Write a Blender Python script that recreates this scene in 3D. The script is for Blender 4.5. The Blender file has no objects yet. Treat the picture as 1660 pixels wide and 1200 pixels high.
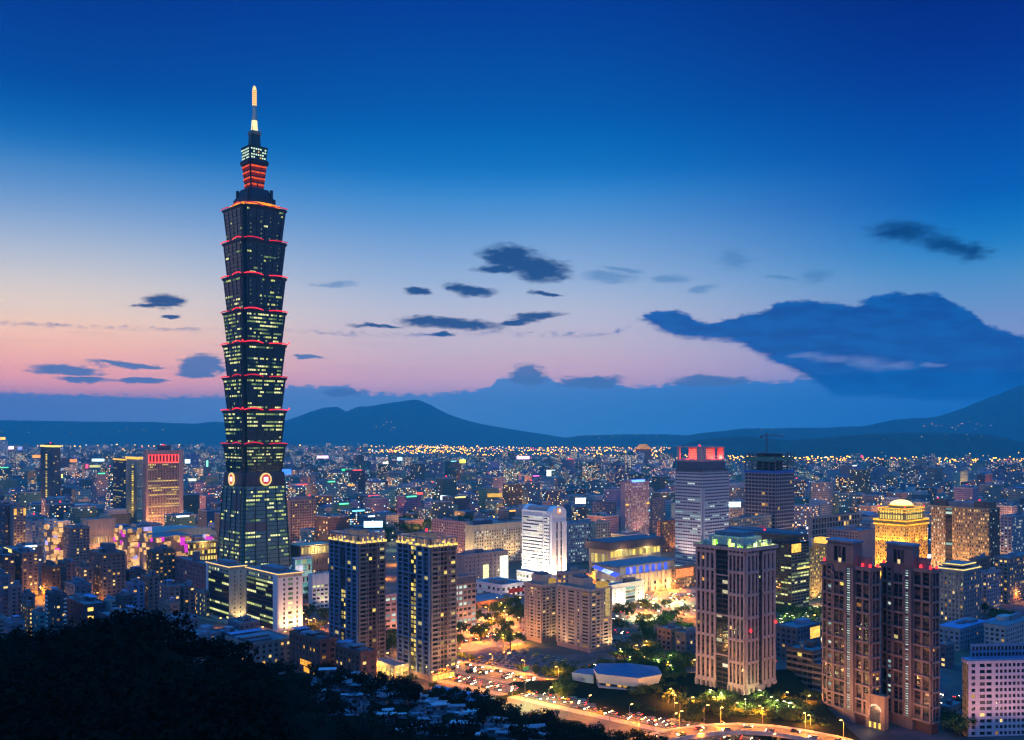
import bpy, math, random
from mathutils import Vector, Matrix, noise as mnoise
import numpy as np

random.seed(11)
R = math.radians
SC = bpy.context.scene
COL = SC.collection

# ------------------------------------------------------------------ camera, world, light
F = 1585.0            # focal length in pixels of a 1660 wide frame
HZ = 700.0            # horizon row
CAMZ = 155.0
cam_d = bpy.data.cameras.new('camera')
cam = bpy.data.objects.new('camera', cam_d)
COL.objects.link(cam)
cam.location = (0, 0, CAMZ)
cam.rotation_euler = (R(90), 0, 0)
cam_d.sensor_width = 36.0
cam_d.lens = F / 1660.0 * 36.0
cam_d.shift_y = (HZ - 600.0) / 1660.0
cam_d.clip_start = 0.5
cam_d.clip_end = 120000
SC.camera = cam

SC.view_settings.view_transform = 'Standard'
SC.view_settings.look = 'None'
SC.view_settings.exposure = 0.0
SC.view_settings.gamma = 1.0
SC.render.engine = 'CYCLES'
cy = SC.cycles
cy.use_denoising = True
try:
    cy.denoiser = 'OPENIMAGEDENOISE'
    cy.denoising_prefilter = 'ACCURATE'
except Exception:
    pass
cy.max_bounces = 5
cy.diffuse_bounces = 2
cy.glossy_bounces = 2
cy.transmission_bounces = 2
cy.volume_bounces = 1
cy.transparent_max_bounces = 6
cy.sample_clamp_indirect = 2.0
cy.sample_clamp_direct = 0.0
cy.use_light_tree = True
cy.caustics_reflective = False
cy.caustics_refractive = False
cy.pixel_filter_type = 'BLACKMAN_HARRIS'
cy.filter_width = 1.3


def s2l(c):
    """sRGB 0-255 -> linear"""
    out = []
    for v in c:
        v = v / 255.0
        out.append(v / 12.92 if v <= 0.04045 else ((v + 0.055) / 1.055) ** 2.4)
    return out


world = bpy.data.worlds.new('World')
SC.world = world
world.use_nodes = True
wt = world.node_tree
wt.nodes.clear()
WN, WL = wt.nodes, wt.links


def wmath(op, a, b=None, c=None):
    n = WN.new('ShaderNodeMath')
    n.operation = op
    for i, v in enumerate((a, b, c)):
        if v is None:
            continue
        if isinstance(v, (int, float)):
            n.inputs[i].default_value = v
        else:
            WL.new(v, n.inputs[i])
    return n.outputs[0]


def wmix(fac, a, b, mode='MIX'):
    n = WN.new('ShaderNodeMix')
    n.data_type = 'RGBA'
    n.blend_type = mode
    n.clamp_factor = True
    for sock, v in ((n.inputs[0], fac), (n.inputs[6], a), (n.inputs[7], b)):
        if isinstance(v, (int, float)):
            sock.default_value = v
        elif isinstance(v, (tuple, list)):
            sock.default_value = (*v[:3], 1)
        else:
            WL.new(v, sock)
    return n.outputs[2]


def wsmooth(v, lo, hi):
    n = WN.new('ShaderNodeMapRange')
    n.interpolation_type = 'SMOOTHSTEP'
    WL.new(v, n.inputs[0])
    n.inputs[1].default_value = lo
    n.inputs[2].default_value = hi
    return n.outputs[0]


def wramp(v, stops, el_scale=None):
    n = WN.new('ShaderNodeValToRGB')
    n.color_ramp.interpolation = 'B_SPLINE' if len(stops) > 6 else 'LINEAR'
    els = n.color_ramp.elements
    while len(els) < len(stops):
        els.new(0.5)
    for e, (p, c) in zip(els, stops):
        e.position = p
        col = s2l(c) if el_scale is None else thru(c, p * el_scale if el_scale > 0 else el_of(665))
        e.color = (*[q / 8 for q in col], 1)      # ramp stops are clamped to 1
    WL.new(v, n.inputs[0])
    m = WN.new('ShaderNodeVectorMath')
    m.operation = 'SCALE'
    WL.new(n.outputs[0], m.inputs[0])
    m.inputs['Scale'].default_value = 8
    return m.outputs[0]


def az_of(px):
    return math.atan((px - 830.0) / F)


def el_of(py, px=830.0):
    u = (px - 830.0) / F
    return math.atan((HZ - py) / F / math.sqrt(1 + u * u))


HAZE_D, HAZE_TOP = 6.0e-5, 860.0
HAZE_S = s2l((34, 88, 158))      # what the lit air itself looks like


def thru(c, el):
    """sky colour above the air that shows as c (sRGB) through the air at elevation el"""
    L_ = min(18000.0, (HAZE_TOP - CAMZ) / max(math.sin(el), 1e-3))
    T = math.exp(-HAZE_D * L_)
    return [max((v - h * (1 - T)) / T, 0.0) for v, h in zip(s2l(c), HAZE_S)]


def build_world():
    tc = WN.new('ShaderNodeTexCoord')
    sep = WN.new('ShaderNodeSeparateXYZ')
    WL.new(tc.outputs['Generated'], sep.inputs[0])
    dx, dy, dz = sep.outputs
    az = wmath('ARCTAN2', dx, dy)
    el = wmath('ARCSINE', dz)
    # --- clear twilight sky: two gradients over elevation, blended from west glow to the darker north
    fac = wmath('DIVIDE', el, R(24.0))
    E = lambda py: el_of(py) / R(24.0)
    west = wramp(fac, [(0.0, (70, 105, 165)), (E(655), (130, 118, 166)), (E(632), (206, 140, 162)), (E(600), (228, 160, 160)), (E(555), (238, 190, 170)),
                       (E(520), (228, 204, 190)), (E(455), (186, 192, 204)), (E(380), (122, 159, 205)),
                       (E(303), (48, 124, 192)), (E(250), (0, 98, 176)), (E(180), (0, 72, 157)), (E(0), (0, 42, 134))], R(24))
    mid = wramp(fac, [(0.0, (60, 105, 170)), (E(655), (110, 122, 178)), (E(632), (172, 142, 178)), (E(600), (188, 158, 184)), (E(565), (190, 174, 192)),
                      (E(505), (178, 184, 206)), (E(455), (148, 174, 210)), (E(385), (104, 152, 206)),
                      (E(325), (58, 136, 204)), (E(275), (0, 111, 190)), (E(180), (0, 86, 169)), (E(0), (0, 50, 144))], R(24))
    north = wramp(fac, [(0.0, (30, 95, 168)), (E(640), (60, 112, 176)), (E(600), (130, 140, 190)), (E(540), (112, 142, 192)),
                        (E(470), (72, 140, 196)), (E(420), (24, 120, 192)), (E(350), (0, 92, 180)),
                        (E(200), (0, 56, 150)), (E(80), (0, 40, 130)), (E(0), (0, 32, 116))], R(24))
    k1 = wsmooth(az, az_of(80), az_of(740))
    k2 = wsmooth(az, az_of(850), az_of(1600))
    sky = wmix(k1, west, mid)
    sky = wmix(k2, sky, north)
    # --- clouds: soft noise-warped ellipses in direction space
    vec = WN.new('ShaderNodeCombineXYZ')
    WL.new(az, vec.inputs[0])
    WL.new(el, vec.inputs[1])
    scl = WN.new('ShaderNodeVectorMath')
    scl.operation = 'MULTIPLY'
    WL.new(vec.outputs[0], scl.inputs[0])
    scl.inputs[1].default_value = (26, 90, 1)
    nz = WN.new('ShaderNodeTexNoise')
    nz.inputs['Scale'].default_value = 1.0
    nz.inputs['Detail'].default_value = 5
    nz.inputs['Roughness'].default_value = 0.58
    WL.new(scl.outputs[0], nz.inputs['Vector'])
    warp = WN.new('ShaderNodeVectorMath')
    warp.operation = 'SUBTRACT'
    WL.new(nz.outputs['Color'], warp.inputs[0])
    warp.inputs[1].default_value = (0.5, 0.5, 0.5)
    warp2 = WN.new('ShaderNodeVectorMath')
    warp2.operation = 'MULTIPLY'
    WL.new(warp.outputs[0], warp2.inputs[0])
    warp2.inputs[1].default_value = (0.045, 0.014, 0)
    wv = WN.new('ShaderNodeVectorMath')
    wv.operation = 'ADD'
    WL.new(vec.outputs[0], wv.inputs[0])
    WL.new(warp2.outputs[0], wv.inputs[1])
    wvo = wv.outputs[0]
    # second noise: ragged edges
    scl2 = WN.new('ShaderNodeVectorMath')
    scl2.operation = 'MULTIPLY'
    WL.new(vec.outputs[0], scl2.inputs[0])
    scl2.inputs[1].default_value = (110, 260, 1)
    nz2 = WN.new('ShaderNodeTexNoise')
    nz2.inputs['Scale'].default_value = 1.0
    nz2.inputs['Detail'].default_value = 4
    WL.new(scl2.outputs[0], nz2.inputs['Vector'])
    rag = wmath('MULTIPLY', wmath('SUBTRACT', nz2.outputs['Fac'], 0.5), 0.55)

    def blobs(lst, ragk=1.0):
        cur = None
        for (cx, cyy, rx, ry, rot) in lst:
            mp = WN.new('ShaderNodeMapping')
            mp.vector_type = 'TEXTURE'
            WL.new(wvo, mp.inputs['Vector'])
            mp.inputs['Location'].default_value = (az_of(cx), el_of(cyy, cx), 0)
            mp.inputs['Rotation'].default_value = (0, 0, R(-rot))
            mp.inputs['Scale'].default_value = (1.2 * rx / F, 1.22 * ry / F, 1)
            ln = WN.new('ShaderNodeVectorMath')
            ln.operation = 'LENGTH'
            WL.new(mp.outputs[0], ln.inputs[0])
            v = wmath('SUBTRACT', 1.0, ln.outputs['Value'])
            cur = v if cur is None else wmath('MAXIMUM', cur, v)
        return wmath('ADD', cur, wmath('MULTIPLY', rag, ragk))

    # thin mauve streaks low in the west
    scl3 = WN.new('ShaderNodeVectorMath')
    scl3.operation = 'MULTIPLY'
    WL.new(vec.outputs[0], scl3.inputs[0])
    scl3.inputs[1].default_value = (9, 210, 1)
    nz3 = WN.new('ShaderNodeTexNoise')
    nz3.inputs['Scale'].default_value = 1.0
    nz3.inputs['Detail'].default_value = 4
    WL.new(scl3.outputs[0], nz3.inputs['Vector'])
    st = wsmooth(nz3.outputs['Fac'], 0.52, 0.78)
    band = wmath('MULTIPLY', wsmooth(el, el_of(660), el_of(600)), wsmooth(el, el_of(480), el_of(560)))
    sky = wmix(wmath('MULTIPLY', wmath('MULTIPLY', st, band), 0.16), sky, thru((128, 112, 168), el_of(600)))

    # low cloud bank along the horizon
    bank_pts = [(-200, 632), (0, 634), (250, 642), (420, 640), (470, 624), (560, 624), (600, 636), (700, 638), (790, 628), (812, 610), (880, 606), (905, 618),
                (930, 620), (950, 608), (985, 612), (1020, 626), (1090, 622), (1130, 612), (1180, 612), (1260, 618), (1330, 606), (1450, 600), (1660, 600), (1900, 600)]
    a0, a1 = az_of(-200), az_of(1900)
    sw = WN.new('ShaderNodeSeparateXYZ')
    WL.new(wvo, sw.inputs[0])
    az_w = wmath('ADD', wmath('MULTIPLY', az, 0.6), wmath('MULTIPLY', sw.outputs[0], 0.4))
    az_t = wmath('DIVIDE', wmath('SUBTRACT', az_w, a0), a1 - a0)

    def outline(pts):
        """elevation of a cloud outline given as photo points, as a curve over azimuth"""
        cv = WN.new('ShaderNodeValToRGB')
        els = cv.color_ramp.elements
        while len(els) < len(pts):
            els.new(0.5)
        for e, (px, py) in zip(els, pts):
            e.position = (az_of(px) - a0) / (a1 - a0)
            h = el_of(py, px) / 0.2
            e.color = (h, h, h, 1)
        WL.new(az_t, cv.inputs[0])
        return wmath('MULTIPLY', cv.outputs[0], 0.2)
    top = outline(bank_pts)
    bank = wmath('SUBTRACT', wmath('ADD', top, wmath('MULTIPLY', rag, 0.024)), el)
    bmask = wsmooth(bank, -0.001, 0.0035)
    bcol = wramp(wmath('DIVIDE', wmath('SUBTRACT', az, a0), a1 - a0),
                 [(0.05, (72, 106, 170)), (0.35, (66, 116, 178)), (0.6, (48, 112, 180)), (0.95, (8, 92, 172))], -1)
    sky = wmix(wmath('MULTIPLY', bmask, 0.93), sky, bcol)

    # pale blue strips and puffs in the west
    m = blobs([(332, 589, 30, 15, 0), (318, 602, 24, 11, 0), (350, 598, 16, 9, 0),
               (105, 599, 56, 8, 0), (132, 614, 40, 5, 0), (210, 591, 62, 5, 2), (225, 618, 52, 4, 0), (500, 580, 30, 3, 2),
               (855, 609, 36, 18, 0), (960, 618, 60, 11, 0), (1150, 618, 70, 10, 0), (560, 634, 40, 8, 0)])
    sky = wmix(wmath('MULTIPLY', wsmooth(m, 0.05, 0.5), 0.95), sky, thru((74, 108, 166), el_of(600)))
    # darker mid-height clouds
    m = blobs([(828, 419, 56, 25, 8), (872, 436, 52, 23, 10), (850, 430, 60, 22, 10), (805, 436, 40, 9, 0),
               (762, 470, 46, 10, 6), (672, 474, 28, 6, 4), (885, 477, 26, 3.5, 6),
               (735, 525, 92, 12, 3), (690, 521, 42, 9, 0), (836, 523, 46, 5, -4), (868, 514, 46, 8, -4), (605, 529, 46, 3, 0), (718, 545, 20, 4, 0),
               (270, 489, 34, 12, 0), (248, 497, 46, 4, 0), (277, 513, 20, 3, -6)])
    sky = wmix(wmath('MULTIPLY', wsmooth(m, 0.02, 0.62), 0.96), sky, thru((26, 70, 130), el_of(470)))
    # thin grey veils
    m = blobs([(985, 449, 50, 9, 4), (1082, 452, 36, 9, 0), (1190, 419, 30, 18, 20), (1325, 447, 26, 12, -12), (1265, 451, 26, 5, 8), (1010, 438, 30, 5, 10),
               (540, 462, 40, 5, 0), (1138, 468, 26, 7, 0)])
    sky = wmix(wmath('MULTIPLY', wsmooth(m, 0.0, 0.8), 0.62), sky, thru((72, 124, 180), el_of(450)))
    # big north-western cloud mass
    ctop = outline([(1000, 540), (1035, 514), (1062, 503), (1104, 503), (1126, 515), (1150, 526), (1185, 513), (1225, 506), (1262, 489), (1310, 485), (1350, 490), (1386, 494),
                    (1420, 481), (1450, 473), (1520, 474), (1546, 489), (1575, 504), (1602, 526), (1640, 539), (1700, 552), (1900, 560)])
    cbot = outline([(1000, 541), (1035, 516), (1062, 532), (1092, 547), (1150, 552), (1192, 556), (1225, 574), (1262, 590), (1300, 612), (1360, 640), (1500, 650), (1900, 650)])
    ragc = wmath('ADD', wmath('MULTIPLY', rag, 0.016), wmath('MULTIPLY', wmath('SUBTRACT', nz.outputs['Fac'], 0.5), 0.012))
    up_m = wsmooth(wmath('ADD', wmath('SUBTRACT', ctop, el), ragc), -0.0015, 0.0035)
    lo_m = wsmooth(wmath('ADD', wmath('SUBTRACT', el, cbot), ragc), -0.004, 0.006)
    m = wmath('MULTIPLY', up_m, lo_m)
    inner = wmix(wsmooth(nz.outputs['Fac'], 0.38, 0.62), thru((0, 74, 152), el_of(550)), thru((8, 88, 166), el_of(550)))
    sky = wmix(wmath('MULTIPLY', m, 0.97), sky, inner)
    m = blobs([(1345, 581, 52, 9, 6), (1405, 587, 50, 13, 10), (1455, 593, 36, 8, 4), (1312, 577, 28, 7, 0), (1510, 592, 16, 4, 0)])
    sky = wmix(wmath('MULTIPLY', wsmooth(m, 0.05, 0.95), 0.42), sky, thru((126, 142, 194), el_of(585)))
    m = blobs([(1470, 376, 62, 18, 6), (1540, 398, 58, 16, 18), (1576, 408, 30, 17, 0)])
    sky = wmix(wmath('MULTIPLY', wsmooth(m, 0.0, 0.85), 0.9), sky, thru((8, 58, 118), el_of(390)))

    # overhead and behind the viewer: deep blue zenith, mauve anti-twilight arch in the east
    zen = wramp(wmath('DIVIDE', el, R(90)), [(0.0, (118, 104, 138)), (0.12, (134, 116, 150)), (0.3, (80, 165, 265)), (0.6, (40, 178, 305)), (1.0, (30, 175, 310))])
    backf = wsmooth(wmath('ABSOLUTE', az), R(45), R(100))
    upf = wsmooth(el, R(24), R(42))
    sky = wmix(wmath('MAXIMUM', backf, upf), sky, zen)
    # ground half of the sphere
    sky = wmix(wsmooth(el, R(-0.5), R(-3)), sky, (0.01, 0.012, 0.03))
    # a trace of the physical sky, sun just under the horizon in the west
    ns = WN.new('ShaderNodeTexSky')
    ns.sky_type = 'NISHITA'
    ns.sun_disc = False
    ns.sun_elevation = R(-3)
    ns.sun_rotation = R(-50)
    b1 = WN.new('ShaderNodeBackground')
    b1.inputs['Strength'].default_value = 1.0
    WL.new(sky, b1.inputs['Color'])
    b2 = WN.new('ShaderNodeBackground')
    b2.inputs['Strength'].default_value = 0.008
    WL.new(ns.outputs[0], b2.inputs['Color'])
    ad = WN.new('ShaderNodeAddShader')
    WL.new(b1.outputs[0], ad.inputs[0])
    WL.new(b2.outputs[0], ad.inputs[1])
    out = WN.new('ShaderNodeOutputWorld')
    WL.new(ad.outputs[0], out.inputs['Surface'])
    world.cycles.sampling_method = 'MANUAL'
    world.cycles.sample_map_resolution = 512


build_world()

sun_d = bpy.data.lights.new('afterglow_sun', 'SUN')
sun_d.energy = 0.04
sun_d.angle = R(12)
sun_d.color = (1.0, 0.62, 0.6)
sun = bpy.data.objects.new('afterglow_sun', sun_d)
COL.objects.link(sun)
sun.rotation_euler = (R(86), 0, R(50 + 0))   # comes from the west, just above the horizon


# ------------------------------------------------------------------ helpers
def WX(px, Y):
    return (px - 830.0) / F * Y


def WZ(py, Y):
    return CAMZ - (py - HZ) / F * Y


def YG(py, z=0.0):
    return (CAMZ - z) * F / (py - HZ)


def GP(px, py, z=0.0):
    Y = YG(py, z)
    return Vector((WX(px, Y), Y, z))


TH = R(41)
DR = Vector((math.cos(TH), math.sin(TH), 0))
DL = Vector((-math.sin(TH), math.cos(TH), 0))


def tag(o, label=None, cat=None, group=None, kind=None):
    if label:
        o['label'] = label
    if cat:
        o['category'] = cat
    if group:
        o['group'] = group
    if kind:
        o['kind'] = kind
    return o


def empty(name, loc=(0, 0, 0), rz=0.0, label=None, cat=None, group=None):
    o = bpy.data.objects.new(name, None)
    COL.objects.link(o)
    o.location = loc
    o.rotation_euler = (0, 0, rz)
    o.empty_display_size = 1
    return tag(o, label, cat, group)


def copy_tree(o, parent=None):
    c = o.copy()
    COL.objects.link(c)
    c.parent = parent
    for ch in o.children:
        copy_tree(ch, c)
    return c


BOXF = [(0, 3, 2, 1), (4, 5, 6, 7), (0, 1, 5, 4), (1, 2, 6, 5), (2, 3, 7, 6), (3, 0, 4, 7)]


class M:
    """collects boxes, prisms and quads with materials and links them as one mesh object"""

    def __init__(self):
        self.v, self.f, self.m, self.mats, self.uv, self.tint = [], [], [], [], None, None

    def mi(self, mat):
        if mat not in self.mats:
            self.mats.append(mat)
        return self.mats.index(mat)

    def box(self, x0, x1, y0, y1, z0, z1, mat, shear=None):
        b = len(self.v)
        self.v += [(x0, y0, z0), (x1, y0, z0), (x1, y1, z0), (x0, y1, z0), (x0, y0, z1), (x1, y0, z1), (x1, y1, z1), (x0, y1, z1)]
        i = self.mi(mat)
        for f in BOXF:
            self.f.append(tuple(b + k for k in f))
            self.m.append(i)

    def quad(self, pts, mat):
        b = len(self.v)
        self.v += [tuple(p) for p in pts]
        self.f.append(tuple(range(b, b + len(pts))))
        self.m.append(self.mi(mat))

    def loft(self, rings, mat, cap0=True, cap1=True):
        """rings: lists of points, same length, going up"""
        b = len(self.v)
        n = len(rings[0])
        i = self.mi(mat)
        for r in rings:
            self.v += [tuple(p) for p in r]
        for k in range(len(rings) - 1):
            for j in range(n):
                a, c = b + k * n + j, b + k * n + (j + 1) % n
                self.f.append((a, c, c + n, a + n))
                self.m.append(i)
        if cap0:
            self.f.append(tuple(b + j for j in reversed(range(n))))
            self.m.append(i)
        if cap1:
            e = b + (len(rings) - 1) * n
            self.f.append(tuple(e + j for j in range(n)))
            self.m.append(i)

    def cyl(self, x, y, z0, z1, r0, r1, mat, n=12):
        ring = lambda r, z: [(x + r * math.cos(2 * math.pi * k / n), y + r * math.sin(2 * math.pi * k / n), z) for k in range(n)]
        self.loft([ring(r0, z0), ring(r1, z1)], mat)

    def bar(self, p, q, r, mat, n=4):
        p, q = Vector(p), Vector(q)
        d = (q - p).normalized()
        up = Vector((0, 0, 1)) if abs(d.z) < 0.9 else Vector((1, 0, 0))
        a = d.cross(up).normalized()
        c = a.cross(d).normalized()
        ring = lambda o: [o + a * r * math.cos(2 * math.pi * (k + .5) / n) + c * r * math.sin(2 * math.pi * (k + .5) / n) for k in range(n)]
        self.loft([ring(p), ring(q)], mat)

    def mesh(self, name):
        me = bpy.data.meshes.new(name)
        me.from_pydata([tuple(v) for v in self.v], [], self.f)
        for mt in self.mats:
            me.materials.append(mt)
        me.polygons.foreach_set('material_index', self.m)
        me.update()
        return me

    def build(self, name, parent=None, label=None, cat=None, group=None, kind=None, loc=None):
        if not self.v:
            return None
        o = bpy.data.objects.new(name, self.mesh(name))
        COL.objects.link(o)
        if parent is not None:
            o.parent = parent
        if loc is not None:
            o.location = loc
        return tag(o, label, cat, group, kind)


# ------------------------------------------------------------------ materials
MC = {}


def newmat(name):
    m = bpy.data.materials.new(name)
    m.use_nodes = True
    nt = m.node_tree
    nt.nodes.clear()
    return m, nt.nodes, nt.links


def surf(name, col, rough=0.8, var=0.25, scale=0.15, spec=0.3, metal=0.0, streak=True):
    """matte procedural surface: base colour with broad blotches and fine vertical weathering"""
    key = (name, tuple(col))
    if key in MC:
        return MC[key]
    m, N, L = newmat(name)
    tc = N.new('ShaderNodeTexCoord')
    mp = N.new('ShaderNodeMapping')
    mp.inputs['Scale'].default_value = (scale * 3, scale * 3, scale * (0.6 if streak else 3))
    L.new(tc.outputs['Object'], mp.inputs['Vector'])
    nz = N.new('ShaderNodeTexNoise')
    nz.inputs['Scale'].default_value = 1.0
    nz.inputs['Detail'].default_value = 5
    nz.inputs['Roughness'].default_value = 0.65
    L.new(mp.outputs[0], nz.inputs['Vector'])
    mr = N.new('ShaderNodeMapRange')
    mr.inputs[1].default_value = 0.3
    mr.inputs[2].default_value = 0.7
    mr.inputs[3].default_value = 1 - var
    mr.inputs[4].default_value = 1 + var
    L.new(nz.outputs['Fac'], mr.inputs[0])
    mx = N.new('ShaderNodeVectorMath')
    mx.operation = 'SCALE'
    mx.inputs[0].default_value = col[:3]
    L.new(mr.outputs[0], mx.inputs['Scale'])
    b = N.new('ShaderNodeBsdfPrincipled')
    L.new(mx.outputs[0], b.inputs['Base Color'])
    b.inputs['Roughness'].default_value = rough
    b.inputs['Metallic'].default_value = metal
    b.inputs['Specular IOR Level'].default_value = 0.0 if 'lea' in name or 'forest' in name else spec
    o = N.new('ShaderNodeOutputMaterial')
    L.new(b.outputs[0], o.inputs['Surface'])
    MC[key] = m
    return m


def glass(name, col, rough=0.12, spec=0.6):
    key = (name, tuple(col))
    if key in MC:
        return MC[key]
    m = surf(name, col, rough=rough, var=0.5, scale=0.2, spec=spec, streak=False)
    MC[key] = m
    return m


def glow(name, col, strength=1.0, var=0.35, scale=0.9, sample=False):
    """something that gives off light; uneven as a lit room is"""
    key = ('glow', name, tuple(col), strength)
    if key in MC:
        return MC[key]
    m, N, L = newmat(name)
    tc = N.new('ShaderNodeTexCoord')
    nz = N.new('ShaderNodeTexNoise')
    nz.inputs['Scale'].default_value = scale
    nz.inputs['Detail'].default_value = 2
    L.new(tc.outputs['Object'], nz.inputs['Vector'])
    mr = N.new('ShaderNodeMapRange')
    mr.inputs[1].default_value = 0.3
    mr.inputs[2].default_value = 0.7
    mr.inputs[3].default_value = strength * (1 - var)
    mr.inputs[4].default_value = strength * (1 + var)
    L.new(nz.outputs['Fac'], mr.inputs[0])
    e = N.new('ShaderNodeEmission')
    e.inputs['Color'].default_value = (*col[:3], 1)
    L.new(mr.outputs[0], e.inputs['Strength'])
    o = N.new('ShaderNodeOutputMaterial')
    L.new(e.outputs[0], o.inputs['Surface'])
    m.cycles.emission_sampling = 'AUTO' if sample else 'NONE'
    MC[key] = m
    return m


PAL = {
    'warm': [((1.0, 0.50, 0.10), 0.9), ((1.0, 0.58, 0.14), 0.5), ((1.0, 0.66, 0.22), 1.2), ((1.0, 0.45, 0.10), 0.3)],
    'yellow': [((1.0, 0.74, 0.16), 1.0), ((1.0, 0.80, 0.28), 0.6), ((1.0, 0.70, 0.14), 1.3), ((0.9, 0.66, 0.2), 0.35)],
    'white': [((1.0, 0.94, 0.66), 1.0), ((1.0, 0.9, 0.55), 0.6), ((0.9, 0.95, 0.8), 0.8)],
    'cool': [((0.55, 0.95, 0.85), 0.55), ((0.8, 1.0, 0.85), 0.8), ((0.45, 0.75, 0.8), 0.3)],
    'green': [((0.80, 0.90, 0.28), 0.85), ((0.72, 0.88, 0.36), 0.5), ((0.92, 0.92, 0.40), 1.1), ((0.5, 0.66, 0.3), 0.25)],
    'dim': [((1.0, 0.6, 0.25), 0.15), ((0.7, 0.7, 0.5), 0.12), ((1.0, 0.55, 0.15), 0.4)],
}
PAL_M = {k: [glow(k + '_window_light', c, s) for c, s in v] for k, v in PAL.items()}
DARKWIN = [glass('dark_window_glass', (0.012, 0.016, 0.026)), glass('dim_window_glass', (0.03, 0.035, 0.05), 0.25), glass('curtained_window_glass', (0.07, 0.06, 0.06), 0.4, 0.4)]
ROOF_G = surf('grey_roof', (0.16, 0.17, 0.20), 0.9)
ROOF_B = surf('blue_sheet_roof', (0.10, 0.22, 0.42), 0.6)
METAL = surf('grey_metal', (0.22, 0.22, 0.24), 0.5, metal=0.6)
DARKMETAL = surf('dark_metal', (0.05, 0.05, 0.06), 0.5)
RED_L = glow('red_beacon_light', (1.0, 0.02, 0.03), 4.0, 0.0)
WHITE_L = glow('white_lamp_light', (1.0, 0.9, 0.7), 4.0, 0.0)

LIGHTS = {'n': 0}


def point(loc, power, col=(1.0, 0.55, 0.16), radius=0.6, parent=None, name='lamp_light'):
    d = bpy.data.lights.new(name, 'POINT')
    d.energy = power
    d.color = col
    d.shadow_soft_size = radius
    o = bpy.data.objects.new(name, d)
    COL.objects.link(o)
    o.location = loc
    if parent is not None:
        o.parent = parent
    LIGHTS['n'] += 1
    return o


def spot(loc, target, power, col, angle=70, radius=0.6, parent=None, name='flood_light'):
    d = bpy.data.lights.new(name, 'SPOT')
    d.energy = power
    d.color = col
    d.spot_size = R(angle)
    d.spot_blend = 0.6
    d.shadow_soft_size = radius
    o = bpy.data.objects.new(name, d)
    COL.objects.link(o)
    o.location = loc
    if parent is not None:
        o.parent = parent
    dirv = (Vector(target) - Vector(loc)).normalized()
    o.rotation_mode = 'QUATERNION'
    o.rotation_quaternion = dirv.to_track_quat('-Z', 'Y')
    LIGHTS['n'] += 1
    return o



# ------------------------------------------------------------------ ground, far hills, air
def ground_mat():
    m, N, L = newmat('city_ground')
    tc = N.new('ShaderNodeTexCoord')
    v = N.new('ShaderNodeTexVoronoi')
    v.inputs['Scale'].default_value = 0.02
    L.new(tc.outputs['Object'], v.inputs['Vector'])
    nz = N.new('ShaderNodeTexNoise')
    nz.inputs['Scale'].default_value = 0.05
    nz.inputs['Detail'].default_value = 6
    L.new(tc.outputs['Object'], nz.inputs['Vector'])
    cr = N.new('ShaderNodeValToRGB')
    cr.color_ramp.elements[0].position = 0.35
    cr.color_ramp.elements[0].color = (0.035, 0.042, 0.035, 1)
    cr.color_ramp.elements[1].position = 0.65
    cr.color_ramp.elements[1].color = (0.10, 0.095, 0.09, 1)
    L.new(nz.outputs['Fac'], cr.inputs[0])
    mx = N.new('ShaderNodeMix')
    mx.data_type = 'RGBA'
    mx.blend_type = 'MULTIPLY'
    mx.inputs[0].default_value = 0.5
    L.new(cr.outputs[0], mx.inputs[6])
    L.new(v.outputs['Color'], mx.inputs[7])
    b = N.new('ShaderNodeBsdfPrincipled')
    b.inputs['Roughness'].default_value = 0.9
    L.new(mx.outputs[2], b.inputs['Base Color'])
    o = N.new('ShaderNodeOutputMaterial')
    L.new(b.outputs[0], o.inputs['Surface'])
    return m


g = M()
xs = [-26000, -8000, -2500, 0, 2500, 8000, 26000]
ys = [-600, 300, 1200, 3500, 9000, 26000]
for i in range(len(xs) - 1):
    for j in range(len(ys) - 1):
        g.quad([(xs[i], ys[j], 0), (xs[i + 1], ys[j], 0), (xs[i + 1], ys[j + 1], 0), (xs[i], ys[j + 1], 0)], ground_mat() if not g.mats else g.mats[0])
g.build('ground', kind='structure')

FOREST_FAR = surf('wooded_slope', (0.03, 0.05, 0.045), 0.95, var=0.4, scale=0.004, streak=False)


def hill_range(name, prof, Y, depth, base=0.0, rough=0.05, seed=0):
    """ridge given as (px, py) seen at distance Y; falls off to both sides over `depth` metres"""
    x = np.array([WX(p[0], Y) for p in prof])
    z = np.array([WZ(p[1], Y) for p in prof])
    nx, ny = 260, 15
    X = np.linspace(x[0], x[-1], nx)
    Zr = np.interp(X, x, z)
    k = np.array([1, 2, 3, 2, 1]) / 9.0
    Zr = np.convolve(np.pad(Zr, 2, mode='edge'), k, mode='valid')
    mm = M()
    V = []
    for j in range(ny):
        t = -1 + 2 * j / (ny - 1)
        fall = (1 - abs(t) ** 1.3)
        for i in range(nx):
            n = mnoise.fractal(Vector((X[i] * 6.0 / depth, t * 2.5 + seed, seed)), 0.9, 2.0, 5)
            h = (Zr[i] - base) * fall
            h *= 1 + rough * 2.2 * n * (0.25 + abs(t))
            h += (Zr[i] - base) * rough * 0.25 * mnoise.noise(Vector((X[i] / 60.0, t * 9, seed)))
            V.append((X[i], Y + t * depth, base - 2 + max(h, 0)))
    Fc = []
    for j in range(ny - 1):
        for i in range(nx - 1):
            a = j * nx + i
            Fc.append((a, a + 1, a + nx + 1, a + nx))
    me = bpy.data.meshes.new(name)
    me.from_pydata(V, [], Fc)
    me.materials.append(FOREST_FAR)
    for p in me.polygons:
        p.use_smooth = True
    o = bpy.data.objects.new(name, me)
    COL.objects.link(o)
    tag(o, kind='structure')
    return o


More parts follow.
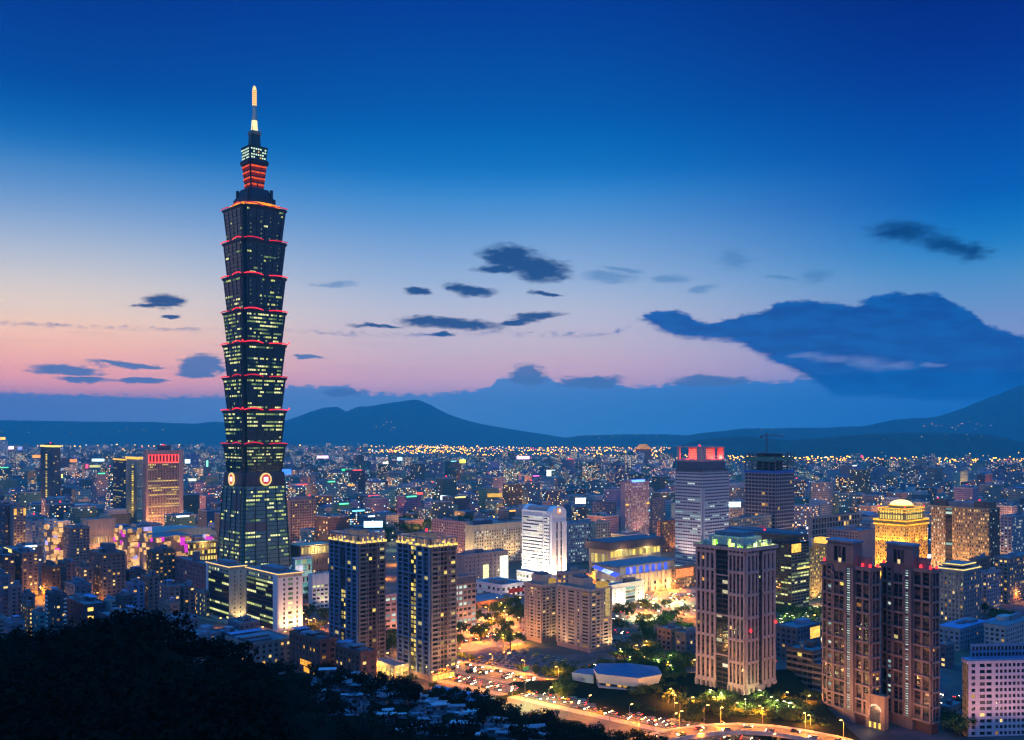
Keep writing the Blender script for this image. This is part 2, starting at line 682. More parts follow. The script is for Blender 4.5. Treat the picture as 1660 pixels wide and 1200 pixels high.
HILLS = [
    hill_range('mountain_far_west', [(350, 715), (420, 698), (465, 681), (500, 669), (530, 660), (548, 659), (562, 668), (580, 659), (610, 657), (640, 652),
                                     (668, 648), (678, 648), (700, 657), (725, 671), (745, 678), (775, 686), (805, 692), (850, 699), (890, 705), (930, 712), (1000, 716)], 15500, 2200, seed=1),
    hill_range('plateau_west', [(-500, 686), (-200, 680), (0, 681), (120, 683), (240, 684), (320, 687), (345, 683), (420, 690), (520, 700), (640, 712)], 14000, 1500, seed=2, rough=0.03),
    hill_range('mountain_north', [(1080, 716), (1130, 703), (1200, 695), (1330, 693), (1400, 691), (1450, 680), (1520, 676), (1560, 662), (1600, 646), (1660, 622),
                                  (1760, 612), (1900, 615), (2100, 640), (2400, 690)], 12500, 1900, seed=3),
    hill_range('low_far_ridge', [(880, 716), (940, 706), (1010, 704), (1080, 704), (1160, 708), (1250, 712), (1400, 716)], 13000, 900, seed=5, rough=0.03),
    hill_range('wooded_ridge', [(1040, 741), (1080, 729), (1130, 713), (1170, 709), (1215, 707), (1250, 711), (1290, 713), (1340, 709), (1400, 703), (1470, 701), (1560, 702),
                                (1600, 704), (1625, 708), (1645, 716), (1680, 714), (1800, 704), (2000, 740)], 6600, 600, seed=4),
]

# the river beyond the old town
RIVER = surf('river_water', (0.05, 0.07, 0.10), 0.15, var=0.1, scale=0.002, spec=0.6)
rv = M()
rpts = [(-2500, 9600), (-700, 9000), (600, 8300), (1800, 7800), (3200, 7500), (6500, 7900)]
for a, b in zip(rpts[:-1], rpts[1:]):
    rv.quad([(a[0], a[1], 0.6), (b[0], b[1], 0.6), (b[0], b[1] + 420, 0.6), (a[0], a[1] + 420, 0.6)], RIVER)
rv.build('river', kind='structure')

# the air of the basin
hm, N, L = newmat('basin_haze')
pv = N.new('ShaderNodeVolumePrincipled')
pv.inputs['Color'].default_value = (0.12, 0.84, 1.0, 1)
pv.inputs['Density'].default_value = HAZE_D
pv.inputs['Anisotropy'].default_value = 0.4
o_ = N.new('ShaderNodeOutputMaterial')
L.new(pv.outputs[0], o_.inputs['Volume'])
hz = M()
hz.box(-24000, 24000, -500, 18200, -6, HAZE_TOP, hm)
hzo = hz.build('haze', kind='stuff')


# ------------------------------------------------------------------ the landmark tower
def notch(h, n):
    """square of half width h with square-notched corners"""
    a, b = h, h - n
    return [(-b, -a), (b, -a), (b, -b), (a, -b), (a, b), (b, b), (b, a), (-b, a), (-b, b), (-a, b), (-a, -b), (-b, -b)]


def build_tower():
    cx, cyy = WX(412.5, 1000), 1000.0
    T = empty('skyscraper', (cx, cyy, 0), TH,
              'tall dark glass skyscraper of stacked flaring segments with red-lit eaves and a glowing spire', 'skyscraper')
    GL = glass('tower_glass', (0.02, 0.055, 0.068), 0.26, 0.55)
    GL2 = glass('tower_base_glass', (0.07, 0.20, 0.185), 0.4, 0.6)
    BAND = surf('tower_spandrel', (0.012, 0.018, 0.024), 0.5)
    LEDGE = surf('tower_ledge', (0.03, 0.03, 0.04), 0.5)
    MUL = surf('tower_mullion', (0.025, 0.045, 0.05), 0.4, metal=0.4)
    EAVE = glow('eave_red_light', (1.0, 0.03, 0.06), 1.5, 0.25, 0.2)
    EAVE2 = glow('eave_dim_red_light', (0.9, 0.03, 0.08), 0.8, 0.3, 0.2)
    ORANGE = glow('crown_orange_light', (1.0, 0.30, 0.02), 1.5, 0.4, 0.35)
    TPAL = [glow('tower_office_light', c, k) for c, k in (((0.78, 0.86, 0.26), 0.95), ((0.50, 0.72, 0.28), 0.5), ((0.95, 0.95, 0.42), 1.15), ((0.25, 0.5, 0.26), 0.32))]
    z = lambda py: CAMZ + (HZ - py) / F * (982.0 + 18.0 * min(max((335 - py) / 60.0, 0), 1))
    tops = [335, 390, 447, 504, 557, 611, 665, 720]
    bots = tops[1:] + [766]
    HT, HB = 24.3, 21.5
    rng = random.Random(5)
    lits = [0.09, 0.06, 0.42, 0.66, 0.58, 0.56, 0.62, 0.55]
    n_single = [0]

    def face_pt(face, t, zz, h, off):
        u = -h + 2 * h * t
        if face == 'R':
            return (u, -h - off, zz)
        return (-h - off, -u, zz)

    def panes(parent, z0, z1, h0, h1, floors, cols, probfn, single, inset, palfn=None):
        rest = M()
        singles = []
        fh = (z1 - z0) / floors
        for face in 'LR':
            for fl in range(floors):
                za, zb = z0 + fl * fh + fh * 0.38, z0 + fl * fh + fh * 0.82
                run = 0
                for c in range(cols):
                    ta = inset + (1 - 2 * inset) * (c + 0.08) / cols
                    tb = inset + (1 - 2 * inset) * (c + 0.92) / cols
                    p = probfn(face, fl, c)
                    if run == 0:
                        run = rng.choice([1, 1, 2, 2, 3, 4])
                        on = rng.random() < p
                        mt = rng.choice(TPAL) if palfn is None else palfn(face, fl, c)
                    run -= 1
                    if not on:
                        continue
                    if rng.random() < 0.15:
                        continue
                    ha = h0 + (h1 - h0) * (za - z0) / (z1 - z0)
                    hb = h0 + (h1 - h0) * (zb - z0) / (z1 - z0)
                    q = [face_pt(face, ta, za, ha, .12), face_pt(face, tb, za, ha, .12), face_pt(face, tb, zb, hb, .12), face_pt(face, ta, zb, hb, .12)]
                    singles.append((q, mt))
        rng.shuffle(singles)
        for k, (q, mt) in enumerate(singles):
            if k < single and n_single[0] < 96:
                w = M()
                w.quad(q, mt)
                w.build('window', parent)
                n_single[0] += 1
            else:
                rest.quad(q, mt)
        rest.build('windows', parent, kind='stuff')

    for k in range(8):
        z0, z1 = z(bots[k]) + (0.6 if k < 7 else 0), z(tops[k])
        b = M()
        rings = []
        for zz, h in ((z0, HB), (z1 - 2.6, HT)):
            rings.append([(x, y, zz) for x, y in notch(h, 3.6)])
        b.loft(rings, GL)
        # ledge
        rings = []
        for zz, h in ((z1 - 2.6, HT + .7), (z1 - 0.2, HT + 1.2), (z1, HT - .6)):
            rings.append([(x, y, zz) for x, y in notch(h, 3.6)])
        b.loft(rings, LEDGE)
        seg = b.build('tower_segment', T)
        # floor bands and mullions, proud of the glass
        m = M()
        for fl in range(1, 8):
            zz = z0 + (z1 - 2.6 - z0) * fl / 8
            h = HB + (HT - HB) * (zz - z0) / (z1 - 2.6 - z0) + 0.10
            r = [[(x, y, q) for x, y in notch(h, 3.6)] for q in (zz - .25, zz + .35)]
            m.loft(r, BAND)
        for face in 'LR':
            for t in (0.12, 0.31, 0.5, 0.69, 0.88):
                p0 = Vector(face_pt(face, t, z0 + .3, HB, .25))
                p1 = Vector(face_pt(face, t, z1 - 3.0, HT, .25))
                m.bar(p0, p1, 0.28, MUL)
        m.build('mullion_grid', seg)
        # eave lights: two upswept strips on each face
        for face in 'LR':
            for (ta, tb) in ((0.03, 0.44), (0.56, 0.97)):
                e = M()
                n = 9
                bright = EAVE if k in (4, 6) or rng.random() < .4 else EAVE2
                up, lo = [], []
                for j in range(n):
                    s = j / (n - 1)
                    t = ta + (tb - ta) * s
                    near = (face == 'R' and ta < .3) or (face == 'L' and ta > .3)
                    lift = (1.9 if near else 0.8) * (1 - (2 * s - 1) ** 2)
                    up.append(face_pt(face, t, z1 + .65 + lift, HT + 1.3, .35))
                    lo.append(face_pt(face, t, z1 - .35 + lift * .85, HT + 1.3, .35))
                for j in range(n - 1):
                    e.quad([lo[j], lo[j + 1], up[j + 1], up[j]], bright)
                e.build('eave_light', seg)
        pr = lits[k]
        rowp = {}

        def probfn(face, fl, c, k=k, rowp=rowp, pr=pr):
            if (face, fl) not in rowp:
                rowp[(face, fl)] = pr * rng.choice([0.15, 0.6, 1.0, 1.1, 1.4, 1.5])
            q = rowp[(face, fl)]
            if k == 2 and fl > 3:
                q *= .25
                if face == 'L':
                    q *= 0.1
            if k == 7 and fl < 3:
                q *= 0.25
            if fl == 7:
                q = max(q, pr * 1.3)
            return q
        panes(seg, z0, z1 - 2.6, HB, HT, 8, 17, probfn, 9, 0.09)
        # service points down the upper dark segments
        if k < 3:
            d = M()
            for fl in range(8):
                zz = z0 + (z1 - z0) * (fl + .4) / 8
                for t in (0.16, 0.42, 0.63, 0.82):
                    if rng.random() < .62:
                        q0 = face_pt('R', t, zz, HB + (HT - HB) * fl / 8, .3)
                        d.box(q0[0] - .45, q0[0] + .45, q0[1] - .1, q0[1] + .1, zz, zz + 1.0, TPAL[1])
                if rng.random() < .7:
                    q0 = face_pt('L', 0.5, zz, HB + (HT - HB) * fl / 8, .3)
                    d.box(q0[0] - .1, q0[0] + .1, q0[1] - .45, q0[1] + .45, zz, zz + .9, TPAL[1])
            d.build('corridor_light', seg, kind='stuff')

    # beacons
    for (face, t, k) in (('R', 0.0, 4), ('R', 0.0, 6), ('R', 1.0, 6), ('R', 1.0, 4)):
        q = face_pt(face, t, z(tops[k]) + 1.6, HT + 1.0, .4)
        bb = M()
        bb.cyl(q[0], q[1], q[2] - .9, q[2] + .9, .9, .5, RED_L, 8)
        bb.build('beacon', T)

    # belt with the two coin emblems
    bl = M()
    zb0, zb1 = z(788), z(766)
    bl.loft([[(x, y, q) for x, y in notch(h, 3.0)] for q, h in ((zb0, 23.6), (zb0 + 1, 24.2), (zb1 - 1.2, 23.0), (zb1, 22.4))], surf('belt_stone', (0.06, 0.05, 0.06), 0.5))
    belt = bl.build('belt', T)
    GOLD = glow('coin_gold_light', (1.0, 0.72, 0.25), 1.1, 0.3)
    PINK = glow('coin_core_light', (1.0, 0.78, 0.78), 1.6, 0.1)
    REDC = glow('coin_red_light', (0.85, 0.06, 0.10), 0.8, 0.2)
    zc = (zb0 + zb1) / 2
    for face in 'LR':
        c = M()
        n = 28
        for (r0, r1, off, mt) in ((0, 5.0, .9, REDC), (4.7, 6.1, 1.5, GOLD)):
            for j in range(n):
                a, a2 = 2 * math.pi * j / n, 2 * math.pi * (j + 1) / n
                def pt(r, ang, o):
                    uu = r * math.cos(ang)
                    zz = zc + r * 1.06 * math.sin(ang)
                    return (uu, -24.2 - o, zz) if face == 'R' else (-24.2 - o, -uu, zz)
                c.quad([pt(r0, a, off), pt(r1, a, off), pt(r1, a2, off), pt(r0, a2, off)], mt)
                c.quad([pt(r1, a, 0), pt(r1, a2, 0), pt(r1, a2, off), pt(r1, a, off)], mt)
        hs = 2.3
        if face == 'R':
            c.box(-hs, hs, -24.2 - 1.7, -24.2 - .9, zc - hs, zc + hs, PINK)
        else:
            c.box(-24.2 - 1.7, -24.2 - .9, -hs, hs, zc - hs, zc + hs, PINK)
        c.build('coin_emblem', belt)

    # truncated pyramid base
    z1 = z(788)
    hb0, hb1 = 29.5, 24.0
    b = M()
    b.loft([[(x, y, q) for x, y in notch(h, 3.0)] for q, h in ((0, hb0), (z1, hb1))], GL2)
    base = b.build('tower_base', T)
    m = M()
    for fl in range(1, 25):
        zz = z1 * fl / 25
        h = hb0 + (hb1 - hb0) * fl / 25 + .1
        m.loft([[(x, y, q) for x, y in notch(h, 3.0)] for q in (zz - .22, zz + .32)], BAND)
    for face in 'LR':
        for t in (0.06, 0.27, 0.5, 0.73, 0.94):
            m.bar(face_pt(face, t, 1, hb0, .4), face_pt(face, t, z1 - 1, hb1, .4), .5, MUL)
    STONE = surf('tower_stone', (0.15, 0.115, 0.115), 0.6)
    for face, t0, t1, fa, fb in (('R', 0.06, 0.5, 1, 4), ('L', 0.5, 0.94, 2, 5), ('R', 0.06, 0.5, 14, 16), ('L', 0.05, .4, 14, 16), ('L', 0.56, 0.94, 19, 23), ('R', 0.5, .94, 2, 5)):
        za, zb = z1 * fa / 25, z1 * fb / 25
        ha, hb = hb0 + (hb1 - hb0) * fa / 25, hb0 + (hb1 - hb0) * fb / 25
        q = [face_pt(face, t0, za, ha, .22), face_pt(face, t1, za, ha, .22), face_pt(face, t1, zb, hb, .22), face_pt(face, t0, zb, hb, .22)]
        m.quad(q, STONE)
    m.build('base_grid', base)
    rowb = {}

    def probb(face, fl, c):
        if (face, fl, c // 5) not in rowb:
            rowb[(face, fl, c // 5)] = rng.choice([0.1, 0.3, 0.55, 0.8, 1.0, 1.0]) * (0.9 if fl > 4 else 0.12) * (0.15 if fl in (14, 15) else 1) * (1 if face == 'R' else .6)
        return rowb[(face, fl, c // 5)]
    panes(base, 0, z1, hb0, hb1, 25, 17, probb, 24, 0.07)
    bx = M()
    BLUE = glow('atrium_blue_light', (0.25, 0.6, 0.95), 0.55, 0.8, 1.6)
    for i in range(22):
        t, zz = 0.7 + 0.25 * rng.random(), z1 * (1.5 + 3 * rng.random()) / 25
        q = face_pt('R', t, zz, hb0 - .2, .3)
        bx.box(q[0] - .8, q[0] + .8, q[1] - .1, q[1] + .1, zz, zz + 1.3, BLUE)
    bx.build('atrium_light', base, kind='stuff')

    # crown above the top segment
    up = M()
    zt = z(335)
    up.loft([[(x, y, q) for x, y in notch(h, 2.5)] for q, h in ((zt, 18.0), (zt + 2.4, 18.0), (zt + 2.4, 16.2), (z(318), 15.2), (z(318), 13.4), (z(306), 11.5), (z(306), 8.6), (z(303), 7.6))], LEDGE)
    for sx in (-1, 1):
        for sy in (-1, 1):
            up.box(sx * 12.5 - 1.2, sx * 12.5 + 1.2, sy * 12.5 - 1.2, sy * 12.5 + 1.2, z(318), z(306), LEDGE)
            up.box(sx * 14.8 - .8, sx * 14.8 + .8, sy * 14.8 - .8, sy * 14.8 + .8, zt + 2, z(320), LEDGE)
    crown = up.build('crown', T)
    ol = M()
    for face in 'LR':
        n = 12
        for j in range(n):
            t0, t1 = j / n, (j + 1) / n
            li = 1.8 * (1 - (2 * (j + .5) / n - 1) ** 2)
            ol.quad([face_pt(face, t0, zt + .6 + li, 19.2, .5), face_pt(face, t1, zt + .6 + li, 19.2, .5), face_pt(face, t1, zt + 3.2 + li, 18.6, .5), face_pt(face, t0, zt + 3.2 + li, 18.6, .5)], ORANGE)
    ol.build('crown_light', crown)
    # red-lit shaft
    s = M()
    za, zb = z(304), z(269)
    s.loft([[(x, y, q) for x, y in notch(h, 1.6)] for q, h in ((za, 7.4), (zb, 9.6), (zb, 11.0), (z(263), 11.2), (z(262), 10.0))], LEDGE)
    shaft = s.build('shaft', T)
    RS = glow('shaft_red_light', (1.0, 0.10, 0.02), 0.9, 0.5, 0.5)
    RSD = glow('shaft_deep_red_light', (0.45, 0.03, 0.02), 0.35, 0.4, 0.5)
    for k in range(4):
        q0 = za + (zb - za) * (k + .45) / 4
        q1 = q0 + 1.9
        h = 7.4 + 2.2 * (k + .6) / 4
        for face in 'LR':
            w = M()
            for (t0, t1) in ((.06, .44), (.52, .92)) if k < 1 else ((.05, .47), (.47, .95)):
                w.quad([face_pt(face, t0, q0, h, .25), face_pt(face, t1, q0, h, .25), face_pt(face, t1, q1, h, .3), face_pt(face, t0, q1, h, .3)], RS)
                w.quad([face_pt(face, t0, q0 - 2.6, h - .35, .2), face_pt(face, t1, q0 - 2.6, h - .35, .2), face_pt(face, t1, q0 - .1, h, .2), face_pt(face, t0, q0 - .1, h, .2)], RSD)
            w.build('shaft_light', shaft)
    # lit drum
    d = M()
    za, zb = z(262), z(241)
    d.loft([[(x, y, q) for x, y in notch(h, 1.4)] for q, h in ((za, 9.2), (zb - .8, 10.2), (zb, 10.8), (zb + .6, 8.0))], surf('drum_green', (0.03, 0.07, 0.06), 0.5))
    drum = d.build('drum', T)
    GW = glow('drum_white_light', (0.75, 1.0, 0.75), 1.1, 0.5, 1.3)
    GO = glow('drum_amber_light', (1.0, 0.55, 0.12), 0.8, 0.5, 1.3)
    dl = M()
    for k in range(4):
        q0 = za + 1 + (zb - za - 2) * k / 4
        h = 9.3 + .9 * k / 4
        for face in 'LR':
            for c in range(7):
                t0 = .06 + .88 * c / 7
                if rng.random() < .82:
                    dl.quad([face_pt(face, t0, q0, h, .2), face_pt(face, t0 + .085, q0, h, .2), face_pt(face, t0 + .085, q0 + 1.5, h, .3), face_pt(face, t0, q0 + 1.5, h, .3)], GO if (face == 'R' and 1 < c < 5 and k in (0, 2)) else GW)
    dl.build('drum_light', drum, kind='stuff')
    u = M()
    u.loft([[(x, y, q) for x, y in notch(h, .9)] for q, h in ((z(241), 5.2), (z(226), 4.6), (z(220), 4.6))], surf('lantern_base', (0.03, 0.06, 0.06), 0.4))
    u.loft([[(x, y, q) for x, y in notch(h, .9)] for q, h in ((z(220), 4.8), (z(218), 5.4), (z(214), 5.2))], surf('platform_stone', (0.25, 0.25, 0.2), 0.5))
    for sx in (-1, 1):
        u.bar((sx * 4.6, -4.6, z(214)), (sx * 4.6, -4.6, z(208)), .25, METAL)
    u.build('platform', T)
    sp = M()
    ringf = lambda r, q, n=14: [(r * math.cos(2 * math.pi * j / n), r * math.sin(2 * math.pi * j / n), q) for j in range(n)]
    sp.loft([ringf(3.3, z(214)), ringf(2.6, z(195)), ringf(2.0, z(175)), ringf(1.9, z(172))], surf('spire_metal', (0.5, 0.46, 0.36), 0.35, metal=0.6))
    spire = sp.build('spire', T)
    sl = M()
    LIT = glow('spire_base_light', (1.0, 0.82, 0.42), 1.3, 0.2)
    sl.loft([ringf(3.45, z(213)), ringf(3.0, z(203)), ringf(2.75, z(196))], LIT, False, False)
    sl.build('spire_base_glow', spire)
    ln = M()
    core = glow('spire_amber_light', (1.0, 0.28, 0.03), 1.0, 0.1)
    hot = glow('spire_white_light', (1.0, 0.62, 0.25), 1.6, 0.1)
    py = 173
    while py > 146:
        ln.loft([ringf(1.9, z(py)), ringf(1.9, z(py - 1.6))], core)
        ln.loft([ringf(2.2, z(py - 1.6)), ringf(2.2, z(py - 3))], hot)
        py -= 3
    ln.loft([ringf(1.8, z(146)), ringf(1.6, z(142)), ringf(.3, z(139))], hot)
    ln.build('spire_lantern', spire)
    spot(Vector((cx, cyy, 0)) + Vector((-8, -9, z(215))), Vector((cx, cyy, z(190))), 5200, (1, .85, .5), 45)
    # floodlights washing the spire platform are part of the tower; podium next


build_tower()


# ------------------------------------------------------------------ building kit
class B:
    """a building on the city's street grid; local x runs along its right-hand face, local y along its left-hand face"""

    def __init__(s, name, label, cat, pl, ps, pr, pt, Y, group=None, zb=0.0, th=None, zt=None):
        th = TH if th is None else R(th)
        dR = Vector((math.cos(th), math.sin(th), 0))
        dL = Vector((-math.sin(th), math.cos(th), 0))
        C = Vector((WX(ps, Y), Y, 0))
        ur, ul = (pr - 830.0) / F, (pl - 830.0) / F
        s.LR = max((ur * C.y - C.x) / (dR.x - ur * dR.y), 4.0) if pr > ps else 14.0
        s.LL = max((ul * C.y - C.x) / (dL.x - ul * dL.y), 4.0) if pl < ps else 14.0
        s.H = (WZ(pt, Y) if zt is None else zt) - zb
        cen = C + dR * s.LR / 2 + dL * s.LL / 2
        s.root = empty(name, (cen.x, cen.y, zb), th, label, cat, group)
        s.hx, s.hy = s.LR / 2, s.LL / 2
        s.wall, s.roof = M(), M()
        s.win = []
        s.cen, s.th = cen, th
        s.rng = random.Random(hash((pl, pt, Y)) & 0xffff)
        s.k = Y / F      # metres per pixel

    def core(s, mat, z0=0.0, z1=None, x0=None, x1=None, y0=None, y1=None):
        d = lambda a, b: b if a is None else a
        s.wall.box(d(x0, -s.hx), d(x1, s.hx), d(y0, -s.hy), d(y1, s.hy), z0, s.H if z1 is None else z1, mat)

    def roofbox(s, fx0, fx1, fy0, fy1, h, mat=None, z=None):
        """box on the roof given by fractions of the footprint"""
        z = s.H if z is None else z
        s.roof.box(-s.hx + fx0 * s.LR, -s.hx + fx1 * s.LR, -s.hy + fy0 * s.LL, -s.hy + fy1 * s.LL, z, z + h, mat or ROOF_G)

    def parapet(s, mat, h=1.2, t=.5, out=.45, z=None):
        z = s.H if z is None else z
        X, Y = s.hx + out, s.hy + out
        for a in ((-X, X, -Y, -Y + t), (-X, X, Y - t, Y), (-X, -X + t, -Y + t, Y - t), (X - t, X, -Y + t, Y - t)):
            s.roof.box(a[0], a[1], a[2], a[3], z - .6, z + h, mat)
        s.roof.box(-X + t, X - t, -Y + t, Y - t, z - .1, z + .12, ROOF_G)

    def fbox(s, face, t0, t1, z0, z1, d, mat, d0=0.0, off=0.0, tgt=None):
        """box on a face: t along the face from its left end as seen, d outwards"""
        tgt = tgt or s.wall
        if face == 'R':
            a, b = -s.hx + t0 * s.LR, -s.hx + t1 * s.LR
            tgt.box(a, b, -s.hy - off - d, -s.hy - off - d0, z0, z1, mat)
        else:
            a, b = s.hy - t1 * s.LL, s.hy - t0 * s.LL
            tgt.box(-s.hx - off - d, -s.hx - off - d0, a, b, z0, z1, mat)

    def face(s, face, nc, nr, z0=None, z1=None, wf=.6, hf=.5, t0=0.0, t1=1.0, wm=None, sm=None, pier=.45, sp=.25, lit=.1, pal='warm',
             run=1, rowvar=False, off=0.0, cols=None, vary=True, edge=None, zlit=None, dark=None):
        z0 = 0.0 if z0 is None else z0
        z1 = s.H if z1 is None else z1
        L = s.LR if face == 'R' else s.LL
        rng = s.rng
        if cols is None:
            w = (t1 - t0) / nc
            cols = [(t0 + w * (i + .5 - wf / 2), t0 + w * (i + .5 + wf / 2)) for i in range(nc)]
        rh = (z1 - z0) / nr
        rows = [(z0 + rh * (j + .5 - hf / 2), z0 + rh * (j + .5 + hf / 2)) for j in range(nr)]
        sm = sm or wm
        # piers
        e = [t0] + [v for c in cols for v in c] + [t1]
        for i in range(0, len(e), 2):
            if e[i + 1] - e[i] > 1e-4 and pier > 0:
                s.fbox(face, e[i], e[i + 1], z0, z1, pier, wm, off=off)
        ez = [z0] + [v for r in rows for v in r] + [z1]
        for j in range(0, len(ez), 2):
            if sp > 0:
                s.fbox(face, t0, t1, ez[j], ez[j + 1], sp, sm, off=off)
        pm = PAL_M[pal] if isinstance(pal, str) else pal
        for j, (a, b) in enumerate(rows):
            p = lit if not rowvar else lit * rng.choice([0.05, 0.3, 0.8, 1.4, 2.2])
            if zlit:
                p *= zlit(j / max(nr - 1, 1))
            left = 0
            for (c0, c1) in cols:
                if left <= 0:
                    left = rng.randint(1, run)
                    on = rng.random() < p
                    mt = rng.choice(pm)
                left -= 1
                m = mt if on else (dark or rng.choice(DARKWIN if rng.random() < .7 else DARKWIN[:1]))
                s.win.append((face, c0, c1, a, b, off, m, on))

    def _pane(s, face, c0, c1, a, b, off, d=.09):
        if face == 'R':
            return (-s.hx + c0 * s.LR, -s.hx + c1 * s.LR, -s.hy - off - d, -s.hy - off + .02, a, b)
        return (-s.hx - off - d, -s.hx - off + .02, s.hy - c1 * s.LL, s.hy - c0 * s.LL, a, b)

    def add_part(s, name, m, **kw):
        return m.build(name, s.root, **kw)

    def done(s, single=100, wallname='wall'):
        s.wall.build(wallname, s.root)
        s.roof.build('roof', s.root)
        s.win.sort(key=lambda w: (not w[7], s.rng.random()))
        # the largest and the lit ones are windows of their own, the rest one stuff mesh
        rest = M()
        cache = {}
        for i, w in enumerate(s.win):
            bx = s._pane(*w[:6])
            if i < single:
                key = (round(bx[1] - bx[0], 2), round(bx[3] - bx[2], 2), round(bx[5] - bx[4], 2), w[6].name)
                if key not in cache:
                    q = M()
                    hx, hy, h = (bx[1] - bx[0]) / 2, (bx[3] - bx[2]) / 2, (bx[5] - bx[4]) / 2
                    q.box(-hx, hx, -hy, hy, -h, h, w[6])
                    cache[key] = q.mesh('window')
                o = bpy.data.objects.new('window', cache[key])
                COL.objects.link(o)
                o.parent = s.root
                o.location = ((bx[0] + bx[1]) / 2, (bx[2] + bx[3]) / 2, (bx[4] + bx[5]) / 2)
            else:
                rest.box(*bx, w[6])
        rest.build('windows', s.root, kind='stuff')
        return s

    def wpt(s, face, t, z, out=0.0):
        """local point in front of a face"""
        if face == 'R':
            return Vector((-s.hx + t * s.LR, -s.hy - out, z))
        return Vector((-s.hx - out, s.hy - t * s.LL, z))

    def w2(s, p):
        """local to world"""
        c, sn = math.cos(s.th), math.sin(s.th)
        return Vector((s.cen.x + c * p[0] - sn * p[1], s.cen.y + sn * p[0] + c * p[1], p[2] + s.root.location.z))

    def flood(s, face, t, power, col=(1, .6, .25), out=6.0, z=1.0, zt=None, angle=110):
        """floodlight on the ground washing a face"""
        a = s.w2(s.wpt(face, t, z, out))
        b = s.w2(s.wpt(face, t, s.H * .6 if zt is None else zt, 0))
        return spot(a, b, power, col, angle, 0.8, name='facade_flood_light')

    def sign(s, face, t0, t1, z0, z1, mat, name='sign', d=.8):
        m = M()
        s.fbox(face, t0, t1, z0, z1, d, mat, tgt=m)
        return m.build(name, s.root)


TAUPE = surf('taupe_tile', (0.26, 0.20, 0.18))
MAUVE = surf('mauve_stone', (0.30, 0.22, 0.22))
BROWN = surf('brown_tile', (0.21, 0.13, 0.10))
REDBR = surf('red_brick', (0.20, 0.075, 0.06))
CREAM = surf('cream_stone', (0.50, 0.42, 0.30))
WHITE = surf('white_panel', (0.66, 0.63, 0.60), var=.12)
GREYC = surf('grey_concrete', (0.34, 0.33, 0.34))
DARKC = surf('dark_concrete', (0.10, 0.10, 0.13))
PINKT = surf('pink_tile', (0.46, 0.28, 0.28))
BLUEG = surf('bluish_tile', (0.18, 0.22, 0.30))
DARKSP = surf('dark_spandrel', (0.035, 0.03, 0.035), 0.5)
MAROON = surf('maroon_spandrel', (0.06, 0.03, 0.035), 0.6)


def beacon(b, x, y, z, r=.8):
    m = M()
    m.cyl(x, y, z, z + 1.6, r, r * .6, RED_L, 8)
    return m.build('beacon', b.root)


# --- government slab pair with folded glass fronts
def office_slab(label, pl, ps, pr, pt, Y, lc, blank_right):
    b = B('office_building', label, 'office building', pl, ps, pr, pt, Y, 'white slab offices with lit roof edges')
    b.core(CREAM)
    if not blank_right:      # end wall in front with two window slots, glass face to the left
        b.face('R', 3, 11, 3, b.H - 2, hf=.55, cols=[(.2, .27), (.40, .60), (.74, .81)], wm=WHITE, sp=.2, lit=.0, pier=.4)
        for (f, c0, c1, a, z, off, m, on) in list(b.win):
            pass
        b.win = [(f, c0, c1, a, z, off, (b.rng.choice(PAL_M['green']) if .3 < c0 < .5 and b.rng.random() < .8 else m), on) for (f, c0, c1, a, z, off, m, on) in b.win]
        b.fbox('L', 0.86, 1, 0, b.H, .6, WHITE)
        b.face('L', 14, 11, 3, b.H - 5, hf=.52, wf=.94, t0=.03, t1=.86, wm=DARKSP, sm=DARKSP, pier=.12, sp=.3, lit=.46, pal='green', run=5, rowvar=True, dark=DARKWIN[0])
        b.face('L', 12, 1, b.H - 5, b.H - 1.2, hf=.5, wf=.6, t0=.03, t1=.86, wm=CREAM, lit=.5, pal='green')
    else:
        b.face('R', 2, 11, 3, b.H - 2, hf=.4, cols=[(.30, .36), (.64, .70)], wm=CREAM, sp=.3, lit=0, pier=.4)
        b.face('L', 9, 11, 3, b.H - 5, hf=.52, wf=.94, t0=.1, t1=1, wm=DARKSP, sm=DARKSP, pier=.12, sp=.3, lit=.52, pal='green', run=4, rowvar=True, dark=DARKWIN[0])
        b.face('L', 7, 1, b.H - 5, b.H - 1.2, hf=.5, wf=.6, t0=.1, t1=1, wm=CREAM, lit=.4, pal='green')
        b.fbox('L', 0, .1, 0, b.H, .6, WHITE)
    b.parapet(CREAM, 1.0)
    b.roofbox(.3, .8, .25, .75, 3.5)
    e = M()
    EDGE = glow('roof_edge_light', (1.0, 0.62, 0.22), 1.5, .3)
    X, Yh = b.hx + .6, b.hy + .6
    e.box(-X, X, -Yh - .25, -Yh, b.H + .5, b.H + 1.15, EDGE)
    e.box(-X - .25, -X, -Yh, Yh, b.H + .5, b.H + 1.15, EDGE)
    b.add_part('roof_edge_light', e)
    b.done()
    return b


s1 = office_slab('white office slab with blank cream end wall and greenish lit floors', 335, 371, 399, 921, 790, 0, True)
s2 = office_slab('white office slab with pink lit end wall and a dark central window slot', 399, 451, 490, 933, 745, 0, False)
s2.flood('R', .3, 30000, (1, .55, .25), 9)
s2.flood('R', .8, 30000, (1, .55, .25), 9)
s1.flood('R', .6, 14000, (1, .75, .35), 6)


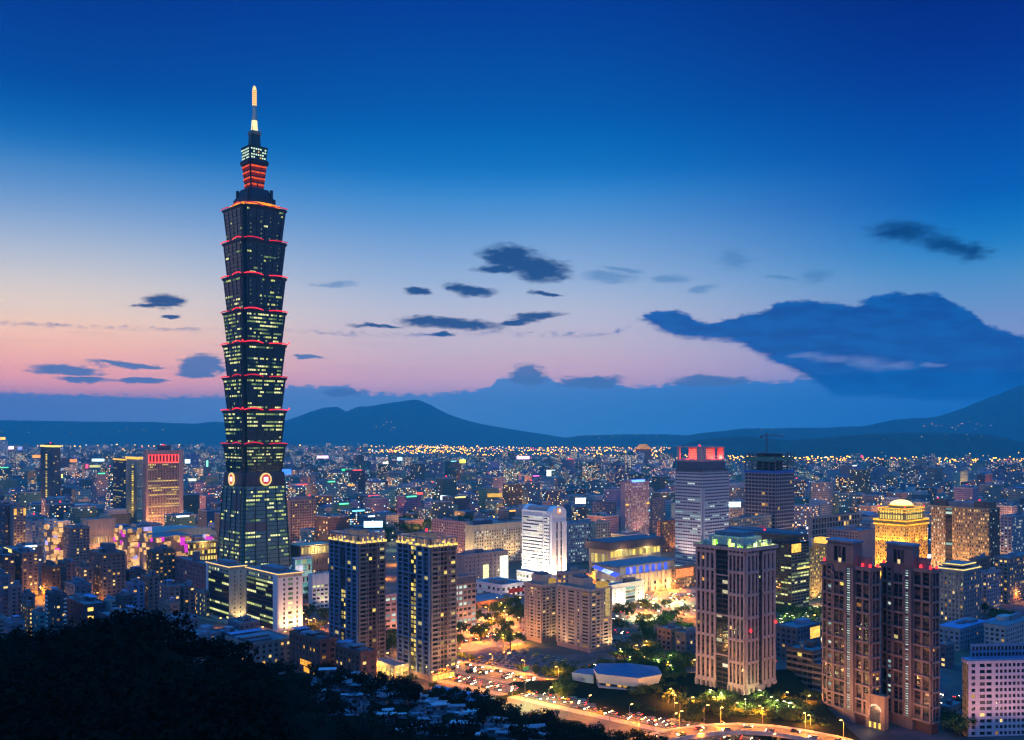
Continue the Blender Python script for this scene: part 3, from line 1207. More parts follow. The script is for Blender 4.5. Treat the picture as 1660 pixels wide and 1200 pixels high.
# --- twin apartment towers by the hill
def hill_tower(label, pl, ps, pr, pt, Y, strip):
    b = B('apartment_tower', label, 'apartment tower', pl, ps, pr, pt, Y, 'twin apartment towers with lit pergola crowns')
    nr = 27
    H = b.H - 6
    b.core(TAUPE, 0, H)
    # left face: bluish bay windows and a recessed stair strip
    b.face('L', 0, nr, 4, H, hf=.74, cols=[(.04, .16), (.20, .35)], t0=0, t1=.38, wm=BLUEG, sm=BLUEG, pier=.9, sp=.5, lit=.035, pal='yellow')
    b.face('L', 0, nr, 4, H, hf=.7, cols=[(.42, .50), (.51, .57)], t0=.38, t1=.60, wm=DARKC, sm=DARKSP, pier=.25, sp=.15, lit=strip, pal='yellow',
           zlit=(lambda f: 1.0 if f < .62 else .0) if strip < .7 else (lambda f: .5 + .5 * (f < .85)))
    b.face('L', 0, nr, 4, H, hf=.74, cols=[(.64, .78), (.83, .96)], t0=.60, t1=1, wm=BLUEG, sm=BLUEG, pier=1.1, sp=.5, lit=.05, pal='yellow')
    # right face: brown tile with dark window pairs and a balcony column
    b.face('R', 0, nr, 4, H, hf=.58, cols=[(.05, .26), (.29, .34)], t0=0, t1=.36, wm=TAUPE, pier=.9, sp=.8, lit=.05, pal='yellow')
    b.face('R', 0, nr, 4, H, hf=.72, cols=[(.39, .50), (.52, .64)], t0=.36, t1=.67, wm=MAUVE, sm=BROWN, pier=.25, sp=.6, lit=.07, pal='yellow')
    b.face('R', 0, nr, 4, H, hf=.58, cols=[(.70, .75), (.78, .96)], t0=.67, t1=1, wm=TAUPE, pier=.9, sp=.8, lit=.10, pal='yellow')
    for j in (7, 14, 21, 26):
        z = 4 + (H - 4) * j / nr
        b.fbox('L', 0, 1, z - .3, z + .3, 1.3, BLUEG)
        b.fbox('R', 0, 1, z - .3, z + .3, 1.1, TAUPE)
    # lit arcade at street level
    for t in (.08, .3, .52, .74):
        b.sign('R', t, t + .16, .4, 3.4, PAL_M['yellow'][2], 'arcade_light', 1.0)
    # pergola crown
    X, Yh = b.hx, b.hy
    b.roof.box(-X - 1, X + 1, -Yh - 1, Yh + 1, H, H + .5, TAUPE)
    cr = M()
    lamps = M()
    for i in range(6):
        for (x, y) in ((-X + (2 * X) * i / 5, -Yh), (-X, -Yh + 2 * Yh * i / 5), (-X + (2 * X) * i / 5, Yh), (X, -Yh + 2 * Yh * i / 5)):
            cr.box(x - .55, x + .55, y - .55, y + .55, H + .5, H + 5.2, MAUVE)
            lamps = M()
            lamps.box(x - .9, x + .9, y - .9, y + .9, H + .55, H + 1.9, PAL_M['yellow'][2])
            lamps.build('pergola_light', b.root)
    for (x0, x1, y0, y1) in ((-X - .8, X + .8, -Yh - .8, -Yh + .8), (-X - .8, X + .8, Yh - .8, Yh + .8), (-X - .8, -X + .8, -Yh + .8, Yh - .8), (X - .8, X + .8, -Yh + .8, Yh - .8)):
        cr.box(x0, x1, y0, y1, H + 5.2, H + 6, MAUVE)
    cr.build('pergola', b.root)
    b.roofbox(.35, .65, .3, .7, 7.5, DARKC, H + .5)
    for (x, y) in ((-X + 2, -Yh + 2), (X - 2, -Yh + 2), (-X + 2, Yh - 2), (0, -Yh + 2.5), (-X + 2.5, 0)):
        point((x, y, H + 2.6), 1500, (1, .7, .25), .4, b.root)
    b.done()
    return b


h1 = hill_tower('apartment tower with lit pergola roof, nearer the white slab offices', 535, 581, 624, 868, 640, .55)
h2 = hill_tower('apartment tower with lit pergola roof, beside the main road, glowing stair strip', 645, 698, 739, 873, 606, .85)
beacon(h2, 0, 0, h2.H + 2.5)
h2.flood('R', .9, 26000, (1, .5, .16), 14, 6)
h2.flood('R', .3, 16000, (1, .5, .16), 14, 6)
h1.flood('R', .6, 26000, (1, .5, .16), 14, 6)


# --- residential pair in the middle
def mid_tower(label, pl, ps, pr, pt, Y, core):
    b = B('apartment_block', label, 'apartment block', pl, ps, pr, pt, Y, 'paired beige apartment blocks by the car park')
    H = b.H
    nr = 16
    b.core(MAUVE)
    W = surf('beige_tile', (0.40, 0.31, 0.25))
    b.face('L', 0, nr, 3, H - 1, hf=.5, cols=[(.05, .12), (.20, .27), (.36, .54), (.63, .69), (.78, .95)], wm=W, pier=.7, sp=.6, lit=.06, pal='warm')
    b.face('R', 0, nr, 3, H - 1, hf=.52, cols=[(.05, .22), (.27, .42), (.48, .54), (.62, .82), (.88, .94)], wm=W, pier=.7, sp=.6, lit=.10, pal='warm')
    b.parapet(W, 1.4)
    # core tower on the roof
    b.roofbox(*core, 7.5, W)
    b.roofbox(core[0] + .05, core[1] - .1, core[2] + .05, core[3] - .1, 9.0, DARKC)
    g_ = M()
    g_.box(b.hx * .3, b.hx * .9, -b.hy * .9, -b.hy * .5, H + .3, H + 4.5, PAL_M['warm'][1])
    b.add_part('roof_light', g_)
    b.done()
    return b


m1 = mid_tower('beige apartment block with dark rooftop core, the farther of a pair', 851, 878, 904, 951, 716, (.2, .8, .2, .8))
m2 = mid_tower('wide beige apartment block with rooftop core and lit vertical fins at its corner', 903, 957, 991, 959, 684, (.15, .6, .3, .75))
m1.flood('R', .6, 9000, (1, .62, .25), 8)
m2.flood('R', .85, 16000, (1, .7, .3), 7)
m2.flood('L', .3, 9000, (1, .62, .3), 9)
fin = M()
for t in (.70, .77, .84):
    m2.fbox('R', t, t + .03, 24, 44, 1.2, glow('fin_light', (1.0, .72, .28), .55, .5), tgt=fin)
m2.add_part('fin_light', fin)


# --- the tower with the green crown
def green_crown():
    b = B('apartment_tower', 'apartment tower of tall stone piers with a green-lit stepped crown', 'apartment tower', 1129, 1208, 1256, 893, 556)
    W = surf('pink_stone_pier', (0.40, 0.28, 0.25))
    H, nr = b.H, 30
    b.core(DARKC)
    b.face('L', 0, nr, 10, H, hf=.74, cols=[(.035, .085), (.13, .18), (.225, .275), (.32, .375)], t0=0, t1=.42, wm=W, sm=MAROON, pier=.65, sp=.2, lit=.02, pal='warm')
    b.face('L', 0, nr, 4, H + 2, hf=.7, cols=[(.43, .54), (.55, .66)], t0=.42, t1=.67, wm=DARKSP, sm=DARKSP, pier=.2, sp=.3, lit=.05, pal='white', dark=DARKWIN[0])
    b.face('L', 0, nr, 10, H, hf=.74, cols=[(.70, .745), (.775, .82), (.85, .895), (.925, .97)], t0=.67, t1=1, wm=W, sm=MAROON, pier=.65, sp=.2, lit=.02, pal='warm')
    b.face('R', 0, nr, 10, H, hf=.74, cols=[(.07, .14), (.20, .27), (.32, .38)], t0=0, t1=.42, wm=W, sm=MAROON, pier=.65, sp=.2, lit=.01, pal='warm')
    b.face('R', 0, nr, 4, H - 1, hf=.5, cols=[(.45, .50)], t0=.42, t1=.54, wm=DARKSP, pier=.2, sp=.3, lit=.05, pal='green')
    b.face('R', 0, nr, 10, H - 2, hf=.74, cols=[(.60, .66), (.73, .79), (.87, .93)], t0=.54, t1=1, wm=W, sm=MAROON, pier=.65, sp=.2, lit=.015, pal='warm')
    for j in (0, 5, 10, 15, 20, 25, 29):
        z = 10 + (H - 10) * j / nr
        for f, a, c in (('L', 0, .42), ('L', .67, 1), ('R', 0, .42), ('R', .54, 1)):
            b.fbox(f, a, c, z - .8, z + .8, .9, W)
    for j in (6, 15, 24):
        b.fbox('L', .42, .67, 10 + (H - 10) * j / nr - .4, 10 + (H - 10) * j / nr + .4, .6, W)
    # base storeys
    b.face('L', 0, 2, 0, 9.2, hf=.7, cols=[(.05, .11), (.15, .21), (.25, .31), (.35, .40)], t0=0, t1=.42, wm=W, pier=1.5, sp=1.0, lit=.3, pal='warm')
    b.face('L', 0, 2, 0, 9.2, hf=.7, cols=[(.71, .76), (.80, .85), (.89, .94)], t0=.67, t1=1, wm=W, pier=1.5, sp=1.0, lit=.3, pal='warm')
    b.face('R', 0, 2, 0, 9.2, hf=.7, cols=[(.1, .2), (.25, .35), (.6, .7), (.8, .9)], wm=W, pier=1.5, sp=1.0, lit=.3, pal='warm')
    b.parapet(W, 1.5, out=1.5)
    # stepped crown
    X, Yh = b.hx, b.hy
    ST = surf('crown_stone', (0.46, 0.44, 0.36))
    cr = M()
    GRN = glow('crown_green_light', (0.30, 1.0, 0.06), 1.0, .5, .5)
    YEL = glow('crown_yellow_light', (0.85, 0.95, 0.25), 1.4, .4, .5)
    cr.box(-X + 2, X - 2, -Yh + 2, Yh - 2, H, H + 3.2, ST)
    cr.box(-X + 5, X - 6, -Yh + 5, Yh - 5, H + 3.2, H + 6.6, ST)
    cr.box(-X + 7, X - 9, -Yh + 8, Yh - 8, H + 6.6, H + 9, ROOF_G)
    for t in (.1, .3, .45, .62, .8, .92):
        b.fbox('L', t - .02, t + .02, H, H + 6.5, 0.8, ST, off=-1.5, tgt=cr)
        b.fbox('R', t - .02, t + .02, H, H + 4.5, 0.8, ST, off=-1.5, tgt=cr)
    crn = b.add_part('crown', cr)
    lt = M()
    for f, t, q, zz in (('L', .06, GRN, 1.2), ('L', .36, YEL, 4.5), ('L', .40, GRN, 4.5), ('L', .68, YEL, 5.5), ('L', .74, GRN, 1.6), ('L', .84, YEL, 1.8), ('L', .92, GRN, 2.0), ('R', .1, GRN, 1.8), ('R', .55, YEL, 3.0)):
        b.fbox(f, t, t + .03, H + .3, H + .3 + zz, .3, q, off=-.4, tgt=lt)
    b.fbox('R', .08, .52, H + .4, H + 1.4, .3, YEL, off=-.4, tgt=lt)
    b.fbox('R', .62, .98, H + .4, H + 1.5, .3, YEL, off=-.4, tgt=lt)
    b.fbox('R', .62, .9, H + 3.6, H + 4.2, .3, YEL, off=-3.5, tgt=lt)
    lt.build('crown_light', crn)
    for t in (.08, .38, .7, .9):
        point(b.wpt('L', t, H + 2.2, -1.0), 900, (.45, 1, .12), .4, b.root)
    for t in (.1, .4, .7, .95):
        point(b.wpt('R', t, H + 2.2, -1.0), 900, (.6, 1, .2), .4, b.root)
    for (f, t, z) in (('R', .1, 41), ('R', .95, 43)):
        q = b.wpt(f, t, z, 1.8)
        beacon(b, q.x, q.y, q.z, .7)
    b.done()
    for t in (.05, .22, .4, .7, .95):
        b.flood('L', t, 9000, (1, .56, .18), 5, 1, 40, 80)
    for t in (.1, .4, .8):
        b.flood('R', t, 9000, (1, .56, .18), 5, 1, 40, 80)
    for f, t in (('L', .2), ('L', .8), ('R', .5)):
        b.flood(f, t, 9000, (1, .5, .2), 32, 9, 32, 130)
    return b


gc = green_crown()


# --- the tall twin at the lower right
def tall_twin(label, pl, ps, pr, core, pt, Y, ptc):
    b = B('apartment_tower', label, 'apartment tower', pl, ps, pr, pt, Y, 'tall twin towers with a cool-lit stair strip', th=30)
    W = surf('dark_mauve_stone', (0.22, 0.145, 0.13))
    H, nr = b.H, 30
    b.core(MAROON)
    zc = WZ(ptc, Y) 
    c0, c1 = core
    # left-hand part, in plane of the long face
    b.face('L', 0, nr, 6, H, hf=.76, cols=[(.2 * c0, .85 * c0)], t0=0, t1=c0, wm=W, sm=MAROON, pier=.7, sp=.2, lit=.02, pal='warm')
    # core: taller, proud
    d = c1 - c0
    b.wall.box(-b.hx - 1.4, b.hx * .5, b.hy - c1 * b.LL, b.hy - c0 * b.LL, 0, zc - .6, W)
    b.face('L', 0, nr, 6, H, hf=.55, cols=[(c0 + .04 * d, c0 + .18 * d)], t0=c0, t1=c0 + .22 * d, wm=W, sm=W, pier=.9, sp=.5, lit=.22, pal='cool', off=1.4, zlit=lambda f: .4 + f)
    b.face('L', 0, nr, 6, H - 3, hf=.78, cols=[(c0 + .28 * d, c0 + .46 * d), (c0 + .48 * d, c0 + .64 * d)], t0=c0 + .22 * d, t1=c0 + .70 * d, wm=W, sm=MAROON, pier=.7, sp=.4, lit=.02, pal='yellow', off=1.4)
    b.face('L', 0, nr * 2, 6, H, hf=.42, cols=[(c0 + .74 * d, c0 + .88 * d)], t0=c0 + .70 * d, t1=c1, wm=W, sm=W, pier=.9, sp=.5, lit=.95, pal=[glow('stair_cool_light', (.62, .95, .85), 1.0), glow('stair_dim_cool_light', (.45, .8, .75), .5)], off=1.4)
    b.face('L', 0, 1, H + 2, zc - 2, hf=.8, cols=[(c0 + .28 * d, c0 + .42 * d), (c0 + .44 * d, c0 + .56 * d), (c0 + .58 * d, c0 + .72 * d)], t0=c0, t1=c1, wm=W, pier=.8, sp=.5, lit=0, off=1.4)
    g_ = M()
    b.fbox('L', c0 + .44 * d, c0 + .56 * d, H + 2.3, H + 4.6, .5, glow('lit_room', (1.0, .72, .32), 1.2, .2), off=1.4, tgt=g_)
    b.add_part('lit_room', g_)
    b.face('L', 0, nr, 6, H, hf=.76, cols=[(c1 + .02, c1 + (1 - c1) * .42), (c1 + (1 - c1) * .55, .97)], t0=c1, t1=1, wm=W, sm=MAROON, pier=.7, sp=.2, lit=.018, pal='warm')
    b.face('R', 0, nr, 6, H, hf=.6, cols=[(.1, .4), (.52, .9)], wm=W, sm=MAROON, pier=.7, sp=.2, lit=.04, pal='warm')
    for j in range(0, nr, 3):
        z = 6 + (H - 6) * j / nr
        for (a, c, off) in ((0, c0, 0), (c0, c0 + .70 * d, 1.4), (c1, 1, 0)):
            b.fbox('L', a, c, z - .55, z + .55, 1.25, W, off=off)
        b.fbox('R', 0, 1, z - .55, z + .55, 1.25, W)
    b.parapet(W, 1.2, out=1.2)
    b.roof.box(-b.hx - 2.2, b.hx * .5 + .6, b.hy - c1 * b.LL - .6, b.hy - c0 * b.LL + .6, zc - .6, zc + .6, BLUEG)
    b.roof.box(-b.hx + 2, b.hx - 2, -b.hy + 3, -b.hy + 3 + b.LL * .25, H, H + 6.5, W)
    for (f, t) in (('L', 0.02), ('L', .97), ('R', .9), ('L', min(c1 + .12, .9))):
        q = b.wpt(f, t, H + 1.5, -.5)
        beacon(b, q.x, q.y, q.z, .75)
    b.done()
    for f, t in (('L', .25), ('L', .8), ('R', .5)):
        b.flood(f, t, 11000, (1, .45, .2), 30, 9, 30, 130)  # uplights added to brighten the walls towards reddish brown
    return b


t1 = tall_twin('tall mauve residential tower with cool-lit stair strip, beside the green-crowned one', 1334, 1412, 1425, (.14, .70), 925, 512, 882)
t2 = tall_twin('tall mauve residential tower with cool-lit stair strip, nearest the pink block', 1430, 1510, 1521, (.15, .66), 928, 500, 888)
# portal between them
pt_ = B('gate_lodge', 'stone gate lodge with a glazed arch between two tall mauve towers', 'gate lodge', 1403, 1434, 1438, 1132, 506)
pt_.core(BROWN)
ar = M()
n_ = 10
for j in range(n_):
    a, a2 = math.pi * j / n_, math.pi * (j + 1) / n_
    zc_ = pt_.H * .55
    r_ = pt_.LL * .26
    p_ = lambda an, r: (-pt_.hx - .12, -r * math.cos(an), zc_ + r * math.sin(an))
    ar.quad([p_(a, 0), p_(a, r_), p_(a2, r_), p_(a2, 0)], DARKWIN[1])
    ar.quad([p_(a, r_), p_(a, r_ + .8), p_(a2, r_ + .8), p_(a2, r_)], WHITE)
ar.box(-pt_.hx - .15, -pt_.hx, -r_, r_, 3.5, zc_, DARKWIN[1])
pt_.add_part('arched_window', ar)
pt_.parapet(BROWN, .8)
dl_ = M()
for t in (.25, .5, .75):
    pt_.fbox('L', t - .05, t + .05, .5, 3.4, .3, PAL_M['yellow'][2], tgt=dl_)
pt_.add_part('door_light', dl_)
pt_.done()
point(Vector(pt_.w2(pt_.wpt('L', .5, 4, 8))), 1000, (1, .6, .25), .5)


# --- pinkish block with the blue roof, bottom right
def pink_block():
    b = B('office_block', 'pinkish white office block with square windows and a blue metal roof storey', 'office block', 1562, 1569, 1690, 1074, 497, th=5)
    W = surf('pinkish_white_panel', (0.62, 0.46, 0.50), var=.12)
    H = b.H
    b.core(W)
    b.face('R', 0, 12, 0, H, hf=.55, cols=[(.04, .09), (.15, .22), (.24, .31)] + [(.36 + .058 * i, .36 + .058 * i + .038) for i in range(11)], wm=W, pier=.6, sp=.55, lit=.03, pal='warm')
    b.face('L', 2, 12, 0, H, hf=.5, wf=.4, wm=surf('ochre_wall', (0.45, 0.30, 0.12)), pier=.6, sp=.55, lit=.02, pal='warm')
    b.parapet(W, .8, out=.8)
    BL = surf('blue_metal_roof', (0.10, 0.24, 0.42), 0.5, metal=.3)
    b.roof.box(-b.hx - .9, b.hx + .9, -b.hy - .9, b.hy + .9, H + .8, H + 1.6, BL)
    b.roof.box(-b.hx + 2.5, b.hx - 2, -b.hy + 2.0, b.hy - 2, H + 1.6, H + 9, BL)
    at = M()
    for r in range(2):
        for i in range(17):
            x = -b.hx + 3.6 + i * (2 * b.hx - 7) / 17
            at.box(x, x + 1.1, -b.hy + 1.85, -b.hy + 2.05, H + 2.6 + r * 3.1, H + 4.3 + r * 3.1, DARKWIN[0])
    b.add_part('attic_glazing', at)
    b.done()
    b.flood('R', .3, 9000, (1, .55, .45), 20, 10, 30)
    b.flood('R', .7, 9000, (1, .55, .45), 20, 10, 30)
    b.flood('L', .5, 2600, (1, .7, .1), 6, 6, 30)
    return b


pink_block()


# --- the bright white arched tower
def white_arch():
    b = B('office_tower', 'floodlit white office tower with rounded arch tops and striped windows', 'office tower', 846, 894, 918, 834, 1015)
    W = surf('bright_white_stone', (0.78, 0.75, 0.72), var=.08)
    H, nr = b.H, 18
    b.core(W)
    b.face('L', 10, nr, 2, H - 3, wf=.92, hf=.42, t0=.04, t1=.72, wm=W, pier=.2, sp=.7, lit=.35, pal='white', run=5, dark=DARKWIN[2])
    b.face('L', 3, nr, 2, H - 3, wf=.9, hf=.36, t0=.76, t1=.94, wm=W, pier=.6, sp=.5, lit=.1, pal='white', dark=DARKWIN[1])
    b.face('R', 0, 6, 6, H - 8, hf=.93, cols=[(.30, .40), (.58, .68)], wm=W, pier=.6, sp=.45, lit=0)
    # arches: half-round gable slabs at both ends of the roof
    n = 14
    def arch(y0, y1, x0, x1, mat, m):
        r = (x1 - x0) / 2
        c = (x0 + x1) / 2
        ring = lambda y: [(c - r * math.cos(math.pi * k / n), y, H + r * .75 * math.sin(math.pi * k / n)) for k in range(n + 1)]
        m.loft([ring(y0), ring(y1)][::-1], mat)
    arch(-b.hy - .55, -b.hy + b.LL * .17, -b.hx, b.hx, W, b.roof)
    b.roof.box(-b.hx, b.hx, -b.hy + b.LL * .17, b.hy, H, H + 2.6, W)
    arch(b.hy - b.LL * .14, b.hy, -b.hx, b.hx, W, b.roof)
    b.roof.box(-b.hx + 1.5, b.hx - 1.5, -b.hy + b.LL * .2, b.hy - b.LL * .2, H + 2.6, H + 6.5, GREYC)
    em = M()
    EO = glow('emblem_orange', (1.0, .35, .12), 1.1, .4, .4)
    EW = glow('emblem_white', (1.0, .9, .8), 1.4, .2, .4)
    em.quad([(2.9 * math.cos(a * math.pi / 8), -b.hy - .75, H + 3 + 2.9 * math.sin(a * math.pi / 8)) for a in range(16)], EO)
    em.quad([(.4 + 1.5 * math.cos(a * math.pi / 8), -b.hy - .85, H + 3.4 + 1.7 * math.sin(a * math.pi / 8)) for a in range(16)], EW)
    b.add_part('round_emblem', em)
    b.done()
    for t in (.1, .35, .6, .85):
        b.flood('L', t, 110000, (1, .86, .66), 12, 1, H * .45, 100)
    for t in (.2, .8):
        b.flood('R', t, 75000, (1, .66, .38), 10, 1, H * .5, 100)
    # white podium
    p = B('podium_building', 'low white podium, dazzlingly lit, at the foot of the arched tower', 'podium', 838, 868, 880, 930, 985)
    p.core(W)
    p.face('L', 6, 2, 1, p.H - 2, wf=.8, hf=.6, wm=W, lit=.9, pal='white', pier=.4, sp=.3)
    p.parapet(W, .8)
    p.done()
    p.flood('L', .3, 14000, (1, .85, .6), 8)
    p.flood('L', .8, 14000, (1, .85, .6), 8)


white_arch()


# --- the golden tower with the dome
def golden():
    b = B('hotel_tower', 'golden floodlit tower with banded cornices and a glowing dome', 'hotel tower', 1419, 1468, 1503, 846, 1000)
    G_ = surf('golden_stone', (0.50, 0.34, 0.11), var=.12)
    H = b.H
    GOLD = glow('gold_cornice_light', (1.0, .44, .04), 1.7, .35, .3)
    HOT = glow('dome_white_light', (1.0, .74, .34), 2.0, .2, .3)
    b.core(G_)
    for f, nc in (('L', 13), ('R', 9)):
        b.face(f, nc, 18, 0, H - 3, wf=.5, hf=.5, wm=G_, pier=.55, sp=.45, lit=.5, pal='warm')
    X, Yh = b.hx, b.hy
    rl = M()
    def ring(o, z, h, m, mat, t=.7):
        for a in ((-X - o, X + o, -Yh - o, -Yh - o + t), (-X - o, X + o, Yh + o - t, Yh + o), (-X - o, -X - o + t, -Yh - o + t, Yh + o - t), (X + o - t, X + o, -Yh - o + t, Yh + o - t)):
            m.box(*a, z, z + h, mat)
    b.roof.box(-X - 1.2, X + 1.2, -Yh - 1.2, Yh + 1.2, H - 2.6, H, G_)
    ring(1.6, H - 4.6, 1.4, rl, GOLD)
    ring(1.7, H - .2, 1.3, rl, GOLD)
    # upper tier
    u = .86
    zt = WZ(826, 1000)
    b.roof.box(-X * u, X * u, -Yh * u, Yh * u, H, zt, G_)
    up = M()
    for f in 'LR':
        L_ = b.LL if f == 'L' else b.LR
        for i in range(9):
            for (a, c) in ((H + 1.5, H + 6.0), (H + 7.6, H + 9.0), (H + 10, H + 11.4)):
                if c > zt - 1:
                    continue
                t = .11 + .78 * i / 9
                b.fbox(f, t, t + .05, a, c, .2, b.rng.choice(PAL_M['yellow'][:3]), off=-(1 - u) * (X if f == 'L' else Yh), tgt=up)
    up.build('upper_window', b.root, kind='stuff')
    X, Yh = X * u, Yh * u
    ring(.6, zt - 3.6, .7, rl, GOLD)
    ring(.9, zt - .6, 1.0, rl, GOLD)
    rl.build('cornice_light', b.root)
    d = M()
    rr = min(X, Yh) * .86
    d.cyl(0, 0, zt, zt + 2.2, rr, rr, G_, 20)
    d.cyl(0, 0, zt + 2.2, zt + 3.0, rr * 1.03, rr * 1.03, GOLD, 20)
    rings = []
    for k in range(6):
        a = math.pi / 2 * k / 5.4
        rings.append([(rr * .92 * math.cos(a) * math.cos(2 * math.pi * j / 20), rr * .92 * math.cos(a) * math.sin(2 * math.pi * j / 20), zt + 3 + 5.2 * math.sin(a)) for j in range(20)])
    d.loft(rings, HOT)
    d.build('dome', b.root)
    for (x, y) in ((-X, -Yh), (X, -Yh), (-X, Yh)):
        beacon(b, x, y, zt + .6)
    b.done()
    for f, ts in (('L', (.1, .4, .7, .95)), ('R', (.1, .5, .9))):
        for t in ts:
            b.flood(f, t, 120000, (1, .46, .06), 9, 1, H * .4, 110)
            q = b.w2(b.wpt(f, t, H * .62, 5))
            spot(q, b.w2(b.wpt(f, t, H - 3, 0)), 14000, (1, .52, .09), 120, name='facade_flood_light')


golden()


# --- beige grid slab next to it
def grid_slab():
    b = B('office_block', 'wide beige office slab of small square windows with dark right-hand end', 'office block', 1510, 1604, 1620, 826, 950)
    W = surf('beige_grid_stone', (0.40, 0.28, 0.17))
    H = b.H
    b.core(MAROON)
    b.face('L', 7, 20, 2, H, wf=.55, hf=.5, t0=0, t1=.25, wm=W, pier=.6, sp=.6, lit=.35, pal='white')
    b.face('L', 1, 20, 2, H, wf=.92, hf=.6, t0=.25, t1=.37, wm=DARKSP, pier=.15, sp=.2, lit=.05, pal='cool')
    b.face('L', 17, 20, 2, H, wf=.55, hf=.5, t0=.37, t1=1, wm=W, pier=.6, sp=.6, lit=.6, pal='warm')
    b.face('R', 4, 20, 2, H, wf=.5, hf=.4, wm=BROWN, pier=.6, sp=.6, lit=.25, pal='cool')
    b.parapet(W, 1.0)
    b.roofbox(.1, .9, .03, .28, 7, BROWN)
    b.roofbox(.1, .9, .28, .72, 5.5, MAUVE)
    b.roofbox(.1, .9, .75, .97, 7.5, BROWN)
    beacon(b, 0, b.hy * .95, H + 7)
    beacon(b, 0, -b.hy * .5, H + 7)
    b.done()
    for t in (.15, .5, .85):
        b.flood('L', t, 90000, (1, .52, .17), 14, 6)


grid_slab()


# --- grey tower with the red open crown
def red_crown():
    b = B('office_tower', 'pale grey banded office tower with an open crown lit red', 'office tower', 1095, 1139, 1181, 762, 1092)
    W = surf('pale_grey_panel', (0.50, 0.46, 0.48), var=.12)
    H, nr = b.H, 30
    b.core(MAROON)
    for f in 'LR':
        b.face(f, 11, nr, 0, H - 3, wf=.82, hf=.42, wm=W, pier=.35, sp=.7, lit=.22, pal='cool', run=3, rowvar=True, zlit=lambda q: 1.3 if q < .75 else .1, dark=DARKWIN[1])
    b.fbox('L', .95, 1, 0, H - 22, 1.0, W)
    b.fbox('R', 0, .05, 0, H - 22, 1.0, W)
    b.roof.box(-b.hx, b.hx, -b.hy, b.hy, H - 3, H, W)
    # setback storey and crown of standing slabs
    X, Yh = b.hx * .92, b.hy * .96
    zt = WZ(724, 1092)
    b.roof.box(-X, X * .8, -Yh, Yh, H, H + 9, DARKC)
    b.roof.box(-X, X * .8, -Yh, Yh, H + 9, H + 11.5, PINKT)
    cr = M()
    P = surf('crown_pink_stone', (0.42, 0.30, 0.30))
    for (x0, x1, y0, y1) in ((-X, -X + 5, -Yh, -Yh + 9), (-X, -X + 2.2, Yh - 3.5, Yh), (X * .8 - 2.2, X * .8, -Yh, -Yh + 9), (X * .8 - 2.2, X * .8, Yh - 9, Yh)):
        cr.box(x0, x1, y0, y1, H + 11.5, zt - 1.4, P)
    cr.box(-X - .5, X * .8 + .5, -Yh - .5, Yh + .5, zt - 1.4, zt, P)
    RW = surf('crown_inner_wall', (0.6, 0.3, 0.28))
    cr.box(-X * .45, X * .4, -Yh * .62, Yh * .62, H + 11.5, zt - 1.4, RW)
    c = b.add_part('crown', cr)
    lv = M()
    RB = glow('louvre_red_light', (1.0, .22, .16), 1.2, .3, .5)
    for k in range(6):
        z = H + 12.3 + k * (zt - H - 15) / 6
        lv.box(-X * .45 - .3, -X * .45 - .05, -Yh * .5, Yh * .55, z, z + .9, RB)
        lv.box(-X * .35, X * .2, -Yh * .62 - .3, -Yh * .62 - .05, z, z + .9, RB)
    lv.build('louvre_light', c)
    for p in ((-X * .75, Yh * .4, H + 13), (-X * .75, -Yh * .3, H + 13), (X * .1, -Yh * .82, H + 13), (X * .6, -Yh * .8, H + 13)):
        point(p, 9000, (1, .08, .06), 1.0, b.root)
    beacon(b, -X * .2, 0, zt, 1.3)
    b.done()
    b.flood('L', .5, 70000, (1, .75, .62), 22, 8)
    b.flood('R', .5, 46000, (1, .75, .62), 22, 8)


red_crown()


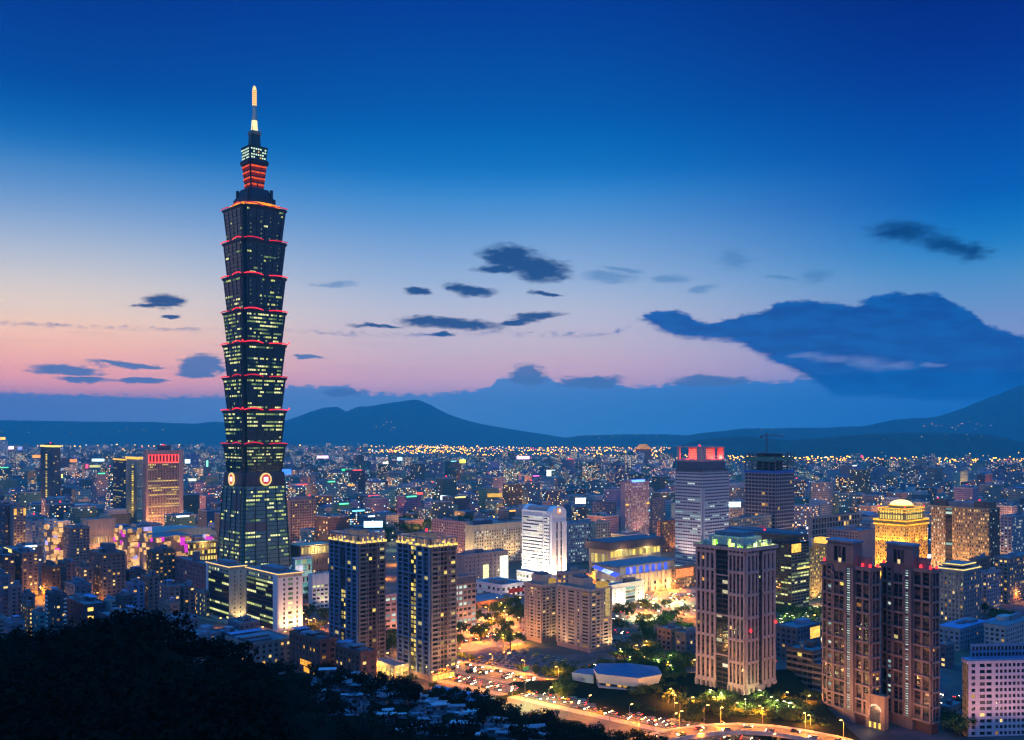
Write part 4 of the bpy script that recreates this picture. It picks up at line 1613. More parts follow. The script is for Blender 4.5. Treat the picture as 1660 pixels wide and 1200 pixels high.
# --- tower under construction with its crane
def construction():
    b = B('unfinished_tower', 'unfinished tower with bare top floors, green netting and a blue safety band', 'unfinished tower', 1208, 1257, 1287, 768, 1230)
    W = surf('raw_concrete', (0.30, 0.25, 0.25))
    H = b.H
    b.core(DARKSP)
    for f in 'LR':
        b.face(f, 9, 22, 0, H, wf=.86, hf=.68, wm=W, sm=W, pier=.3, sp=.6, lit=.04, pal='warm', dark=DARKWIN[1])
    b.roof.box(-b.hx - 1, b.hx + 1, -b.hy - 1, b.hy + 1, H, H + 3.4, surf('blue_safety_net', (0.03, 0.13, 0.42)))
    fr = M()
    zt = WZ(734, 1230)
    STEEL = surf('bare_steel', (0.12, 0.12, 0.13))
    NET = surf('green_netting', (0.05, 0.16, 0.13))
    nf = 6
    for i in range(6):
        for j in range(6):
            if i in (0, 5) or j in (0, 5):
                x, y = -b.hx + 2 * b.hx * i / 5, -b.hy + 2 * b.hy * j / 5
                zz = zt if (j > 1 or i > 2) else zt - 5
                fr.box(x - .4, x + .4, y - .4, y + .4, H + 3.4, zz, STEEL)
    for k in range(nf):
        z = H + 3.4 + (zt - H - 4) * (k + 1) / nf
        fr.box(-b.hx - .3, b.hx + .3, -b.hy - .3, b.hy + .3, z - .35, z, STEEL if k < 5 else STEEL)
    fr.box(-b.hx * .5, b.hx * .5, -b.hy * .5, b.hy * .5, H + 3.4, zt - 2, DARKC)
    b.add_part('steel_frame', fr)
    nt = M()
    b.fbox('L', 0, 1, H + 15, H + 21, .25, NET, off=.6, tgt=nt)
    b.fbox('R', 0, 1, H + 16, H + 21, .25, NET, off=.6, tgt=nt)
    b.add_part('netting', nt)
    b.done()
    b.flood('L', .5, 42000, (1, .6, .4), 22, 12)
    b.flood('R', .5, 30000, (1, .6, .4), 22, 12)
    c = b.w2(Vector((0, 4, zt - 2)))
    cr = empty('tower_crane', (c.x, c.y, zt - b.root.location.z - 2 - .0), R(10), 'tower crane standing on top of the unfinished tower', 'crane')
    mst = M()
    h = WZ(707, 1230) - zt + 6
    for sx in (-1, 1):
        for sy in (-1, 1):
            mst.bar((sx, sy, 0), (sx, sy, h), .22, STEEL)
    for k in range(8):
        z0, z1 = h * k / 8, h * (k + 1) / 8
        mst.bar((-1, -1, z0), (1, -1, z1), .15, STEEL)
        mst.bar((-1, 1, z0), (-1, -1, z1), .15, STEEL)
    mst.build('mast', cr)
    jb = M()
    jb.bar((-8, 0, h - 4), (24, 0, h - 4.5), .4, STEEL)
    jb.bar((-8, 0, h - 3), (24, 0, h - 4.0), .25, STEEL)
    jb.bar((0, 0, h), (22, 0, h - 4), .15, STEEL)
    jb.bar((0, 0, h), (-8, 0, h - 4), .15, STEEL)
    jb.box(-9, -6, -1, 1, h - 6.5, h - 4, STEEL)
    jb.build('jib', cr)


construction()


# --- the red-topped trade tower in the west
def trade_tower():
    b = B('office_tower', 'brown stone office tower with rows of lit windows and a red-lit top storey', 'office tower', 232, 237, 297, 731, 1445)
    W = surf('rose_stone', (0.40, 0.26, 0.22))
    H, nr = b.H, 30
    b.core(W)
    z1 = WZ(752, 1445)
    b.face('R', 20, nr, 4, z1, wf=.62, hf=.5, t0=.05, t1=.88, wm=W, sm=BROWN, pier=.6, sp=.3, lit=.62, pal='yellow', run=6, rowvar=True)
    b.fbox('R', .88, 1, 0, H, .6, W)
    b.fbox('R', 0, .05, 0, H, .6, W)
    b.face('L', 3, nr, 4, z1, wf=.5, hf=.4, wm=W, lit=.05)
    b.fbox('R', .05, .88, WZ(737, 1445), H, .55, W)
    rd = M()
    RR = glow('top_red_light', (1.0, .03, .04), 1.2, .2, .3)
    RP = glow('top_pink_light', (1.0, .16, .14), 1.4, .2, .3)
    za, zb = z1 + 1.5, WZ(737, 1445)
    b.fbox('R', .06, .87, za, zb, .12, RR, tgt=rd)
    for i in range(10):
        t = .06 + .81 * i / 9
        b.fbox('R', t - .008, t + .008, za, zb, .9, RP, tgt=rd)
    b.fbox('R', .06, .87, za - 1, za, .9, RP, tgt=rd)
    for i in range(9):
        t = .06 + .81 * (i + .32) / 9
        b.fbox('R', t, t + .035, za + 2, zb - 2, .3, MAROON, tgt=rd)
    b.add_part('red_top_storey', rd)
    b.parapet(MAUVE, .8)
    b.roofbox(.36, .68, .2, .8, 8, DARKC)
    beacon(b, 0, 0, H + 8, 1.6)
    b.done()
    for t in (.1, .5, .9):
        b.flood('R', t, 52000, (1, .55, .3), 18, 5)


trade_tower()


# ------------------------------------------------------------------ the other named buildings, west to east
def simple(name, label, cat, pl, ps, pr, pt, Y, wall, lit=.15, pal='warm', fl=3.4, bw=3.4, wf=.55, hf=.5, roof=1, single=36, run=1, rowvar=False,
           group=None, sm=None, skipL=False, skipR=False, crown=None, dark=None, par=1.0, pier=.4, sp=.25, th=None, both=(1, 1)):
    b = B(name, label, cat, pl, ps, pr, pt, Y, group, th=th)
    b.core(wall)
    nr = max(int(b.H / fl), 2)
    if not skipL:
        b.face('L', max(int(b.LL / bw), 1), nr, .5, b.H - .8, wf=wf, hf=hf, wm=wall, sm=sm, pier=pier, sp=sp, lit=lit * both[0], pal=pal, run=run, rowvar=rowvar, dark=dark)
    if not skipR:
        b.face('R', max(int(b.LR / bw), 1), nr, .5, b.H - .8, wf=wf, hf=hf, wm=wall, sm=sm, pier=pier, sp=sp, lit=lit * both[1], pal=pal, run=run, rowvar=rowvar, dark=dark)
    if par:
        b.parapet(wall, par)
    r = b.rng
    for i in range(roof):
        x, y = r.uniform(.08, .6), r.uniform(.08, .6)
        b.roofbox(x, min(x + r.uniform(.18, .4), .96), y, min(y + r.uniform(.18, .4), .96), r.uniform(2, 4.5), r.choice([ROOF_G, wall, DARKC, BLUEG]))
    if roof:
        x, y = r.uniform(-.6, .6) * b.hx, r.uniform(-.6, .6) * b.hy
        b.roof.cyl(x, y, b.H, b.H + 2.6, 1.1, 1.1, METAL, 10)
    if crown:
        c = M()
        X, Yh = b.hx + .7, b.hy + .7
        c.box(-X, X, -Yh - .3, -Yh, b.H - crown[1], b.H, crown[0])
        c.box(-X - .3, -X, -Yh, Yh, b.H - crown[1], b.H, crown[0])
        b.add_part('crown_light', c)
    b.single = single
    return b


AMBER = glow('amber_cornice_light', (1.0, .55, .10), 1.4, .4, .4)
YWASH = glow('yellow_cornice_light', (1.0, .78, .22), 1.4, .4, .4)
# far west
b = simple('office_tower', 'dark slim tower with a yellow-lit rim and one lit window strip', 'office tower', 66, 86, 98, 722, 2000, DARKC, .05, 'yellow', crown=(YWASH, 4))
b.face('L', 1, 22, 14, b.H * .86, wf=.9, hf=.6, t0=.42, t1=.56, wm=DARKC, lit=.85, pal='yellow', pier=0, sp=0, off=.5)
b.roofbox(.3, .7, .3, .7, 4, DARKC)
beacon(b, 0, 0, b.H + 4, 1.5)
b.done(40)
b = simple('office_tower', 'slim dark office tower with lit floors and amber roof rim beside the red-topped tower', 'office tower', 184, 200, 203, 744, 1620, DARKC, .45, 'yellow', rowvar=True, run=4, crown=(AMBER, 2.5))
b.done(40)
b = simple('office_tower', 'cream tower with a lit stair strip and amber roof, beside the red-topped tower', 'office tower', 204, 222, 234, 741, 1640, CREAM, .06, 'yellow', crown=(AMBER, 4), skipL=True)
b.face('L', 1, 24, 10, b.H * .9, wf=.9, hf=.6, t0=.55, t1=.72, wm=CREAM, lit=.95, pal='yellow', pier=0, sp=0, off=.4)
b.face('R', 3, 26, 4, b.H - 2, wf=.5, hf=.5, wm=CREAM, lit=.4, pal='yellow')
b.flood('L', .5, 16000, (1, .7, .3), 20, 6)
b.done(40)
b = simple('apartment_tower', 'tan apartment tower with two amber-lit crown niches', 'apartment tower', 13, 22, 42, 824, 1260, TAUPE, .42, 'warm', skipL=True)
for t in (.02, .78):
    b.sign('R', t, t + .22, b.H - 9, b.H - 1, glow('niche_light', (1.0, .5, .1), 1.2, .4, .3), 'niche_light', .8)
b.roofbox(.35, .65, .2, .8, 6, TAUPE)
b.flood('R', .5, 16000, (1, .55, .2), 10, 5)
b.done(40)
simple('apartment_block', 'dark grey apartment block beside the amber-niched tower', 'apartment block', -40, 8, 13, 821, 1270, DARKC, .12, 'warm').done(30)
simple('office_block', 'dim block with greenish lit windows and a lit ground hall', 'office block', 41, 52, 73, 846, 1240, GREYC, .5, 'dim').done(30)
# lit eave of the low hall in front of it
b = simple('temple_hall', 'low hall with glowing yellow eaves among dark apartment blocks', 'hall', 8, 26, 44, 893, 1010, TAUPE, .1, 'yellow', crown=(YWASH, 4.5), roof=0)
b.done(20)
# stone theatre block and lantern boxes
b = simple('theatre', 'orange floodlit stone block with a blank upper wall and tall lit windows', 'theatre', 131, 142, 187, 844, 1090, surf('sandstone', (0.52, .36, .25)), .0, 'warm', skipL=True, skipR=True, roof=1)
b.face('R', 9, 1, 2, b.H * .42, wf=.35, hf=.9, wm=CREAM, lit=.2, pal='warm')
b.face('R', 6, 1, b.H * .5, b.H * .68, wf=.4, hf=.7, wm=CREAM, lit=.9, pal='warm', t0=.1, t1=.8)
for t in (.15, .4, .65, .9):
    b.flood('R', t, 15000, (1, .5, .2), 9, 14, 40)
b.done(40)
simple('office_block', 'grey brown block in front of the orange stone theatre', 'office block', 103, 118, 145, 857, 1040, TAUPE, .14, 'warm').done(30)


def lantern_building(label, pl, ps, pr, pt, Y, nL, nR, magenta, group='buildings faced with lantern boxes'):
    b = B('shopping_building', label, 'shopping building', pl, ps, pr, pt, Y, group)
    b.core(surf('shop_stone', (0.32, .22, .18)))
    CR = [glow('lantern_cream_light', (1.0, .52, .2), k, .4, .25) for k in (.55, .85, 1.2)]
    MG = glow('lantern_magenta_light', (.80, .05, .70), 1.0, .25, .3)
    LV = glow('lantern_violet_light', (.62, .5, 1.0), .9, .3, .3)
    for f, n in (('L', nL), ('R', nR)):
        L_ = b.LL if f == 'L' else b.LR
        for i in range(n):
            w = 4.6 / L_
            t = b.rng.uniform(0, max(1 - w, .02))
            z = b.rng.uniform(.12, 1.05) * b.H
            m = M()
            q = b.rng.random()
            mt = MG if q < magenta else (LV if q < magenta + .08 else b.rng.choice(CR))
            d = b.rng.uniform(1, 2.6)
            b.fbox(f, t, t + w, z, z + 4.4, d, mt, tgt=m)
            m.build('lantern_box', b.root)
    b.face('R', 6, 2, 1, 8, wf=.7, hf=.6, wm=CREAM, lit=.9, pal='warm')
    b.parapet(CREAM, .8)
    b.done(20)
    for t in (.2, .7):
        b.flood('R', t, 30000, (1, .55, .25), 9, 2, 20)
    b.flood('L', .5, 24000, (1, .55, .3), 9, 2, 20)
    return b


lantern_building('shopping block faced with cream and magenta lantern boxes, left of the domed hall', 186, 206, 246, 862, 1075, 24, 34, .14)
lantern_building('shopping block with stacked glowing cream boxes, low in front of the domed hall', 226, 252, 312, 872, 1030, 16, 44, .10)
lantern_building('shopping block with magenta panels tucked beside the great tower', 303, 316, 351, 872, 1060, 12, 26, .34)
lantern_building('small violet-lit cinema front with ragged stacked boxes', 74, 82, 104, 858, 1060, 14, 26, .04)
simple('office_block', 'slim white office block behind the violet cinema front', 'office block', 72, 80, 92, 843, 1110, WHITE, .3, 'warm').done(30)
# exhibition hall with the green vault
b = B('exhibition_hall', 'wide exhibition hall under a shallow grey-green vaulted roof', 'exhibition hall', 228, 250, 352, 874, 1180)
b.core(surf('hall_stone', (0.34, .22, .17)))
vg = surf('green_vault', (0.20, .27, .25), .6)
n = 12
arc = lambda y: [(b.hx * math.cos(math.pi * k / n), y, b.H + 11 * math.sin(math.pi * k / n) ** .8) for k in range(n + 1)]
b.roof.loft([arc(-b.hy), arc(b.hy)], vg)
b.face('R', 22, 2, 1, b.H - 2, wf=.6, hf=.5, wm=BROWN, lit=.25, pal='warm')
b.done(30)
b.flood('R', .7, 14000, (1, .55, .3), 14, 8)
b = simple('lit_hall', 'flat-roofed hall glowing yellow under its eaves at the foot of the great tower', 'hall', 305, 308, 350, 880, 1010, BROWN, .9, 'yellow', fl=6, bw=3, wf=.7, hf=.6, roof=0, par=0)
b.roof.box(-b.hx - 2, b.hx + 2, -b.hy - 2, b.hy + 2, b.H, b.H + .9, CREAM)
for z in (1.0,):
    point(b.wpt('R', .5, b.H - 2, 5), 6000, (1, .7, .2), .6, b.root)
b.done(60)
simple('office_annex', 'pinkish low annex behind the red-topped tower', 'annex', 297, 300, 349, 846, 1500, PINKT, .12, 'warm').done(20)
# dark low offices in front of the great tower
b = simple('office_block', 'dark low office block with purple stone and an unlit curved roof', 'office block', 284, 333, 348, 916, 905, surf('purple_stone', (0.16, .12, .15)), .05, 'white', fl=4, wf=.5, hf=.6, roof=0)
b.roof.cyl(b.hx * .1, -b.hy * .1, b.H, b.H + 9, b.hx * .85, b.hx * .8, DARKC, 20)
b.done(40)
simple('office_annex', 'lit annex at the end of the white slab offices', 'annex', 318, 333, 337, 962, 815, TAUPE, .5, 'yellow').done(20)
# great tower podium
b = simple('shopping_mall', 'mall podium with a row of glowing yellow windows beside the great tower', 'shopping mall', 470, 486, 536, 886, 1010, BROWN, 0, 'yellow', skipL=True, skipR=True, roof=0)
b.face('R', 12, 1, b.H - 9, b.H - 1, wf=.7, hf=.8, wm=CREAM, lit=1.0, pal='yellow', t0=.04, t1=.98)
b.face('R', 10, 2, 2, b.H - 12, wf=.6, hf=.5, wm=BROWN, lit=.3, pal='warm', t0=.04, t1=.98)
b.roof.box(-b.hx - 1.5, b.hx + 1.5, -b.hy - 2, b.hy + 1, b.H, b.H + .8, CREAM)
point(b.wpt('R', .5, b.H - 4, 6), 9000, (1, .75, .3), .6, b.root)
b.done(60)
tealg = glow('teal_glazing_light', (.25, .75, .65), .45, .5, .25)
b = B('glass_atrium', 'teal lit glass atrium with a bright screen at the foot of the great tower', 'atrium', 474, 478, 506, 906, 930)
b.core(surf('atrium_frame', (0.2, .3, .3)))
b.face('R', 9, 6, 0, b.H - 1, wf=.88, hf=.86, wm=WHITE, pier=.3, sp=.3, lit=.75, pal=[tealg, tealg, PAL_M['green'][1], PAL_M['cool'][0]])
b.sign('R', .05, .42, b.H * .35, b.H * .8, glow('screen_light', (.85, .8, 1.0), .9, .25, .4), 'screen', .9)
b.parapet(WHITE, .8)
b.done(40)
b = simple('white_block', 'white office block with a plain upper wall between mall and pergola tower', 'office block', 500, 506, 538, 933, 850, WHITE, .25, 'green', skipL=True, hf=.5, wf=.75)
b.fbox('R', 0, 1, b.H - 9, b.H, .6, WHITE)
b.flood('R', .6, 7000, (1, .7, .4), 9, 3)
b.done(40)
b = simple('office_block', 'reddish brown grid-fronted office block just beyond the great tower', 'office block', 466, 470, 512, 812, 1340, surf('salmon_stone', (0.42, .24, .18)), .04, 'yellow', fl=3.6, bw=3.6, wf=.62, hf=.6, pier=.7, sp=.5, skipL=True)
b.roofbox(.06, .85, .1, .9, 5, MAUVE)
beacon(b, b.hx * .6, 0, b.H + 5, 1.3)
b.flood('R', .5, 22000, (1, .5, .25), 18, 5)
b.flood('R', .9, 16000, (1, .5, .25), 18, 5)
b.done(40)
# between and behind the pergola towers
b = simple('office_block', 'salmon office block seen between the two pergola towers', 'office block', 610, 614, 652, 968, 740, PINKT, .3, 'cool', fl=4, bw=4.5, wf=.7, hf=.45, skipL=True)
b.flood('R', .6, 9000, (1, .5, .2), 9, 2)
b.done(40)
b = simple('office_block', 'concrete office block with green-white lit floors beside the taller pergola tower', 'office block', 732, 736, 771, 938, 760, MAUVE, .5, 'cool', fl=4.2, bw=4, wf=.72, hf=.5, run=2, skipL=True)
b.fbox('R', 0, 1, b.H - 5, b.H, .7, DARKC)
b.flood('R', .6, 9000, (1, .55, .25), 10, 2)
b.done(60)
# city government complex
b = simple('government_building', 'cream government block with a long gridded front and blank corner', 'government building', 700, 755, 760, 848, 1180, PINKT, .06, 'white', roof=1)
b.done(30)
b = simple('government_building', 'long cream gridded building with its blank corner lit yellow', 'government building', 754, 768, 862, 853, 1130, CREAM, .0, 'white', skipL=True, skipR=True, roof=1)
b.face('R', 24, 11, 1, b.H - 6, wf=.5, hf=.5, wm=CREAM, lit=.25, pal='white', t0=.0, t1=1)
b.flood('L', .5, 60000, (1, .72, .32), 14, 4)
b.flood('R', .15, 60000, (1, .68, .3), 16, 6)
b.flood('R', .6, 42000, (1, .68, .3), 16, 6)
b.done(60)
b = simple('office_block', 'grey flat-roofed block with two brightly lit entrance bays near the arched tower', 'office block', 738, 752, 824, 901, 985, MAUVE, .08, 'yellow', fl=4.2, bw=5, wf=.3, hf=.35, roof=2, skipL=True)
b.sign('R', .42, .54, 2, b.H * .62, glow('bay_light', (1, .9, .5), 1.2, .5, .5), 'lit_bay', .9)
b.sign('R', .80, .98, 2, b.H * .86, glow('bay_bright_light', (1, .95, .62), 1.9, .3, .4), 'lit_bay', .9)
point(b.wpt('R', .9, 10, 8), 9000, (1, .85, .5), .6, b.root)
b.done(40)
b = simple('low_hall', 'long low hall with a brown flat roof among street trees', 'hall', 700, 738, 842, 983, 845, surf('rust_panel', (0.30, .13, .06)), .1, 'warm', fl=5, bw=6, roof=0)
b.flood('R', .5, 8000, (1, .5, .15), 10, 2)
b.done(20)
b = simple('cinema_building', 'low white building with a curved roof and a red side', 'cinema', 768, 812, 852, 950, 905, WHITE, .12, 'cool', fl=6, bw=6, roof=1)
b.sign('R', .3, .9, b.H * .35, b.H * .7, glow('red_stripe_light', (.75, .08, .08), .35, .3), 'red_stripe', .6)
b.flood('R', .5, 9000, (1, .8, .6), 12, 2)
b.done(20)
# east of the arched tower
b = simple('government_building', 'grey concrete block with rows of cool lit windows right of the arched tower', 'government building', 905, 921, 968, 851, 1150, GREYC, .5, 'cool', fl=3.8, bw=3.6, wf=.5, hf=.45, skipL=True)
b.done(50)
b = simple('government_building', 'tan slab with a carved emblem panel behind the flat-roofed arts hall', 'government building', 958, 966, 988, 848, 1170, CREAM, .05, 'white', skipL=True)
b.flood('R', .5, 9000, (1, .65, .35), 12, 4)
b.done(20)
b = B('arts_hall', 'arts hall with a dark overhanging flat roof and a yellow-lit gallery', 'arts hall', 955, 987, 1072, 892, 1000)
b.core(CREAM)
b.face('L', 5, 2, 2, b.H - 2, wf=.8, hf=.6, wm=CREAM, lit=.9, pal='yellow', t0=.1, t1=1)
b.face('R', 14, 1, b.H - 9, b.H - 1, wf=.85, hf=.75, wm=CREAM, lit=.95, pal='yellow', t0=.02, t1=.97)
b.roof.box(-b.hx - 3, b.hx + 3, -b.hy - 3, b.hy + 3, b.H, b.H + 7.5, surf('dark_bronze_roof', (0.13, .09, .09)))
b.roof.box(-b.hx - 2, b.hx + 2, -b.hy - 2, b.hy + 2, b.H + 7.5, b.H + 8.2, DARKC)
for t in (.2, .7):
    point(b.wpt('R', t, b.H - 3, 5), 6000, (1, .75, .3), .6, b.root)
b.flood('L', .6, 12000, (1, .7, .3), 9, 2)
b.done(60)
b = B('department_store', 'beige store with a blue-lit rooftop colonnade and a sweeping blue canopy', 'department store', 966, 1006, 1095, 934, 915)
b.core(surf('store_stone', (0.52, .40, .28)))
BLU = glow('canopy_blue_light', (.06, .12, 1.0), 1.3, .4, .2)
BLW = glow('canopy_white_light', (.5, .7, 1.0), 1.5, .4, .2)
b.face('L', 5, 2, 2, b.H - 4, wf=.7, hf=.5, wm=CREAM, lit=.8, pal='white')
b.face('R', 9, 2, 1, 12, wf=.5, hf=.6, wm=CREAM, lit=.3, pal='warm', t0=.03, t1=.97)
for i in range(13):
    b.fbox('R', .02 + .96 * i / 12 - .005, .02 + .96 * i / 12 + .005, 0, b.H, .9, CREAM)
col_ = M()
b.roof.box(-b.hx * .98, b.hx * .98, -b.hy * .9, b.hy * .9, b.H, b.H + 7.5, GREYC)
for i in range(7):
    t = .12 + .8 * i / 7
    b.fbox('R', t, t + .055, b.H + .4, b.H + 6.8, .35, BLU, off=-b.hy * .1, tgt=col_)
b.add_part('blue_colonnade_light', col_)
b.roof.box(-b.hx - 3.5, b.hx + 2, -b.hy - 1, b.hy + 2, b.H + 7.5, b.H + 9, ROOF_G)
cn = M()
for k in range(8):
    t0, t1 = k / 8, (k + 1) / 8
    y0, y1 = b.hy - t0 * b.LL, b.hy - t1 * b.LL
    cn.quad([(-b.hx - 5 - 2 * t0, y0, b.H + 5 - 5.5 * t0), (-b.hx - 5 - 2 * t1, y1, b.H + 5 - 5.5 * t1), (-b.hx - .6, y1, b.H + 7 - 5 * t1), (-b.hx - .6, y0, b.H + 7 - 5 * t0)], BLW if k in (3, 4, 5) else BLU)
b.add_part('blue_canopy', cn)
for t in (.15, .4, .6, .85):
    b.flood('R', t, 15000, (1, .68, .34), 9, 1, 12)
b.flood('L', .5, 12000, (1, .8, .5), 9, 1, 10)
for t in (.2, .6):
    point(b.wpt('R', t, b.H + 4, -b.hy * .1 + 2), 1500, (.1, .15, 1), .5, b.root)
b.done(40)
b = B('station_building', 'white glass-fronted corner building, brilliantly lit, behind the beige apartment pair', 'office building', 978, 989, 1044, 950, 862)
b.core(WHITE)
b.face('R', 1, 5, 2, b.H - 3, wf=.9, hf=.75, t0=.42, t1=.74, wm=WHITE, lit=.9, pal='cool', pier=.3, sp=.3)
b.face('R', 2, 5, 2, b.H - 3, wf=.2, hf=.3, t0=.05, t1=.4, wm=WHITE, lit=0)
b.face('R', 2, 5, 2, b.H - 3, wf=.3, hf=.4, t0=.76, t1=1, wm=WHITE, lit=0)
b.parapet(WHITE, .8)
b.roofbox(.5, .8, .3, .7, 4, DARKC)
b.sign('R', .18, .42, 1, 5.5, glow('shopfront_light', (1, .95, .75), 2.2, .3), 'shopfront', 1.2)
point(b.wpt('R', .3, 5, 5), 9000, (1, .85, .5), .6, b.root)
b.flood('R', .2, 16000, (1, .8, .5), 8, 1, 12)
b.flood('R', .85, 12000, (.9, 1, .6), 8, 1, 12)
b.flood('L', .5, 6000, (1, .8, .5), 8, 1, 12)
b.done(40)
b = simple('office_block', 'small office block with lit floors just behind the beige apartment pair', 'office block', 903, 912, 950, 930, 800, MAUVE, .55, 'warm', fl=3.6, wf=.6)
b.done(40)
# slim pink tower with blue crown
b = simple('office_tower', 'slim pink stepped tower with a blue-lit crown sign', 'office tower', 1006, 1013, 1052, 783, 1400, surf('rose_tile', (0.46, .28, .28)), .4, 'white', fl=3.7, bw=3.2, wf=.4, hf=.45, skipL=True, roof=0)
b.roofbox(.1, .9, .1, .9, 4, PINKT)
b.sign('R', .28, .76, b.H + .6, b.H + 3.6, glow('crown_blue_light', (.12, .3, 1.0), 3.0, .3), 'blue_sign', 3)
for t in (.03, .9):
    b.sign('R', t, t + .1, b.H * .60, b.H * .63, AMBER, 'amber_lamp', 1)
b.flood('R', .5, 24000, (1, .55, .4), 16, 6)
point(b.wpt('R', .5, b.H + 2, 4), 2500, (.1, .2, 1), .6, b.root)
b.done(40)
for (pl, ps, pr, pt, Y, w, lb, lit) in ((960, 966, 999, 815, 1450, PINKT, 'plain pink apartment slab left of the slim pink tower', .1), (1054, 1058, 1078, 810, 1500, MAUVE, 'mauve apartment slab right of the slim pink tower', .1),
                                        (1066, 1070, 1100, 846, 1250, surf('brick_orange', (.34, .16, .11)), 'brick-coloured block at the foot of the red-crowned tower', .25),
                                        (1178, 1184, 1206, 826, 1350, GREYC, 'grey block under a dazzling rooftop sign', .4),
                                        (1180, 1190, 1250, 842, 1180, CREAM, 'site buildings under construction with a red hoarding', .2)):
    b = simple('office_block', lb, 'office block', pl, ps, pr, pt, Y, w, lit, 'warm')
    if 'hoarding' in lb:
        b.sign('R', .45, .8, b.H * .1, b.H * .75, glow('hoarding_light', (.8, .03, .05), .5, .2), 'red_hoarding', 1)
    if 'brick' in lb:
        b.flood('R', .7, 12000, (1, .5, .15), 9, 2)
    b.done(24)
# neon front beside the green-crowned tower
b = simple('restaurant', 'low building with a glowing red and yellow neon front', 'restaurant', 1092, 1094, 1132, 922, 960, BROWN, .3, 'warm')
b.sign('R', .05, .75, b.H * .55, b.H * .95, glow('neon_red_light', (1, .25, .08), 1.4, .8, .9), 'neon_sign', 1)
b.flood('R', .5, 8000, (1, .7, .3), 8, 1, 10)
b.done(30)
# dark glass tower with an elliptical roof
b = B('glass_tower', 'dark glass tower with an oval roof lid and scattered lit floors', 'glass tower', 1165, 1283, 1311, 881, 830)
b.core(glass('black_glass', (0.01, .013, .022), .12))
b.face('L', 22, 22, 2, b.H - 2, wf=.88, hf=.55, wm=DARKSP, pier=.12, sp=.25, lit=.16, pal='green', run=2, rowvar=True, dark=DARKWIN[0])
b.face('R', 6, 22, 2, b.H - 2, wf=.88, hf=.55, wm=BROWN, pier=.25, sp=.3, lit=.4, pal='green', run=2, rowvar=True, dark=DARKWIN[0])
rr = [(b.hx * 1.02 * math.cos(2 * math.pi * k / 32), b.hy * 1.02 * math.sin(2 * math.pi * k / 32)) for k in range(32)]
lid = M()
lid.loft([[(x * s, y * s, b.H + z) for x, y in rr] for s, z in ((.97, 0), (.97, 5), (1.04, 5.2), (1.04, 7), (.9, 8.5))], surf('lid_metal', (.05, .055, .08), .35))
b.add_part('roof_lid', lid)
b.sign('R', .0, .5, b.H - 8, b.H - 1, AMBER, 'amber_corner_light', 1.0)
b.sign('R', .3, 1, b.H * .62, b.H * .64, YWASH, 'yellow_strip_light', 1.0)
beacon(b, -b.hx * .6, -b.hy * .2, b.H + 8, 1)
b.done(100)
# yellow-lit offices between the towers
b = simple('office_block', 'yellow-lit office block with many lit windows between tall dark towers', 'office block', 1309, 1313, 1346, 888, 900, surf('ochre_stone', (.40, .28, .14)), .5, 'yellow', fl=3.6, bw=3, wf=.6, hf=.45, skipL=True)
b.roofbox(.1, .7, .2, .8, 8, GREYC)
b.sign('R', .2, .5, b.H + 4, b.H + 9, AMBER, 'amber_sign', 12)
b.flood('R', .2, 20000, (1, .6, .2), 9, 1, 15)
b.flood('R', .8, 14000, (1, .6, .2), 9, 1, 15)
b.done(60)
b = simple('office_block', 'windowless mauve slab left of the golden domed tower', 'office block', 1340, 1391, 1420, 862, 1080, MAUVE, .0, 'warm', skipR=True, roof=1)
b.done(10)
b = simple('frame_building', 'unfinished grid frame block behind the mauve slab', 'office block', 1310, 1316, 1393, 840, 1150, surf('frame_stone', (.36, .28, .22)), .12, 'warm', fl=6, bw=6, wf=.78, hf=.78, pier=.8, sp=.7, skipL=True)
b.done(30)
# ring-lit apartment
b = simple('apartment_tower', 'apartment block with yellow-lit ring terraces on its roof', 'apartment tower', 1518, 1562, 1590, 928, 790, MAUVE, .12, 'warm', fl=3.5, bw=3, wf=.5, hf=.6, roof=0)
rg = M()
for (fx0, fx1, fy0, fy1, z) in ((0, 1, 0, 1, .6), (.12, .88, .12, .88, 4.2)):
    x0, x1, y0, y1 = -b.hx + fx0 * b.LR, -b.hx + fx1 * b.LR, -b.hy + fy0 * b.LL, -b.hy + fy1 * b.LL
    b.roof.box(x0, x1, y0, y1, b.H + z - .6, b.H + z + 1.6, MAUVE)
    rg.box(x0 - .4, x1 + .4, y0 - .4, y0 - .1, b.H + z + .7, b.H + z + 1.5, YWASH)
    rg.box(x0 - .4, x0 - .1, y0, y1 + .4, b.H + z + .7, b.H + z + 1.5, YWASH)
b.add_part('ring_light', rg)
b.done(50)
for (pl, ps, pr, pt, Y, w, lb, lit, pal) in (
        (1572, 1583, 1606, 908, 860, BROWN, 'brown apartment block behind the ring-lit one', .15, 'warm'),
        (1612, 1634, 1690, 906, 880, TAUPE, 'wide taupe apartment block at the eastern edge with warm windows', .3, 'warm'),
        (1622, 1640, 1666, 838, 1100, GREYC, 'grey block with lit stair hall beyond the beige grid slab', .25, 'white'),
        (1586, 1600, 1622, 930, 830, PINKT, 'small pink apartment block with a blue water tank', .2, 'warm')):
    simple('apartment_block', lb, 'apartment block', pl, ps, pr, pt, Y, w, lit, pal).done(30)
